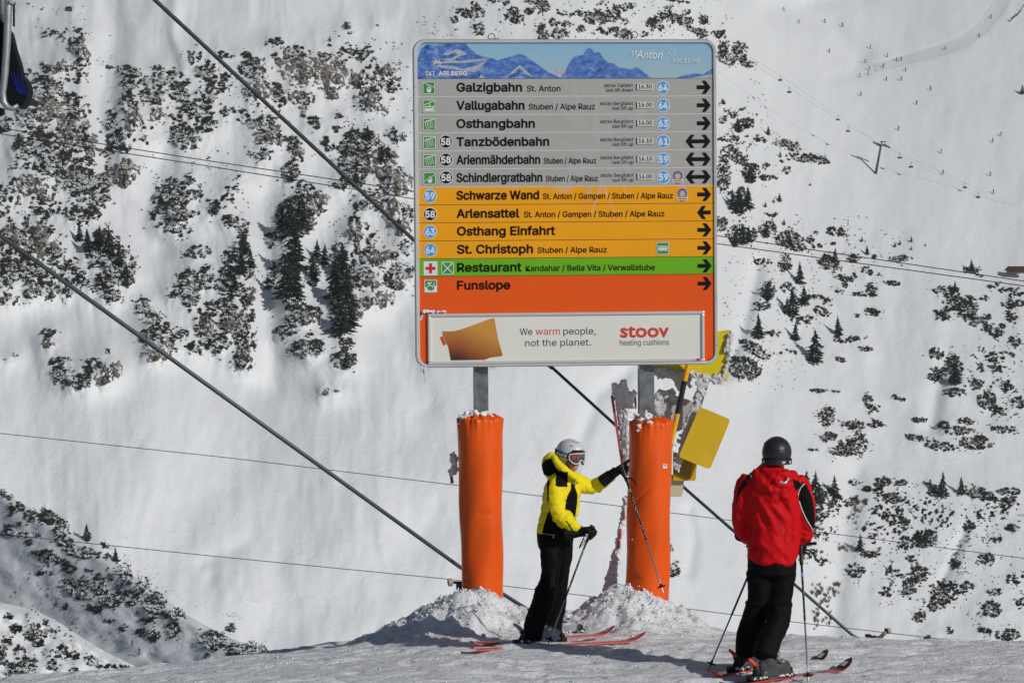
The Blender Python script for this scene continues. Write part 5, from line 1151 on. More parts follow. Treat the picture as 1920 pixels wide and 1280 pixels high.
for i, (u, v, sc_) in enumerate(LC):
    o = empty('lift_chair', P(u, v, FD), (0, 0, random.uniform(-.3, .3))); o.scale = (sc_ * .82,) * 3; link('hanger', hm_, o); link('seat', sm_, o)
    tag(o, f"{ORD[i]} chair from the left on the far chairlift, {'upper' if (u, v) in LA else 'lower'} rope", 'lift chair', 'chairs on the far lift')

# ------------------------------------------------------------------ far skiers
FJ = [mat('far_jacket_dark', (.03, .035, .05), .8), mat('far_jacket_red', (.25, .05, .04), .8), mat('far_jacket_blue', (.05, .08, .16), .8), mat('far_jacket_grey', (.10, .10, .10), .8)]; FT = mat('far_trousers', (.02, .02, .025), .8); SKIN = mat('skin', (.50, .25, .17), .55, var=.06, vscale=30)
def tiny(seed, jk):
    r = random.Random(seed); mb = MB(); ln = r.uniform(-.12, .12)
    mb.tube([(-.14, 0, .05), (-.12, -.05, .5), (-.06, 0, .92)], [.08, .10, .12], 6, 1); mb.tube([(.16, .05, .05), (.14, -.02, .5), (.06, 0, .92)], [.08, .10, .12], 6, 1)
    mb.tube([(0, 0, .82), (ln, 0, 1.15), (ln * 1.3, 0, 1.45)], [.17, .21, .12], 8, 0); mb.ball((ln * 1.5, 0, 1.62), (.12, .12, .14), 8, 6, 2)
    for e in (-1, 1): mb.tube([(ln + e * .17, 0, 1.38), (ln + e * .36, -.1, 1.15), (ln + e * .38, -.3, 1.05)], [.07, .06, .05], 5, 0); mb.box((e * .15, -.1, .03), (.10, 1.6, .04), 3, rot=Matrix.Rotation(r.uniform(-.5, .5), 3, 'Z'))
    return mb.mesh('person', [FJ[jk], FT, mat('far_helmet', (.12, .12, .12), .5), mat('far_ski', (.08, .08, .09), .6)])
TN = [tiny(i, i % 4) for i in range(8)]
SK = [(1470,21,'alone near the top of the basin',0),(1498,44,'on the upper slope left of the blue hollow',1),(1547,43,'above the blue hollow',0),(1580,50,'crouching skier beside the blue hollow',2),(1555,99,'alone in the upper middle of the basin',3),(1622,118,'left of the track entrance',0),(1630,131,'upper one of the pair below the track entrance',0),(1628,141,'lower one of the pair below the track entrance',2),(1612,145,'with spread poles left of the track entrance',0),
      (1614,180,'at the end of the bright streak',3),(1664,107,'above the lower end of the track',3),(1681,115,'left one of the pair on the track',0),(1690,114,'right one of the pair on the track',0),(1656,127,'just under the track',3),(1662,151,'lower left under the track',1),(1690,151,'lower right under the track',0),(1698,134,'right under the pair on the track',3),(1745,169,'alone below the middle of the track',0),(1719,196,'alone in the middle of the open slope',2),(1685,244,'just above the tower, far off',3),
      (1877,255,'upper one of the pair near the edge',0),(1861,267,'lower one of the pair near the edge',2),(1858,35,'high on the track',1),(1768,327,'on the slope right of the chairs',3),(1863,363,'right of the last chair',0),(1765,287,'above the chairs near the edge',3),(1857,330,'just above the last chairs',3),(1632,91,'small figure above the track',3),(1772,94,'middle of the track',3),(1836,70,'upper bend of the track',0)]
for i, (u, v, wh, jk) in enumerate(SK):
    d = float(depth_at(u, v)) - .4; o = link('person', TN[(i * 3 + jk) % 8], loc=P(u, v, d)); o.rotation_euler = (0, 0, random.uniform(0, 6.28)); o.scale = (.85, .85, .85)
    tag(o, f"tiny distant skier {wh}"[:90], 'person', 'distant skiers in the basin')
for (u, v, wh, jk) in ((248,1210,'in red on the shaded run, upper of two',1),(261,1225,'in dark clothes on the shaded run, lower of two',0)):
    d = float(hill1_depth(u, v)) - .3; o = link('person', TN[1 if jk else 4], loc=P(u, v, d)); o.scale = (.45, .45, .45); o.rotation_euler = (0, .15, random.uniform(0, 6)); tag(o, f"tiny distant skier {wh}", 'person', 'distant skiers on the shaded run')
# hut at the right edge and the fence at the top corner
hd_ = float(depth_at(1900, 512)) - 3; kk = hd_ / F; hu = empty('mountain_hut', P(1905, 512, hd_)); 
mb = MB(); mb.box((0, 0, 2.6 * kk), (34 * kk, 12 * kk, 6 * kk)); mb.build('wall', mat('hut_wall', (.12, .08, .06), .8), hu)
mb = MB(); mb.add([(-21 * kk, -8 * kk, 5.5 * kk), (24 * kk, -8 * kk, 5.5 * kk), (24 * kk, 3 * kk, 13 * kk), (-15 * kk, 3 * kk, 13 * kk), (-21 * kk, -8 * kk, 4.6 * kk), (24 * kk, -8 * kk, 4.6 * kk), (24 * kk, 8 * kk, 5 * kk), (-21 * kk, 8 * kk, 5 * kk)], [(0, 1, 2, 3), (0, 4, 5, 1), (3, 2, 6, 7), (0, 3, 7, 4)]); mb.build('roof', mat('hut_roof', (.075, .035, .03), .8), hu)
mb = MB(); [mb.box((x * kk, -6.1 * kk, 3 * kk), (3 * kk, .4 * kk, 2.6 * kk)) for x in (-8,)]; mb.build('window', mat('hut_window', (.03, .035, .04), .2), hu); tag(hu, 'low mountain hut with dark red roof at the picture edge', 'hut')
fe = empty('snow_fence'); fpx = [(1894,41),(1900,35),(1908,29),(1914,22),(1919,12),(1922,-5)]
for i, (u, v) in enumerate(fpx):
    d = float(depth_at(u, v)) - .5; mb = MB(); mb.tube([P(u, v + 1, d), P(u + 1, v - 6, d)], .35 * d / F, 5); mb.build('post', FARM, fe)
mb = MB(); 
for (a, b) in zip(fpx[:-1], fpx[1:]):
    d = float(depth_at(*a)) - .5; mb.add([P(a[0], a[1], d), P(b[0], b[1], d), P(b[0] + 1, b[1] - 5, d), P(a[0] + 1, a[1] - 5, d)], [(0, 1, 2, 3)])
o = mb.build('net', mat('fence_net', (.12, .10, .09), .8), fe); md = o.modifiers.new('solid', 'SOLIDIFY'); md.thickness = .15; tag(fe, 'dark snow fence curving along the top right corner', 'fence')
# ------------------------------------------------------------------ people
def cr(pts, n):
    """catmull-rom through rows of numbers"""
    p = np.array([pts[0]] + list(pts) + [pts[-1]], float); out = []
    for i in range(1, len(p) - 2):
        for k in range(n):
            t = k / n; a, b, c, d = p[i - 1], p[i], p[i + 1], p[i + 2]
            out.append(.5 * ((2 * b) + (c - a) * t + (2 * a - 5 * b + 4 * c - d) * t * t + (3 * b - a - 3 * c + d) * t**3))
    out.append(p[-2]); return np.array(out)
def limb(mb, rows, n=18, sub=5, cap=True):
    """rows: x, y, z, rx, ry - rx across the picture, ry in depth"""
    R = cr(rows, sub); V = []; K = len(R)
    for k in range(K):
        c = Vector(R[k][:3]); t = (Vector(R[min(k + 1, K - 1)][:3]) - Vector(R[max(k - 1, 0)][:3])).normalized()
        a = Vector((1, 0, 0)) - t * t.x
        if a.length < .25: a = Vector((0, 0, 1)) - t * t.z
        a.normalize(); b = t.cross(a); b = b if b.y > 0 else -b
        for j in range(n):
            q = 2 * math.pi * j / n; V.append(c + a * math.cos(q) * R[k][3] + b * math.sin(q) * R[k][4])
    f = [(k * n + j, k * n + (j + 1) % n, (k + 1) * n + (j + 1) % n, (k + 1) * n + j) for k in range(K - 1) for j in range(n)]
    if cap:
        for k, e in ((0, -1), (K - 1, 1)):
            t = (Vector(R[min(k + 1, K - 1)][:3]) - Vector(R[max(k - 1, 0)][:3])).normalized(); rr = min(R[k][3], R[k][4]) * .55; V.append(Vector(R[k][:3]) + t * e * rr); i = len(V) - 1
            f += [(k * n + j, k * n + (j + 1) % n, i) if e > 0 else (k * n + (j + 1) % n, k * n + j, i) for j in range(n)]
    mb.add(V, f)
def skin(mb, voxel, sm=6, fac=.5):
    """one continuous surface around everything in mb: numpy verts, quads"""
    me = npmesh('tmp', mb.v, mb.f, [PADB]); o = link('tmp', me); r = o.modifiers.new('r', 'REMESH'); r.mode = 'VOXEL'; r.voxel_size = voxel
    s = o.modifiers.new('s', 'SMOOTH'); s.iterations = sm; s.factor = fac
    e = bpy.data.meshes.new_from_object(o.evaluated_get(bpy.context.evaluated_depsgraph_get())); bpy.data.objects.remove(o); bpy.data.meshes.remove(me)
    return e
def verts(me):
    v = np.empty(len(me.vertices) * 3, np.float32); me.vertices.foreach_get('co', v); v = v.reshape(-1, 3).astype(float)
    n = np.empty(len(me.vertices) * 3, np.float32); me.vertices.foreach_get('normal', n); return v, n.reshape(-1, 3).astype(float)
def finish(me, v, name, mats, parent, region=None):
    me.vertices.foreach_set('co', v.astype(np.float32).ravel()); me.materials.clear()
    for m in mats: me.materials.append(m)
    me.polygons.foreach_set('use_smooth', np.ones(len(me.polygons), bool)); 
    if region is not None:
        c = np.empty(len(me.polygons) * 3, np.float32); me.polygons.foreach_get('center', c); c = c.reshape(-1, 3)
        nn = np.empty(len(me.polygons) * 3, np.float32); me.polygons.foreach_get('normal', nn); me.polygons.foreach_set('material_index', region(c.astype(float), nn.reshape(-1, 3)).astype(np.int32))
    me.update(); return link(name, me, parent)
def inpoly(x, z, pg):
    ins = np.zeros(len(x), bool); n = len(pg)
    for i in range(n):
        (x1, z1), (x2, z2) = pg[i], pg[(i + 1) % n]
        c = ((z1 > z) != (z2 > z)) & (x < (x2 - x1) * (z - z1) / ((z2 - z1) or 1e-9) + x1); ins ^= c
    return ins
def headparts(parent, body_mb, cx, cy, cz, yaw, tilt, s=1.0):
    """adds skull, jaw, nose, lips and ears to the body and returns the head frame"""
    M = Matrix.Translation((cx, cy, cz)) @ Matrix.Rotation(yaw, 4, 'Z') @ Matrix.Rotation(tilt, 4, 'Y')
    def H(f, l, h): return M @ Vector((f * s, l * s, h * s))
    R = M.to_3x3()
    body_mb.ball(H(-.008, 0, .02), (.094 * s, .076 * s, .105 * s), 24, 16, rot=R); body_mb.ball(H(.028, 0, -.055), (.060 * s, .055 * s, .06 * s), 18, 12, rot=R); body_mb.ball(H(.06, 0, -.088), (.028 * s, .030 * s, .024 * s), 12, 8, rot=R)
    body_mb.ball(H(.092, 0, -.012), (.022 * s, .014 * s, .026 * s), 12, 8, rot=R); body_mb.ball(H(.082, 0, .012), (.016 * s, .011 * s, .03 * s), 10, 8, rot=R); body_mb.ball(H(.079, 0, -.048), (.013 * s, .024 * s, .0085 * s), 12, 8, rot=R); body_mb.ball(H(.078, 0, -.062), (.012 * s, .02 * s, .008 * s), 12, 8, rot=R)
    for e in (-1, 1): body_mb.ball(H(.05, e * .036, -.022), (.03 * s, .026 * s, .03 * s), 12, 8, rot=R); body_mb.ball(H(-.005, e * .078, -.01), (.02 * s, .012 * s, .032 * s), 12, 8, rot=R)
    return M, H
GLOVE = mat('black_leather_glove', (.006, .006, .0065), .55, spec=.2, bump=.002, bscale=90)
def glove(parent, wrist, palm_dir, side, curl_dir, s, point=False, label=None, mirror=1):
    """hand with five fingers. palm_dir: wrist->knuckles; side: thumb side; curl_dir: where fingers close to"""
    p = Vector(palm_dir).normalized(); c = Vector(curl_dir); c = (c - p * c.dot(p)).normalized(); sd = p.cross(c); 
    if sd.dot(Vector(side)) < 0: sd = -sd
    W = Vector(wrist); mb = MB()
    def Q(a, b, d): return W + (p * a + sd * b + c * d) * s
    def chain(pts, r): mb.tube([Q(*q) for q in pts], [x * s for x in r], 10)
    mb.tube([Q(-.14, 0, 0), Q(-.08, 0, 0), Q(-.02, 0, 0), Q(.02, 0, 0)], [.052 * s, .050 * s, .041 * s, .041 * s], 16)
    R_ = Matrix((p, sd, c)).transposed(); mb.ball(Q(.045, 0, 0), (.062 * s, .047 * s, .029 * s), 16, 10, rot=R_)
    for i, (b, L, r) in enumerate(((.034, .92, .0145), (.012, 1.0, .015), (-.011, .94, .0145), (-.033, .78, .013))):
        if point and i == 0:
            chain([(.07, b, .0), (.105, b * 1.05, .0), (.140, b * 1.05, -.002), (.172, b * 1.05, -.004)], [r * 1.1, r * 1.05, r, r * .75]); continue
        chain([(.07, b, 0), (.095 * L + .01, b, .006), (.108 * L + .008, b, .030), (.092 * L, b, .052), (.068 * L, b, .058), (.055, b, .050)], [r * 1.15, r * 1.15, r * 1.1, r, r * .95, r * .75])
    chain([(.0, .030, .012), (.028, .058, .026), (.058, .056, .046), (.080, .038, .060)], [.019, .018, .0165, .012])
    me = skin(mb, .0055 * s, 2, .4); v, n = verts(me); o = finish(me, v, 'glove', [GLOVE], parent)
    if label: o['label'] = label
    return o
def pole(base_lab, grip, tip, grp, shaft_m, low_m, frac, grip_m, strap=None, hand_r=.016, tex=None):
    g = Vector(grip); t = Vector(tip); e = empty('ski_pole', t); a = g - t; L = a.length; u = a.normalized()
    mb = MB(); mb.tube([(0, 0, 0), u * .02, u * L * frac], [.002, .0055, .0065], 10); mb.build('lower_shaft', low_m, e, sm=True)
    mb = MB(); mb.tube([u * L * frac, u * (L - .14)], [.0082, .0085], 10); mb.build('upper_shaft', shaft_m, e, sm=True)
    mb = MB(); mb.tube([u * (L - .15), u * (L - .13), u * (L - .03), u * (L - .015), u * L], [.012, .0155, .015, .021, .019], 12); mb.build('grip', grip_m, e, sm=True)
    b = u.orthogonal().normalized(); c = u.cross(b); mb = MB(); cc = u * .075; n = 20
    ring = [cc + (b * math.cos(2 * math.pi * j / n) + c * math.sin(2 * math.pi * j / n)) * (.036 + .004 * math.cos(j * 2 * math.pi / 5)) for j in range(n)]
    mb.tube(ring + [ring[0]], .0035, 6)
    for j in range(0, n, 4): mb.tube([cc + u * .01, ring[j]], .003, 5)
    mb.tube([cc - u * .01, cc + u * .025], .009, 8); mb.build('basket', GLOVE, e, sm=True)
    if tex:   # white print marks along the upper shaft
        mb = MB(); r = random.Random(4)
        for k in range(26):
            z = L * frac + .02 + k * .024
            if z > L - .2: break
            q0 = r.uniform(0, 6.28); 
            for q_ in (q0, q0 + 3.1): mb.tube([u * z + (b * math.cos(q_) + c * math.sin(q_)) * .0066, u * (z + .012) + (b * math.cos(q_ + .5) + c * math.sin(q_ + .5)) * .0066], .0028, 5)
        mb.build('printed_marks', tex[0], e)
        mb = MB(); mb.tube([u * (L - .24), u * (L - .21)], .0092, 10); mb.build('colour_ring', tex[1], e, sm=True)
    if strap: mb = MB(); mb.tube([Vector(q) - t for q in strap], .0065, 6); mb.build('strap', GLOVE, e, sm=True)
    tag(e, base_lab, 'ski pole', grp); return e
def ski_at(tl, f, u):
    lo, hi = -1.0, 3.0
    for _ in range(50):
        m = (lo + hi) / 2; q = tl + f * m - cam.location; uu = 960 + F * q.x / (q.y * cp - q.z * sp)
        if uu < u: lo = m
        else: hi = m
    return tl + f * lo
def ski(lab, tail, tip, w_mid, base_m, top_m, grp, tipcol=None, up=.07, mark=None):
    """a real shovelled ski from tail to tip on the snow"""
    a = Vector(tail); b = Vector(tip); d = b - a; L = d.length; f = d.normalized(); sd = f.cross(Vector((0, 0, 1))).normalized(); nz = sd.cross(f); e = empty('ski', a.lerp(b, .5)); c0 = e.location
    N = 60; V = []; T = .011
    for k in range(N + 1):
        t = k / N; w_ = w_mid * (1 + .45 * ((t - .45) / .45)**2 if t < .9 else 1.45 * math.sqrt(max(.0, 1 - ((t - .9) / .101)**2)) + .01); w_ = w_ * (1 if t > .02 else .8)
        z = up * max(0, (t - .865) / .135)**1.7 + (.02 * max(0, (.03 - t) / .03)); th = T * (1 - .55 * max(0, (t - .8) / .2)); c = a + d * t + nz * z - c0
        V += [c - sd * w_ / 2, c + sd * w_ / 2, c + sd * w_ / 2 + nz * th, c - sd * w_ / 2 + nz * th]
    f_ = []; idx = []
    for k in range(N):
        o = 4 * k; f_ += [(o + 3, o + 2, o + 6, o + 7), (o, o + 4, o + 5, o + 1), (o + 1, o + 5, o + 6, o + 2), (o, o + 3, o + 7, o + 4)]; idx += [0 if (tipcol is None or k < N * .86) else 2, 1 if (tipcol is None or k < N * .90) else 2, 1, 1]
    f_ += [(0, 1, 2, 3), (4 * N, 4 * N + 3, 4 * N + 2, 4 * N + 1)]; idx += [1, 1]
    link('blade', npmesh('blade', V, f_, [top_m, base_m, tipcol or top_m], idx, False), e)
    mb = MB(); 
    if mark:
        t = .945; z = up * ((t - .865) / .135)**1.7; c = a + d * t + nz * (z + .0125) - c0; fw = (f + nz * up * .9 / (.135 * L) * 1.5).normalized()
        nz2 = sd.cross(fw); mb.add([c + fw * x + sd * y + nz2 * .004 for x, y in ((-.028, -.022), (.028, -.022), (.028, .022), (-.028, .022))], [(0, 1, 2, 3)]); mb.build('tip_emblem', mark, e)
    tag(e, lab, 'ski', grp); return e, f, sd, nz
def boot(parent, heel, f, sd, s, shell, buckle, L=.31, cuffdir=None, lab=None):
    """heel: sole heel point; f forward; sd to the side"""
    H_ = Vector(heel); f = Vector(f); sd = Vector(sd); up = Vector((0, 0, 1)); mb = MB()
    def Q(a, b, c): return H_ + f * a * s + sd * b * s + up * c * s
    R_ = Matrix((f, sd, up)).transposed()
    mb.box(Q(L * .5, 0, .014), (L * s, .072 * s, .028 * s), rot=R_); mb.ball(Q(L * .70, 0, .055), (.105 * s, .046 * s, .052 * s), 18, 12, rot=R_); mb.ball(Q(L * .32, 0, .07), (.10 * s, .046 * s, .07 * s), 18, 12, rot=R_)
    c = cuffdir or (f * .22 + up); c = Vector(c).normalized(); pts = [Q(L * .27, 0, .07) + c * z * s for z in (0, .04, .08, .12, .15)]; mb.tube(pts, [.058 * s, .060 * s, .058 * s, .060 * s, .056 * s], 18)
    me = skin(mb, .008, 4, .5); v, n = verts(me); o = finish(me, v, 'ski_boot', [shell], parent)
    if lab: o['label'] = lab
    mb = MB()
    for (a, z, w_) in ((.60, .10, .052), (.47, .125, .055), (.42, .16, .06)):
        p = Q(L * a, 0, z); mb.tube([p + sd * w_ * s + f * -.03 * s, p + sd * w_ * .9 * s + f * .02 * s, p + f * .045 * s + up * .012 * s, p - sd * w_ * .9 * s + f * .02 * s, p - sd * w_ * s - f * .03 * s], .006 * s, 6)
        for e_ in (-1, 1): mb.box(p + sd * e_ * (w_ + .004) * s, (.035 * s, .012 * s, .014 * s), rot=R_)
    ob = mb.build('buckle', buckle, o, sm=False)
    return o
def binding(e, c, f, sd, nz, s, m1, m2, heel=-.19, toe=.16):
    """toe and heel pieces on the ski e; c: boot middle in world"""
    c = Vector(c) - e.location; R_ = Matrix((f, sd, nz)).transposed()
    mb = MB(); mb.box(c + f * toe + nz * .02, (.11, .06, .03), rot=R_); mb.ball(c + f * (toe + .0) + nz * .05, (.05, .034, .03), 12, 8, rot=R_); mb.tube([c + f * (toe - .04) - sd * .035 + nz * .06, c + f * (toe - .05) - sd * .02 + nz * .035], .01, 6); mb.build('toe_piece', m1, e, sm=True)
    mb = MB(); mb.box(c + f * heel + nz * .02, (.14, .06, .035), rot=R_); mb.tube([c + f * heel + nz * .03, c + f * (heel + .015) + nz * .08, c + f * (heel - .01) + nz * .11], [.03, .026, .02], 10); mb.build('heel_piece', m1, e, sm=True)
    mb = MB(); mb.tube([c + f * (heel + .02) + nz * .09, c + f * (heel - .03) + nz * .135, c + f * (heel - .075) + nz * .165], [.016, .016, .011], 8); mb.build('heel_lever', m2, e, sm=True)
    mb = MB(); r = random.Random(int(abs(c.x) * 1e4) + 3)
    for i in range(60):
        q = c + f * r.uniform(-.24, .2) + sd * r.choice((-1, 1)) * r.uniform(.015, .04) + nz * r.uniform(.012, .03); z = r.uniform(.006, .016); mb.ball(q, (z, z, z * .7), 6, 4)
    mb.build('clinging_snow', SNOW_LUMP, e, sm=True)
def helmet_mesh(H, R, s, mats, sx=.118, sy=.098, sz=.115, cut=None):
    """shell: upper part of an ellipsoid closed by an inner skin, lower over the ears and nape"""
    N, K = 64, 26; V = []
    def rim(q):   # q: 0 = forward ; height of the lower edge
        f = math.cos(q); e = abs(math.sin(q)); return .033 if f > .72 else (.033 - .098 * smooth(.72, .35, f) * 1.0 if f > .2 else -.065 - .0 * e)
    for lay, (k0, inn) in enumerate(((0, 1.0), (1, .90))):
        for i in range(K + 1):
            for j in range(N):
                q = 2 * math.pi * j / N; hb = float(rim(q)); a1 = math.acos(max(-1, min(1, hb / sz))); a = a1 * (i / K)
                V.append(H(sx * math.sin(a) * math.cos(q) * inn, sy * math.sin(a) * math.sin(q) * inn, .035 + sz * math.cos(a) * inn))
    f = []
    for lay in (0, 1):
        b = lay * (K + 1) * N
        for i in range(K):
            for j in range(N):
                q = (b + i * N + j, b + (i + 1) * N + j, b + (i + 1) * N + (j + 1) % N, b + i * N + (j + 1) % N); f.append(q if lay == 0 else q[::-1])
    b = (K + 1) * N
    for j in range(N): f.append((K * N + j, b + K * N + j, b + K * N + (j + 1) % N, K * N + (j + 1) % N))
    return V, f

# ================================================= skier in yellow
yb = G(1030, 1206); _d = float((yb - cam.location).dot(Vector((0, cp, -sp)))); YSC = F / _d
def GY(u, v, z=.02): q = P(u, v, 20.3); d = (q - cam.location).normalized(); k = (yb.z - .0 + z - CAM_H) / d.z; return cam.location + d * k

_tl = GY(884, 1224, .0); _tp = GY(1176, 1199, .0); _tp = _tl + (_tp - _tl) * 1.12; _tl.z = onground(_tl.x, _tl.y) + .026; _tp.z = onground(_tp.x, _tp.y) + .012
_f = (_tp - _tl).normalized(); _sd = _f.cross(Vector((0, 0, 1))).normalized(); _off = _sd * (-.30 if _sd.y < 0 else .30)
_tl2 = _tl + _off + _f * .16; _tp2 = _tp + _off + _f * -.12; _tl2.z = onground(_tl2.x, _tl2.y) + .028; _tp2.z = onground(_tp2.x, _tp2.y) + .018; _f2 = (_tp2 - _tl2).normalized()
bc1 = ski_at(_tl, _f, 1017) + Vector((0, 0, .02)); bc2 = ski_at(_tl2, _f2, 1052) + Vector((0, 0, .02))
def cuffpx(bc, f, base, sc, u0):
    c = bc - f * .085 - base; return c.x * sc + u0, c.y
cu1, cy1 = cuffpx(bc1, _f, yb, YSC, 1030); cu2, cy2 = cuffpx(bc2, _f2, yb, YSC, 1030)
YP = empty('person', (yb.x, yb.y, yb.z)); tag(YP, 'skier in yellow and black jacket and white helmet pointing at the right padding', 'person')
def y3(u, v, dy=0.0): return ((u - 1030) / YSC, dy, (1205 - v) / YSC)
def yr(u, v, dy, rpx, ry): return (*y3(u, v, dy), rpx / YSC, ry)
# body: one continuous figure
mb = MB()
limb(mb, [yr(1041, 1006, .02, 22, .10), yr(1043, 985, .02, 22, .10), yr(1046, 955, .02, 25, .12), yr(1052, 925, .02, 28, .14), yr(1057, 905, .02, 26, .14), yr(1062, 892, .0, 14, .07)], 20)
limb(mb, [yr(1062, 900, 0, 12, .055), yr(1066, 885, -.01, 11, .05), yr(1070, 868, -.01, 12, .055)], 16)
limb(mb, [yr(1046, 905, -.13, 12, .05), yr(1040, 932, -.17, 10.5, .046), yr(1047, 957, -.19, 10, .044), yr(1068, 973, -.2, 8.5, .037), yr(1086, 984, -.21, 7, .03), yr(1097, 990, -.21, 8, .03)], 14)
limb(mb, [yr(1080, 904, .12, 12, .05), yr(1100, 914, .16, 10, .045), yr(1120, 912, .16, 9.5, .042), yr(1145, 894, .12, 8, .036), yr(1160, 881, .08, 7, .03), yr(1166, 876, .06, 8, .03)], 14)
limb(mb, [yr(1036, 1010, -.05, 14, .06), yr(1033, 1060, -.07, 11, .05), yr(1022, 1110, cy1 * .6, 10, .045), yr(cu1 + 3, 1160, cy1, 8, .035), yr(cu1, 1178, cy1, 8, .035)], 16)
limb(mb, [yr(1050, 1010, .08, 14, .06), yr(1052, 1060, .11, 11, .05), yr(1047, 1110, cy2 * .7, 10, .045), yr(cu2 + 2, 1160, cy2, 8, .035), yr(cu2, 1176, cy2, 8, .035)], 16)
hx, hy, hz_ = y3(1068, 853, -.01); YM, YH = headparts(YP, mb, hx, hy, hz_, math.radians(-42), math.radians(6), 1.0)
me = skin(mb, .0085, 2, .5); v, n = verts(me)
LIP = mat('lips', (.42, .12, .10), .5)
hinv = YM.inverted()
def yreg(c, nn):
    q = np.array([(hinv @ Vector(p)) for p in c]); return np.where((q[:, 0] > .074) & (np.abs(q[:, 1]) < .022) & (q[:, 2] > -.068) & (q[:, 2] < -.042), 1, 0)
finish(me, v, 'body', [SKIN, LIP], YP, yreg)
# jacket
YEC = mat('yellow_ski_fabric', (.86, .70, .012), .6, bump=.0015, bscale=25, spec=.15); BLK = mat('black_ski_fabric', (.004, .004, .0045), .75, bump=.002, bscale=12, spec=.12); ZIP = mat('zip_grey', (.35, .35, .36), .4, .6)
mb = MB()
limb(mb, [yr(1041, 1001, .02, 35, .165), yr(1043, 985, .02, 35, .16), yr(1047, 968, .02, 34.5, .155), yr(1051, 945, .02, 35.5, .165), yr(1054, 922, .02, 35.5, .175), yr(1058, 903, .02, 31, .165), yr(1062, 892, .01, 21, .11), yr(1066, 880, .0, 18, .09)], 26, 6)
limb(mb, [yr(1050, 900, -.10, 16, .07), yr(1040, 912, -.15, 18, .082), yr(1040, 932, -.18, 17.5, .08), yr(1044, 952, -.20, 17.5, .076), yr(1056, 967, -.22, 15.5, .07), yr(1069, 977, -.23, 13.5, .062), yr(1080, 985, -.23, 11.5, .052)], 18)
limb(mb, [yr(1076, 899, .09, 15, .075), yr(1090, 908, .14, 15, .072), yr(1106, 914, .17, 14.5, .068), yr(1120, 912, .17, 14, .064), yr(1133, 902, .145, 13, .058), yr(1147, 891, .12, 12, .052)], 18)
# hood lying open round the neck
limb(mb, [yr(1036, 852, -.07, 8, .05), yr(1030, 862, -.03, 14, .07), yr(1031, 877, -.01, 15, .09), yr(1040, 889, .0, 14, .09)], 16)
limb(mb, [yr(1037, 853, -.09, 6, .03), yr(1045, 864, -.125, 7.5, .032), yr(1057, 876, -.135, 8.5, .033), yr(1070, 885, -.125, 7, .03), yr(1079, 893, -.10, 6, .028), yr(1083, 901, -.07, 5, .025)], 14)
limb(mb, [yr(1040, 856, .06, 6, .03), yr(1052, 872, .11, 8, .035), yr(1068, 886, .10, 7, .03), yr(1080, 895, .04, 6, .03)], 14)
me = skin(mb, .0085, 3, .5); v, n = verts(me)
U = v[:, 0] * YSC + 1030; W = 1205 - v[:, 2] * YSC
arm_far = U > 1092; lowarm = (U > 1050) & (v[:, 1] < -.14) & (W > 950)
# baffles follow the limb
s_t = W + .12 * (U - 1050); s_f = U * .9 - W * .35; s_l = (U - 1044) * .75 + (W - 952) * .65
ph = np.where(arm_far, s_f / 15.5, np.where(lowarm, s_l / 15.0, s_t / 19.5)) * math.pi + .5 * fbm(v[:, 0] * 6, v[:, 2] * 6, 201, 2)
hoodz = W < 895
puff = np.abs(np.sin(ph))**.55; amp = np.where(hoodz, .001, .0095)
v2 = v + n * ((puff - .75) * amp + .0045 * fbm3(v, 16, 203, 3) + .002 * fbm3(v, 45, 207, 2))[:, None]
PB = [[(1071,900),(1077,908),(1082,922),(1082,936),(1080,950),(1078,968),(1070,955),(1058,947),(1062,925),(1068,915)], [(1029,948),(1033,958),(1046,972),(1068,990),(1074,1001),(1072,1010),(1012,1010),(1018,985)], [(1042,876),(1064,880),(1063,908),(1041,905)], [(1030,856),(1036,854),(1046,868),(1055,877),(1062,881),(1046,880),(1030,889),(1020,887),(1014,870),(1022,858)], [(1025,898),(1030,896),(1028,915),(1028,940),(1025,930)], [(1059,968),(1062,968),(1073,984),(1070,986)]]
def jreg(c, nn):
    u = c[:, 0] * YSC + 1030; w_ = 1205 - c[:, 2] * YSC; r = np.zeros(len(c))
    arm = (c[:, 1] < -.145)
    r[inpoly(u, w_, PB[0]) & (c[:, 1] < .02)] = 1; r[inpoly(u, w_, PB[1]) & (c[:, 1] < .04) & ~((c[:, 1] < -.155) & (nn[:, 1] < .2) & (u > 1035) & (w_ < 992))] = 1
    r[inpoly(u, w_, PB[2]) & (c[:, 1] < -.03)] = 1; r[inpoly(u, w_, PB[3]) & (c[:, 1] > -.115)] = 1; r[inpoly(u, w_, PB[4])] = 1; r[inpoly(u, w_, PB[5]) & (c[:, 1] < -.2)] = 1
    r[(w_ > 999.5)] = 1; r[(w_ > 985) & (u < 1016)] = 0
    return r
finish(me, v2, 'jacket', [YEC, BLK], YP, jreg)
mb = MB(); mb.tube([y3(1083, 893, -.085), y3(1080, 897, -.10), y3(1076, 903, -.11)], .004, 6); mb.tube([y3(1016, 994.5, -.13), y3(1028, 996, -.158), y3(1040, 996.5, -.165)], .003, 6); mb.box(y3(1037, 999, -.170), (.008, .006, .03)); mb.ball(y3(1060, 1001, -.155), (.006, .006, .006), 8, 6); mb.build('zip', ZIP, YP)
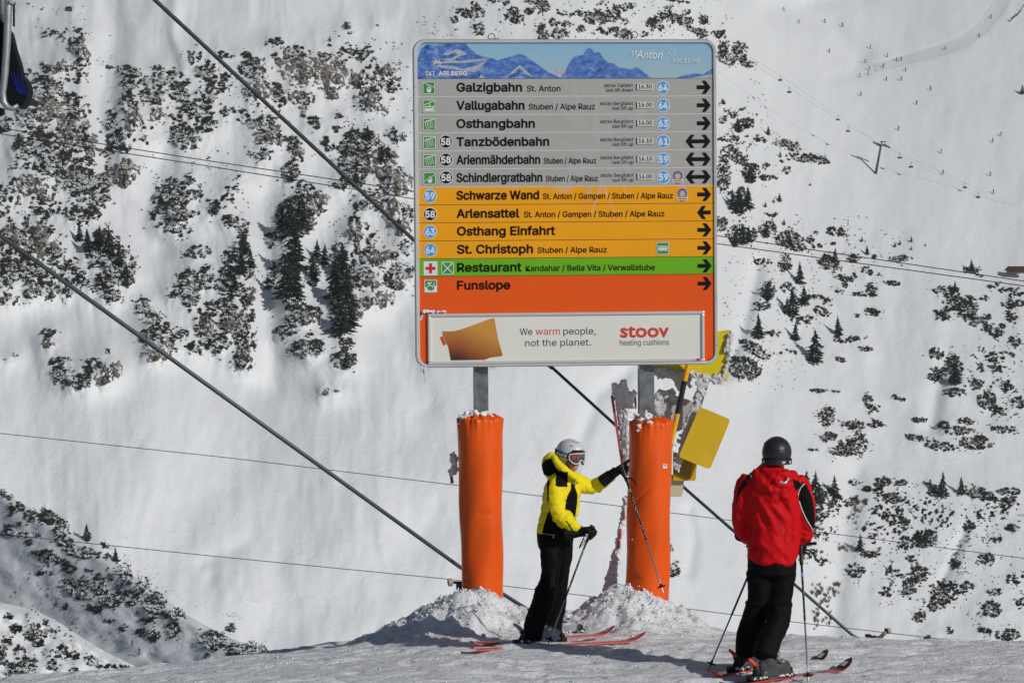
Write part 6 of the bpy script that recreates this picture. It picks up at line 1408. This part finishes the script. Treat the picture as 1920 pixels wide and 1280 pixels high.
# trousers
mb = MB()
limb(mb, [yr(1041, 992, .02, 33, .15), yr(1041, 1006, .02, 33.5, .155), yr(1042, 1024, .02, 32, .15)], 22)
limb(mb, [yr(1031, 1008, -.06, 21, .095), yr(1033, 1040, -.075, 19, .088), yr(1031, 1072, -.085, 17, .08), yr(1024, 1102, cy1 * .6, 20, .085), yr(1011, 1140, cy1 * .85, 20.5, .095), yr(cu1 + 1, 1166, cy1, 18.5, .085), yr(cu1 - 2, 1186, cy1, 17.5, .085)], 20)
limb(mb, [yr(1052, 1008, .08, 21, .095), yr(1054, 1040, .10, 19, .088), yr(1053, 1075, .12, 15, .08), yr(1047, 1108, cy2 * .7, 18, .082), yr(1042, 1140, cy2 * .9, 19.5, .09), yr(cu2, 1168, cy2, 18.5, .085), yr(cu2 - 1, 1192, cy2, 18, .085)], 20)
me = skin(mb, .0095, 3, .5); v, n = verts(me)
W = 1205 - v[:, 2] * YSC
v2 = v + n * (.010 * fbm3(v * np.array([1, 1, .45]), 9, 211, 3) + .004 * fbm3(v, 26, 213, 2) + .010 * np.exp(-((W - 1098) / 5.0)**2) * (v[:, 0] < .1))[:, None]
finish(me, v2, 'trousers', [BLK], YP)
# gloves
GB = Vector(y3(1106, 984, -.24)); glove(YP, y3(1088, 989, -.235), (1, .02, .10), (0, -.2, 1), (.1, -.7, -.55), 1.0, label='glove closed round the near pole')
GF = Vector(y3(1162, 877, .04)); glove(YP, y3(1153, 885, .08), (.55, -.12, .42), (-.3, 0, 1), (.5, -.25, -.75), 1.0, point=True, label='glove pointing with its forefinger')
# helmet, goggles
WHT = mat('white_helmet_shell', (.62, .63, .66), .35, spec=.5); HBL = mat('vent_black', (.01, .01, .01), .6)
V, f = helmet_mesh(YH, None, 1, None, .124, .103, .108); hl = link('helmet', npmesh('helmet', [tuple(p) for p in V], f, WHT), YP)
mb = MB()
def onshell(q, a, e=1.0, sx=.124, sy=.103, sz=.108): return YH(sx * math.sin(a) * math.cos(q) * e, sy * math.sin(a) * math.sin(q) * e, .035 + sz * math.cos(a) * e)
for (q, a) in ((-.25, .62), (-.55, .50), (-.9, .95), (.25, .62), (.9, .95), (-2.2, .8), (2.2, .8)):
    c = onshell(q, a); n_ = (onshell(q, a, 1.1) - c).normalized(); t_ = (onshell(q, a + .1) - c).normalized(); b_ = n_.cross(t_); mb.ball(c, (.0105, .0055, .003), 10, 6, rot=Matrix((b_, t_, n_)).transposed())
mb.build('vent', HBL, hl, sm=True)
for e in (-1, 1):   # ear cover
    mb = MB(); R_ = YM.to_3x3(); mb.ball(YH(-.012, e * .082, -.030), (.045, .016, .05), 16, 10, rot=R_); mb.build('ear_pad', WHT, hl, sm=True)
STR = mat('navy_strap', (.008, .009, .016), .6); LENS = bpy.data.materials.new('goggle_lens'); LENS.use_nodes = True; nt = LENS.node_tree; b = nt.nodes['Principled BSDF']; b.inputs['Roughness'].default_value = .08; b.inputs['Metallic'].default_value = .5
tc = nt.nodes.new('ShaderNodeTexCoord'); nz_ = nt.nodes.new('ShaderNodeTexNoise'); nz_.inputs['Scale'].default_value = 9; r = nt.nodes.new('ShaderNodeValToRGB'); e = r.color_ramp.elements; e[0].position = .38; e[0].color = (.12, .26, .22, 1); e[1].position = .62; e[1].color = (.42, .12, .07, 1); x = e.new(.5); x.color = (.13, .09, .13, 1)
nt.links.new(tc.outputs['Object'], nz_.inputs[0]); nt.links.new(nz_.outputs[0], r.inputs[0]); nt.links.new(r.outputs[0], b.inputs['Base Color'])
def gog(a, h, r_=1.0): return YH((.118 * math.cos(a)) * r_, .105 * math.sin(a) * r_, h)
def strap_h(a): return .014 + .016 * smooth(1.0, 2.2, abs(a))
mb = MB(); n = 40; As = np.linspace(.95, 2 * math.pi - .95, n)
vsx = []
for a in As:
    aa = a if a <= math.pi else a - 2 * math.pi; h = float(strap_h(aa)); 
    for hh, rr in ((-.019, 1.0), (.019, 1.0), (.019, 1.05), (-.019, 1.05)): vsx.append(YH(.128 * math.cos(a) * rr, .108 * math.sin(a) * rr, h + hh))
mb.add(vsx, [(4 * i + j, 4 * i + (j + 1) % 4, 4 * i + 4 + (j + 1) % 4, 4 * i + 4 + j) for i in range(n - 1) for j in range(4)]); gs = mb.build('goggles', STR, YP, sm=False)
mb = MB(); put_text(mb, 'SOLICE', 0, .098, 0, .023, .0016, 0, 0, INTER, .25, place=lambda xx, zz, yy: YH(.128 * 1.066 * math.cos(-2.0 + xx / .118), .108 * 1.066 * math.sin(-2.0 + xx / .118), float(strap_h(-2.0 + xx / .118)) - .0115 + zz)); mb.build('lettering', WHITE, gs)
outl = [(-.98, .020), (-.90, .034), (-.5, .041), (0, .042), (.5, .041), (.90, .034), (.98, .020), (.95, -.010), (.72, -.036), (.45, -.046), (.24, -.036), (.12, -.018), (0, -.012), (-.12, -.018), (-.24, -.036), (-.45, -.046), (-.72, -.036), (-.95, -.010)]
LF, HF = 22, 12; mb = MB()
def lensgrid(r_, mi, sc_=1.0):
    top = lambda a: np.interp(a, [-.98, -.90, -.5, .5, .90, .98], [.014, .034, .041, .041, .034, .014]) * sc_; bot = lambda a: np.interp(a, [-.98, -.95, -.72, -.45, -.24, -.12, 0, .12, .24, .45, .72, .95, .98], [.006, -.010, -.036, -.046, -.036, -.018, -.012, -.018, -.036, -.046, -.036, -.010, .006]) * sc_
    A = np.linspace(-.98, .98, 41); V = [gog(a, float(bot(a) + (top(a) - bot(a)) * k / 8), r_ * (1 + .02 * math.sin(math.pi * k / 8))) for a in A for k in range(9)]
    mb.add(V, [(i * 9 + k, (i + 1) * 9 + k, (i + 1) * 9 + k + 1, i * 9 + k + 1) for i in range(40) for k in range(8)], mi)
lensgrid(1.075, 0); mb.build('lens', LENS, gs, sm=True)
mb = MB(); pts = [gog(a, h, 1.085) for a, h in outl]; mb.tube(pts + pts[:2], .0048, 8); mb.build('lens_frame', mat('white_rim', (.75, .72, .72), .4), gs, sm=True)
mb = MB(); pts = [gog(a * 1.05, h * 1.10 + .001, 1.01) for a, h in outl]; mb.tube(pts + pts[:2], .011, 8); mb.build('foam_frame', HBL, gs, sm=True)
# skis, boots, poles
def on(p, z=.012): return Vector((p.x, p.y, onground(p.x, p.y) + z))
RSB = mat('red_ski_top', (.50, .035, .05), .35, spec=.6); RSE = mat('coral_ski_edge', (.66, .11, .09), .4)
tl, tp, tl2, tp2 = _tl, _tp, _tl2, _tp2
s1, f1, sd1, nz1 = ski('red ski nearer to the camera under the skier in yellow', tl, tp, .068, RSE, RSB, 'red skis of the skier in yellow', mark=mat('ski_logo', (.6, .4, .38), .4))
s2, f2, sd2, nz2 = ski('red ski farther from the camera under the skier in yellow', tl2, tp2, .068, RSE, RSB, 'red skis of the skier in yellow', mark=MATS['ski_logo'])
BOOTG = mat('silver_boot_shell', (.30, .32, .36), .4, var=.25, vscale=12); BKL = mat('boot_buckles', (.55, .55, .56), .3, .8); BOOTD = mat('anthracite_boot_shell', (.055, .06, .058), .38, var=.1, vscale=8)
for bc, f_, sd_, nz_2, sk_, lb in ((bc1, f1, sd1, nz1, s1, 'boot on the nearer red ski'), (bc2, f2, sd2, nz2, s2, 'boot on the farther red ski')):
    q = bc - Vector(YP.location); boot(YP, q - f_ * .155 + Vector((0, 0, .03)), f_, sd_, 1.0, BOOTG, BKL, cuffdir=Vector((-.02, 0, 1)), lab=lb); binding(sk_, bc + Vector((0, 0, .012)), f_, sd_, nz_2, 1, HBL, mat('binding_grey', (.25, .26, .27), .4))
WMK = mat('white_marks', (.75, .75, .75), .5); GRN = mat('green_mark', (.05, .5, .12), .5); LOW = mat('silver_shaft', (.42, .43, .44), .3, .7); BSH = mat('black_shaft', (.012, .012, .012), .35)
def yw(u, v, dy): return Vector(y3(u, v, dy)) + YP.location
tip1 = on(GY(1025, 1217, 0), -.02)
pole('ski pole upright beside the yellow skier, tip on the snow', yw(1109, 976, -.26), tip1, 'ski poles of the skier in yellow', BSH, LOW, .40, BSH, [yw(1102, 985, -.275), yw(1092, 1000, -.28), yw(1084, 1018, -.28), yw(1090, 1012, -.285), yw(1099, 998, -.28)], tex=(WMK, GRN))
mb = MB(); a0 = yw(1090, 1014, -.29); a1 = yw(1101, 984, -.29); dr = (a1 - a0).normalized(); up_ = Vector((0, -1, 0)).cross(dr); put_text(mb, 'SCOTT', 0, (a1 - a0).length, -.012, .022, .0012, 0, 0, INTER, 0, place=lambda xx, zz, yy: a0 + dr * xx + up_ * -zz + Vector((0, yy - .012, 0))); o = mb.build('lettering', WMK); o.parent = bpy.data.objects['ski_pole']; o.location = -Vector(bpy.data.objects['ski_pole'].location)
pole('ski pole dangling in front of the right padding from the pointing hand', yw(1164, 868, -.02), yw(1241, 1105, -.30), 'ski poles of the skier in yellow', BSH, LOW, .42, BSH, [yw(1163, 884, -.03), yw(1170, 893, -.06), yw(1181, 893, -.09), yw(1189, 899, -.1), yw(1191, 905, -.1)], tex=(WMK, GRN))

# ================================================= skier in red, seen from behind
rb = G(1432, 1262); RD = float((rb - cam.location).dot(Vector((0, cp, -sp)))); RS = F / RD
def GR(u, v): q = P(u, v, 18.0); d = (q - cam.location).normalized(); k = (rb.z - CAM_H) / d.z; return cam.location + d * k

_a = GR(1404, 1282); _b = GR(1580, 1252); _dd = (_b - _a).normalized(); rtp = _b + _dd * .10; rtl = rtp - _dd * 1.42; rtl.z = onground(rtl.x, rtl.y) + .008; rtp.z = onground(rtp.x, rtp.y) + .012; _f3 = (rtp - rtl).normalized()
rtp2 = GR(1538, 1236) + _f3 * .08; rtl2 = rtp2 - _f3 * 1.28; rtl2.z = rtl.z; rtp2.z = rtp.z; _f4 = (rtp2 - rtl2).normalized()
rbc1 = ski_at(rtl, _f3, 1449); rbc2 = ski_at(rtl2, _f4, 1412)
cu3, cy3 = cuffpx(rbc1, _f3, rb, RS, 1432); cu4, cy4 = cuffpx(rbc2, _f4, rb, RS, 1432)
print('CUFFS', cu1, cy1, cu2, cy2, cu3, cy3, cu4, cy4, 'depth', _d, RD)
RP = empty('person', rb); tag(RP, 'skier in red jacket and dark helmet seen from behind at the right', 'person')
def r3(u, v, dy=0.0): return ((u - 1432) / RS, dy, (1262 - v) / RS)
def rr_(u, v, dy, rpx, ry): return (*r3(u, v, dy), rpx / RS, ry)
mb = MB()
limb(mb, [rr_(1446, 1070, 0, 36, .12), rr_(1450, 1030, 0, 33, .115), rr_(1448, 980, 0, 37, .13), rr_(1446, 930, 0, 44, .14), rr_(1447, 897, 0, 40, .13), rr_(1452, 882, 0, 18, .08)], 22)
limb(mb, [rr_(1452, 893, 0, 15, .06), rr_(1454, 875, 0, 14, .055), rr_(1455, 855, 0, 15, .06)], 16)
limb(mb, [rr_(1410, 903, 0, 14, .055), rr_(1394, 940, .02, 12, .05), rr_(1390, 985, .04, 11, .045), rr_(1400, 1010, .14, 10, .04), rr_(1412, 1022, .24, 8, .032)], 14)
limb(mb, [rr_(1490, 905, 0, 14, .055), rr_(1508, 945, .0, 12, .05), rr_(1513, 985, .02, 11, .045), rr_(1512, 1010, .08, 10, .04), rr_(1510, 1024, .14, 8, .032)], 14)
limb(mb, [rr_(1427, 1070, 0, 22, .09), rr_(1424, 1130, .02, 18, .075), rr_(1412, 1180, .01, 14, .06), rr_(cu4, 1222, cy4, 9, .04)], 16)
limb(mb, [rr_(1467, 1070, 0, 22, .09), rr_(1458, 1130, -.02, 18, .075), rr_(1450, 1180, -.03, 14, .06), rr_(cu3, 1222, cy3, 9, .04)], 16)
hx, hy, hz_ = r3(1455, 856, .0); RM, RH = headparts(RP, mb, hx, hy, hz_, math.radians(75), 0, .98)
me = skin(mb, .0095, 2, .5); v, n = verts(me); finish(me, v, 'body', [SKIN], RP)
REDF = mat('red_shell_fabric', (.56, .005, .008), .6, bump=.003, bscale=9, spec=.12); PIPE = mat('white_piping', (.8, .8, .8), .3)
mb = MB()
limb(mb, [rr_(1448, 1052, 0, 46, .17), rr_(1449, 1030, 0, 49, .175), rr_(1450, 1000, 0, 49, .175), rr_(1448, 965, 0, 51, .18), rr_(1446, 930, 0, 53, .18), rr_(1445, 905, 0, 50, .17), rr_(1448, 888, 0, 34, .13), rr_(1453, 874, .0, 25, .10)], 30, 6)
limb(mb, [rr_(1408, 900, 0, 22, .08), rr_(1396, 918, 0, 21, .08), rr_(1391, 945, .01, 19, .078), rr_(1390, 972, .03, 18, .074), rr_(1397, 996, .08, 17, .07), rr_(1408, 1012, .18, 15, .06)], 20)
limb(mb, [rr_(1486, 902, 0, 24, .085), rr_(1500, 922, 0, 22, .085), rr_(1506, 950, .0, 21, .08), rr_(1508, 980, .01, 20, .076), rr_(1508, 1002, .04, 18, .07), rr_(1506, 1016, .08, 16, .06)], 20)
# hood bunched on the back
limb(mb, [rr_(1416, 886, -.02, 12, .05), rr_(1424, 900, -.11, 15, .05), rr_(1438, 908, -.155, 17, .05), rr_(1456, 908, -.165, 17, .05), rr_(1472, 900, -.14, 15, .05), rr_(1484, 888, -.06, 12, .05)], 16)
limb(mb, [rr_(1430, 880, -.06, 9, .04), rr_(1442, 889, -.12, 12, .045), rr_(1458, 891, -.135, 12, .045), rr_(1474, 886, -.10, 10, .04)], 14)
limb(mb, [rr_(1432, 912, -.14, 10, .035), rr_(1442, 924, -.165, 13, .035), rr_(1454, 926, -.17, 12, .035), rr_(1462, 915, -.165, 10, .03)], 14)
me = skin(mb, .009, 3, .5); v, n = verts(me)
U = v[:, 0] * RS + 1432; W = 1262 - v[:, 2] * RS
def crease(u0, v0, u1, v1, wd, dp, yy=0):
    L = math.hypot(u1 - u0, v1 - v0); t = ((U - u0) * (u1 - u0) + (W - v0) * (v1 - v0)) / L / L; q = np.abs((U - u0) * (v1 - v0) - (W - v0) * (u1 - u0)) / L
    return dp * np.exp(-(q / wd)**2) * np.clip(1 - np.abs(t - .5) * 2, 0, 1)**.6 * (v[:, 1] < .04)
dz = .0085 * fbm3(v * np.array([1, 1, .6]) + v[:, [2, 2, 2]] * np.array([.35, 0, 0]), 9, 221, 3) + .0045 * fbm3(v, 22, 223, 3)
for c in ((1415,920,1455,1000,5,.012),(1430,930,1482,985,5,.013),(1420,950,1440,1010,6,-.010),(1445,915,1480,965,4,-.012),(1460,905,1488,975,5,.011),(1462,960,1490,1000,4,-.010),(1408,1000,1440,1030,5,.008),(1480,930,1484,1050,4,-.012),(1402,930,1400,1040,4,-.012),(1425,895,1450,905,3.5,-.014),(1432,908,1470,912,3.5,-.013),(1445,885,1478,897,3.5,-.013),(1420,905,1440,935,3.5,-.012),(1455,920,1480,935,4,.010),(1390,1000,1402,985,4,-.01),(1500,990,1522,1000,3.5,-.009),(1496,1005,1520,1012,3.5,.009),(1465,970,1466,1050,2.5,-.006),(1430,985,1470,1045,6,.006)): dz = dz + crease(*c)
dz = dz + .006 * np.sin(U / 7.5) * smooth(1035, 1056, W)
v2 = v + n * (dz * 1.55)[:, None]
RB_ = [[(1500,900),(1510,908),(1521,935),(1526,965),(1527,992),(1524,996),(1515,988),(1503,966),(1495,940),(1493,915)], [(1478,893),(1495,900),(1499,908),(1490,918),(1485,912)], [(1400,885),(1410,880),(1398,905),(1384,925),(1378,940),(1382,915)]]
def rreg(c, nn):
    u = c[:, 0] * RS + 1432; w_ = 1262 - c[:, 2] * RS; r = np.zeros(len(c)); 
    for pg in RB_: r[inpoly(u, w_, pg)] = 1
    return r
finish(me, v2, 'jacket', [REDF, BLK], RP, rreg)
JD = bpy.data.objects[-1] if False else None
from mathutils.bvhtree import BVHTree
jk = [o for o in RP.children if o.name.startswith('jacket')][0]; bv = BVHTree.FromPolygons([tuple(p) for p in v2], [tuple(p.vertices) for p in jk.data.polygons])
def drape(pts, name, r, m, n=30):
    q = cr([(a, b) for a, b in pts], n // (len(pts) - 1)); out = []
    for a, b in q:
        p = r3(a, b, -1.0); h = bv.ray_cast(Vector(p), Vector((0, 1, 0)))
        if h[0] is not None: out.append(h[0] + Vector((0, -.0015, 0)))
    if len(out) > 2: mb = MB(); mb.tube(out, r, 6); mb.build(name, m, jk, sm=True)
drape([(1504,905),(1498,911),(1494,920),(1493,926)], 'piping', .0042, PIPE); drape([(1495,937),(1499,950),(1506,966),(1514,980),(1524,995)], 'piping', .0042, PIPE)
drape([(1456,897),(1462,900),(1468,898),(1472,892)], 'reflective_patch', .011, mat('silver_reflector', (.8, .8, .8), .15, .7)); drape([(1464,985),(1464.5,990),(1464,994)], 'pocket_zip', .0025, ZIP); drape([(1403,884),(1405,889),(1406,893)], 'shoulder_tab', .008, mat('grey_tab', (.25, .25, .26), .5))
mb = MB()
limb(mb, [rr_(1446, 1035, 0, 45, .15), rr_(1447, 1055, 0, 46, .155), rr_(1447, 1075, 0, 45, .15)], 24)
limb(mb, [rr_(1424, 1070, 0, 27, .105), rr_(1426, 1100, .01, 24, .10), rr_(1423, 1130, .015, 22, .092), rr_(1414, 1160, cy4 * .5, 23, .092), rr_((1406 + cu4) / 2, 1195, cy4 * .8, 23, .092), rr_(cu4, 1229, cy4, 20, .088)], 20)
limb(mb, [rr_(1468, 1070, 0, 26, .105), rr_(1463, 1100, -.01, 24, .10), rr_(1459, 1128, -.02, 24, .095), rr_(1453, 1160, cy3 * .5, 23, .095), rr_((1446 + cu3) / 2, 1188, cy3 * .8, 22, .09), rr_(cu3, 1217, cy3, 22, .09)], 20)
me = skin(mb, .010, 3, .5); v, n = verts(me); W = 1262 - v[:, 2] * RS
v2 = v + n * (.011 * fbm3(v * np.array([1, 1, .45]), 8, 231, 3) + .004 * fbm3(v, 24, 233, 2) + .012 * np.exp(-((W - 1131) / 4.0)**2))[:, None]
tr_ = finish(me, v2, 'trousers', [BLK], RP)
mb = MB(); put_text(mb, 'SALOMON', 0, .11, 0, .018, .0008, 0, 0, INTER, 0, place=lambda xx, zz, yy: Vector(r3(1463.5 + xx * 22, 1183 - xx * RS * .98, -.13)) + Vector((-zz * .8, zz * -.2, 0))); mb.build('lettering', mat('faint_print', (.35, .35, .36), .5), tr_)
DH = mat('matt_black_helmet', (.022, .023, .024), .42, spec=.4)
V, f = helmet_mesh(RH, None, 1, None, .128, .112, .122); hl = link('helmet', npmesh('helmet', [tuple(p) for p in V], f, DH), RP)
mb = MB()
def sh2(q, a, e=1.0): return RH(.128 * math.sin(a) * math.cos(q) * e, .112 * math.sin(a) * math.sin(q) * e, .035 + .122 * math.cos(a) * e)
for (qa, qb, aa, ab) in ((2.35, 2.2, .62, 1.0), (-2.35, -2.2, .62, 1.0), (2.8, 2.75, .45, .6), (-2.8, -2.75, .45, .6), (3.14, 3.14, .22, .38), (1.9, 1.8, .8, 1.1), (-1.9, -1.8, .8, 1.1)):
    mb.tube([sh2(qa + (qb - qa) * t, aa + (ab - aa) * t, 1.0) for t in np.linspace(0, 1, 5)], [.002, .004, .0045, .004, .002], 6)
mb.build('vent', HBL, hl, sm=True)
mb = MB()
for a_ in (1.32, 1.52): mb.tube([sh2(q, a_ + .08 * math.cos((q - math.pi) * 2), 1.002) for q in np.linspace(math.pi - 1.0, math.pi + 1.0, 24)], .0022, 6)
mb.build('rim_line', HBL, hl, sm=True)
mb = MB(); vsx = []; n = 48
for q in np.linspace(.7, 2 * math.pi - .7, n):
    for hh, r_ in ((-.052, 1.0), (-.012, 1.0), (-.012, 1.035), (-.052, 1.035)): vsx.append(RH(.127 * math.cos(q) * r_, .111 * math.sin(q) * r_, hh))
mb.add(vsx, [(4 * i + j, 4 * i + (j + 1) % 4, 4 * i + 4 + (j + 1) % 4, 4 * i + 4 + j) for i in range(n - 1) for j in range(4)]); gg = mb.build('goggle_strap', STR, RP)
for (qc, t, w_) in ((3.14 + .52, 'uv', .030), (3.14 - 1.02, 'ex', .032), (3.14 + 1.12, 'ex', .03)):
    mb = MB(); put_text(mb, t, 0, w_, 0, .024, .0016, 0, 0, INTER, .2, place=lambda xx, zz, yy: RH(.127 * 1.045 * math.cos(qc + xx / .12), .111 * 1.045 * math.sin(qc + xx / .12), -.043 + zz)); mb.build('lettering', WHITE, gg)
glove(RP, r3(1507, 1018, .10), (.1, .5, -.5), (0, 0, 1), (-.6, .2, -.3), 1.0, label='glove holding the right pole'); glove(RP, r3(1408, 1014, .22), (.4, .6, -.2), (0, 0, 1), (.2, .3, -.6), 1.0, label='glove hidden in front of the body')
# skis
TPD = mat('black_ski_top', (.012, .012, .018), .35); REDE = mat('red_ski_edge', (.60, .045, .035), .4); LOGO = mat('ski_logo_grey', (.5, .5, .48), .4)
tl, tp, tl2, tp2 = rtl, rtp, rtl2, rtp2
s3, f3, sd3, nz3 = ski('black tipped ski with red edge, nearer one under the red skier', tl, tp, .070, REDE, TPD, 'skis of the skier in red', tipcol=TPD, up=.085, mark=LOGO)
s4, f4, sd4, nz4 = ski('black tipped ski with red edge, farther one under the red skier', tl2, tp2, .070, REDE, TPD, 'skis of the skier in red', tipcol=TPD, up=.085, mark=LOGO)
bc1, bc2 = rbc1, rbc2
RLV = mat('red_heel_lever', (.80, .06, .02), .4)
for bc, f_, sd_, nn_, sk_, lb in ((bc1, f3, sd3, nz3, s3, 'right anthracite boot'), (bc2, f4, sd4, nz4, s4, 'left anthracite boot')):
    q = bc - Vector(RP.location); boot(RP, q - f_ * .15 + Vector((0, 0, .035)), f_, sd_, 1.05, BOOTD, BKL, cuffdir=Vector((.04, .02, 1)), lab=lb); binding(sk_, bc + Vector((0, 0, .01)), f_, sd_, nn_, 1, HBL, RLV)
def rw(u, v, dy): return Vector(r3(u, v, dy)) + rb
BLU = mat('blue_mark', (.1, .35, .7), .5)
pole('ski pole planted right of the red skier', rw(1497, 1012, .12) if False else rw(1500, 1022, .0), on(GR(1516, 1277), -.01), 'ski poles of the skier in red', BSH, LOW, .46, BSH, tex=(mat('dim_marks', (.2, .2, .22), .5), BLU))
mb = MB(); mb.tube([rw(1512, 1020, .02), rw(1530, 1018, .0)], .012, 8); o = mb.build('grip_end', BSH); q = [e for e in bpy.data.objects if e.name.startswith('ski_pole') and e.get('label', '').startswith('ski pole planted')][0]; o.parent = q; o.location = -Vector(q.location)
pole('ski pole planted left of the red skier, leaning behind the legs', rw(1440, 1010, .24), on(GR(1326, 1258), -.01), 'ski poles of the skier in red', BSH, mat('grey_shaft', (.20, .21, .22), .35, .6), .42, BSH)
# a lump of snow and small clods lying on the plateau's rim
# ------------------------------------------------------------------ move each Empty to the base of its own thing
bpy.context.view_layer.update()
for e in [o for o in bpy.data.objects if o.type == 'EMPTY' and o.parent is None and o.location.length < 1e-6]:
    pts = []
    for c in e.children_recursive:
        if c.type == 'MESH': pts += [c.matrix_world @ Vector(b) for b in c.bound_box]
    if not pts: continue
    lo = Vector([min(p[i] for p in pts) for i in range(3)]); hi = Vector([max(p[i] for p in pts) for i in range(3)])
    base = Vector(((lo.x + hi.x) / 2, (lo.y + hi.y) / 2, lo.z)); e.location = base
    for c in e.children: c.location = Vector(c.location) - base
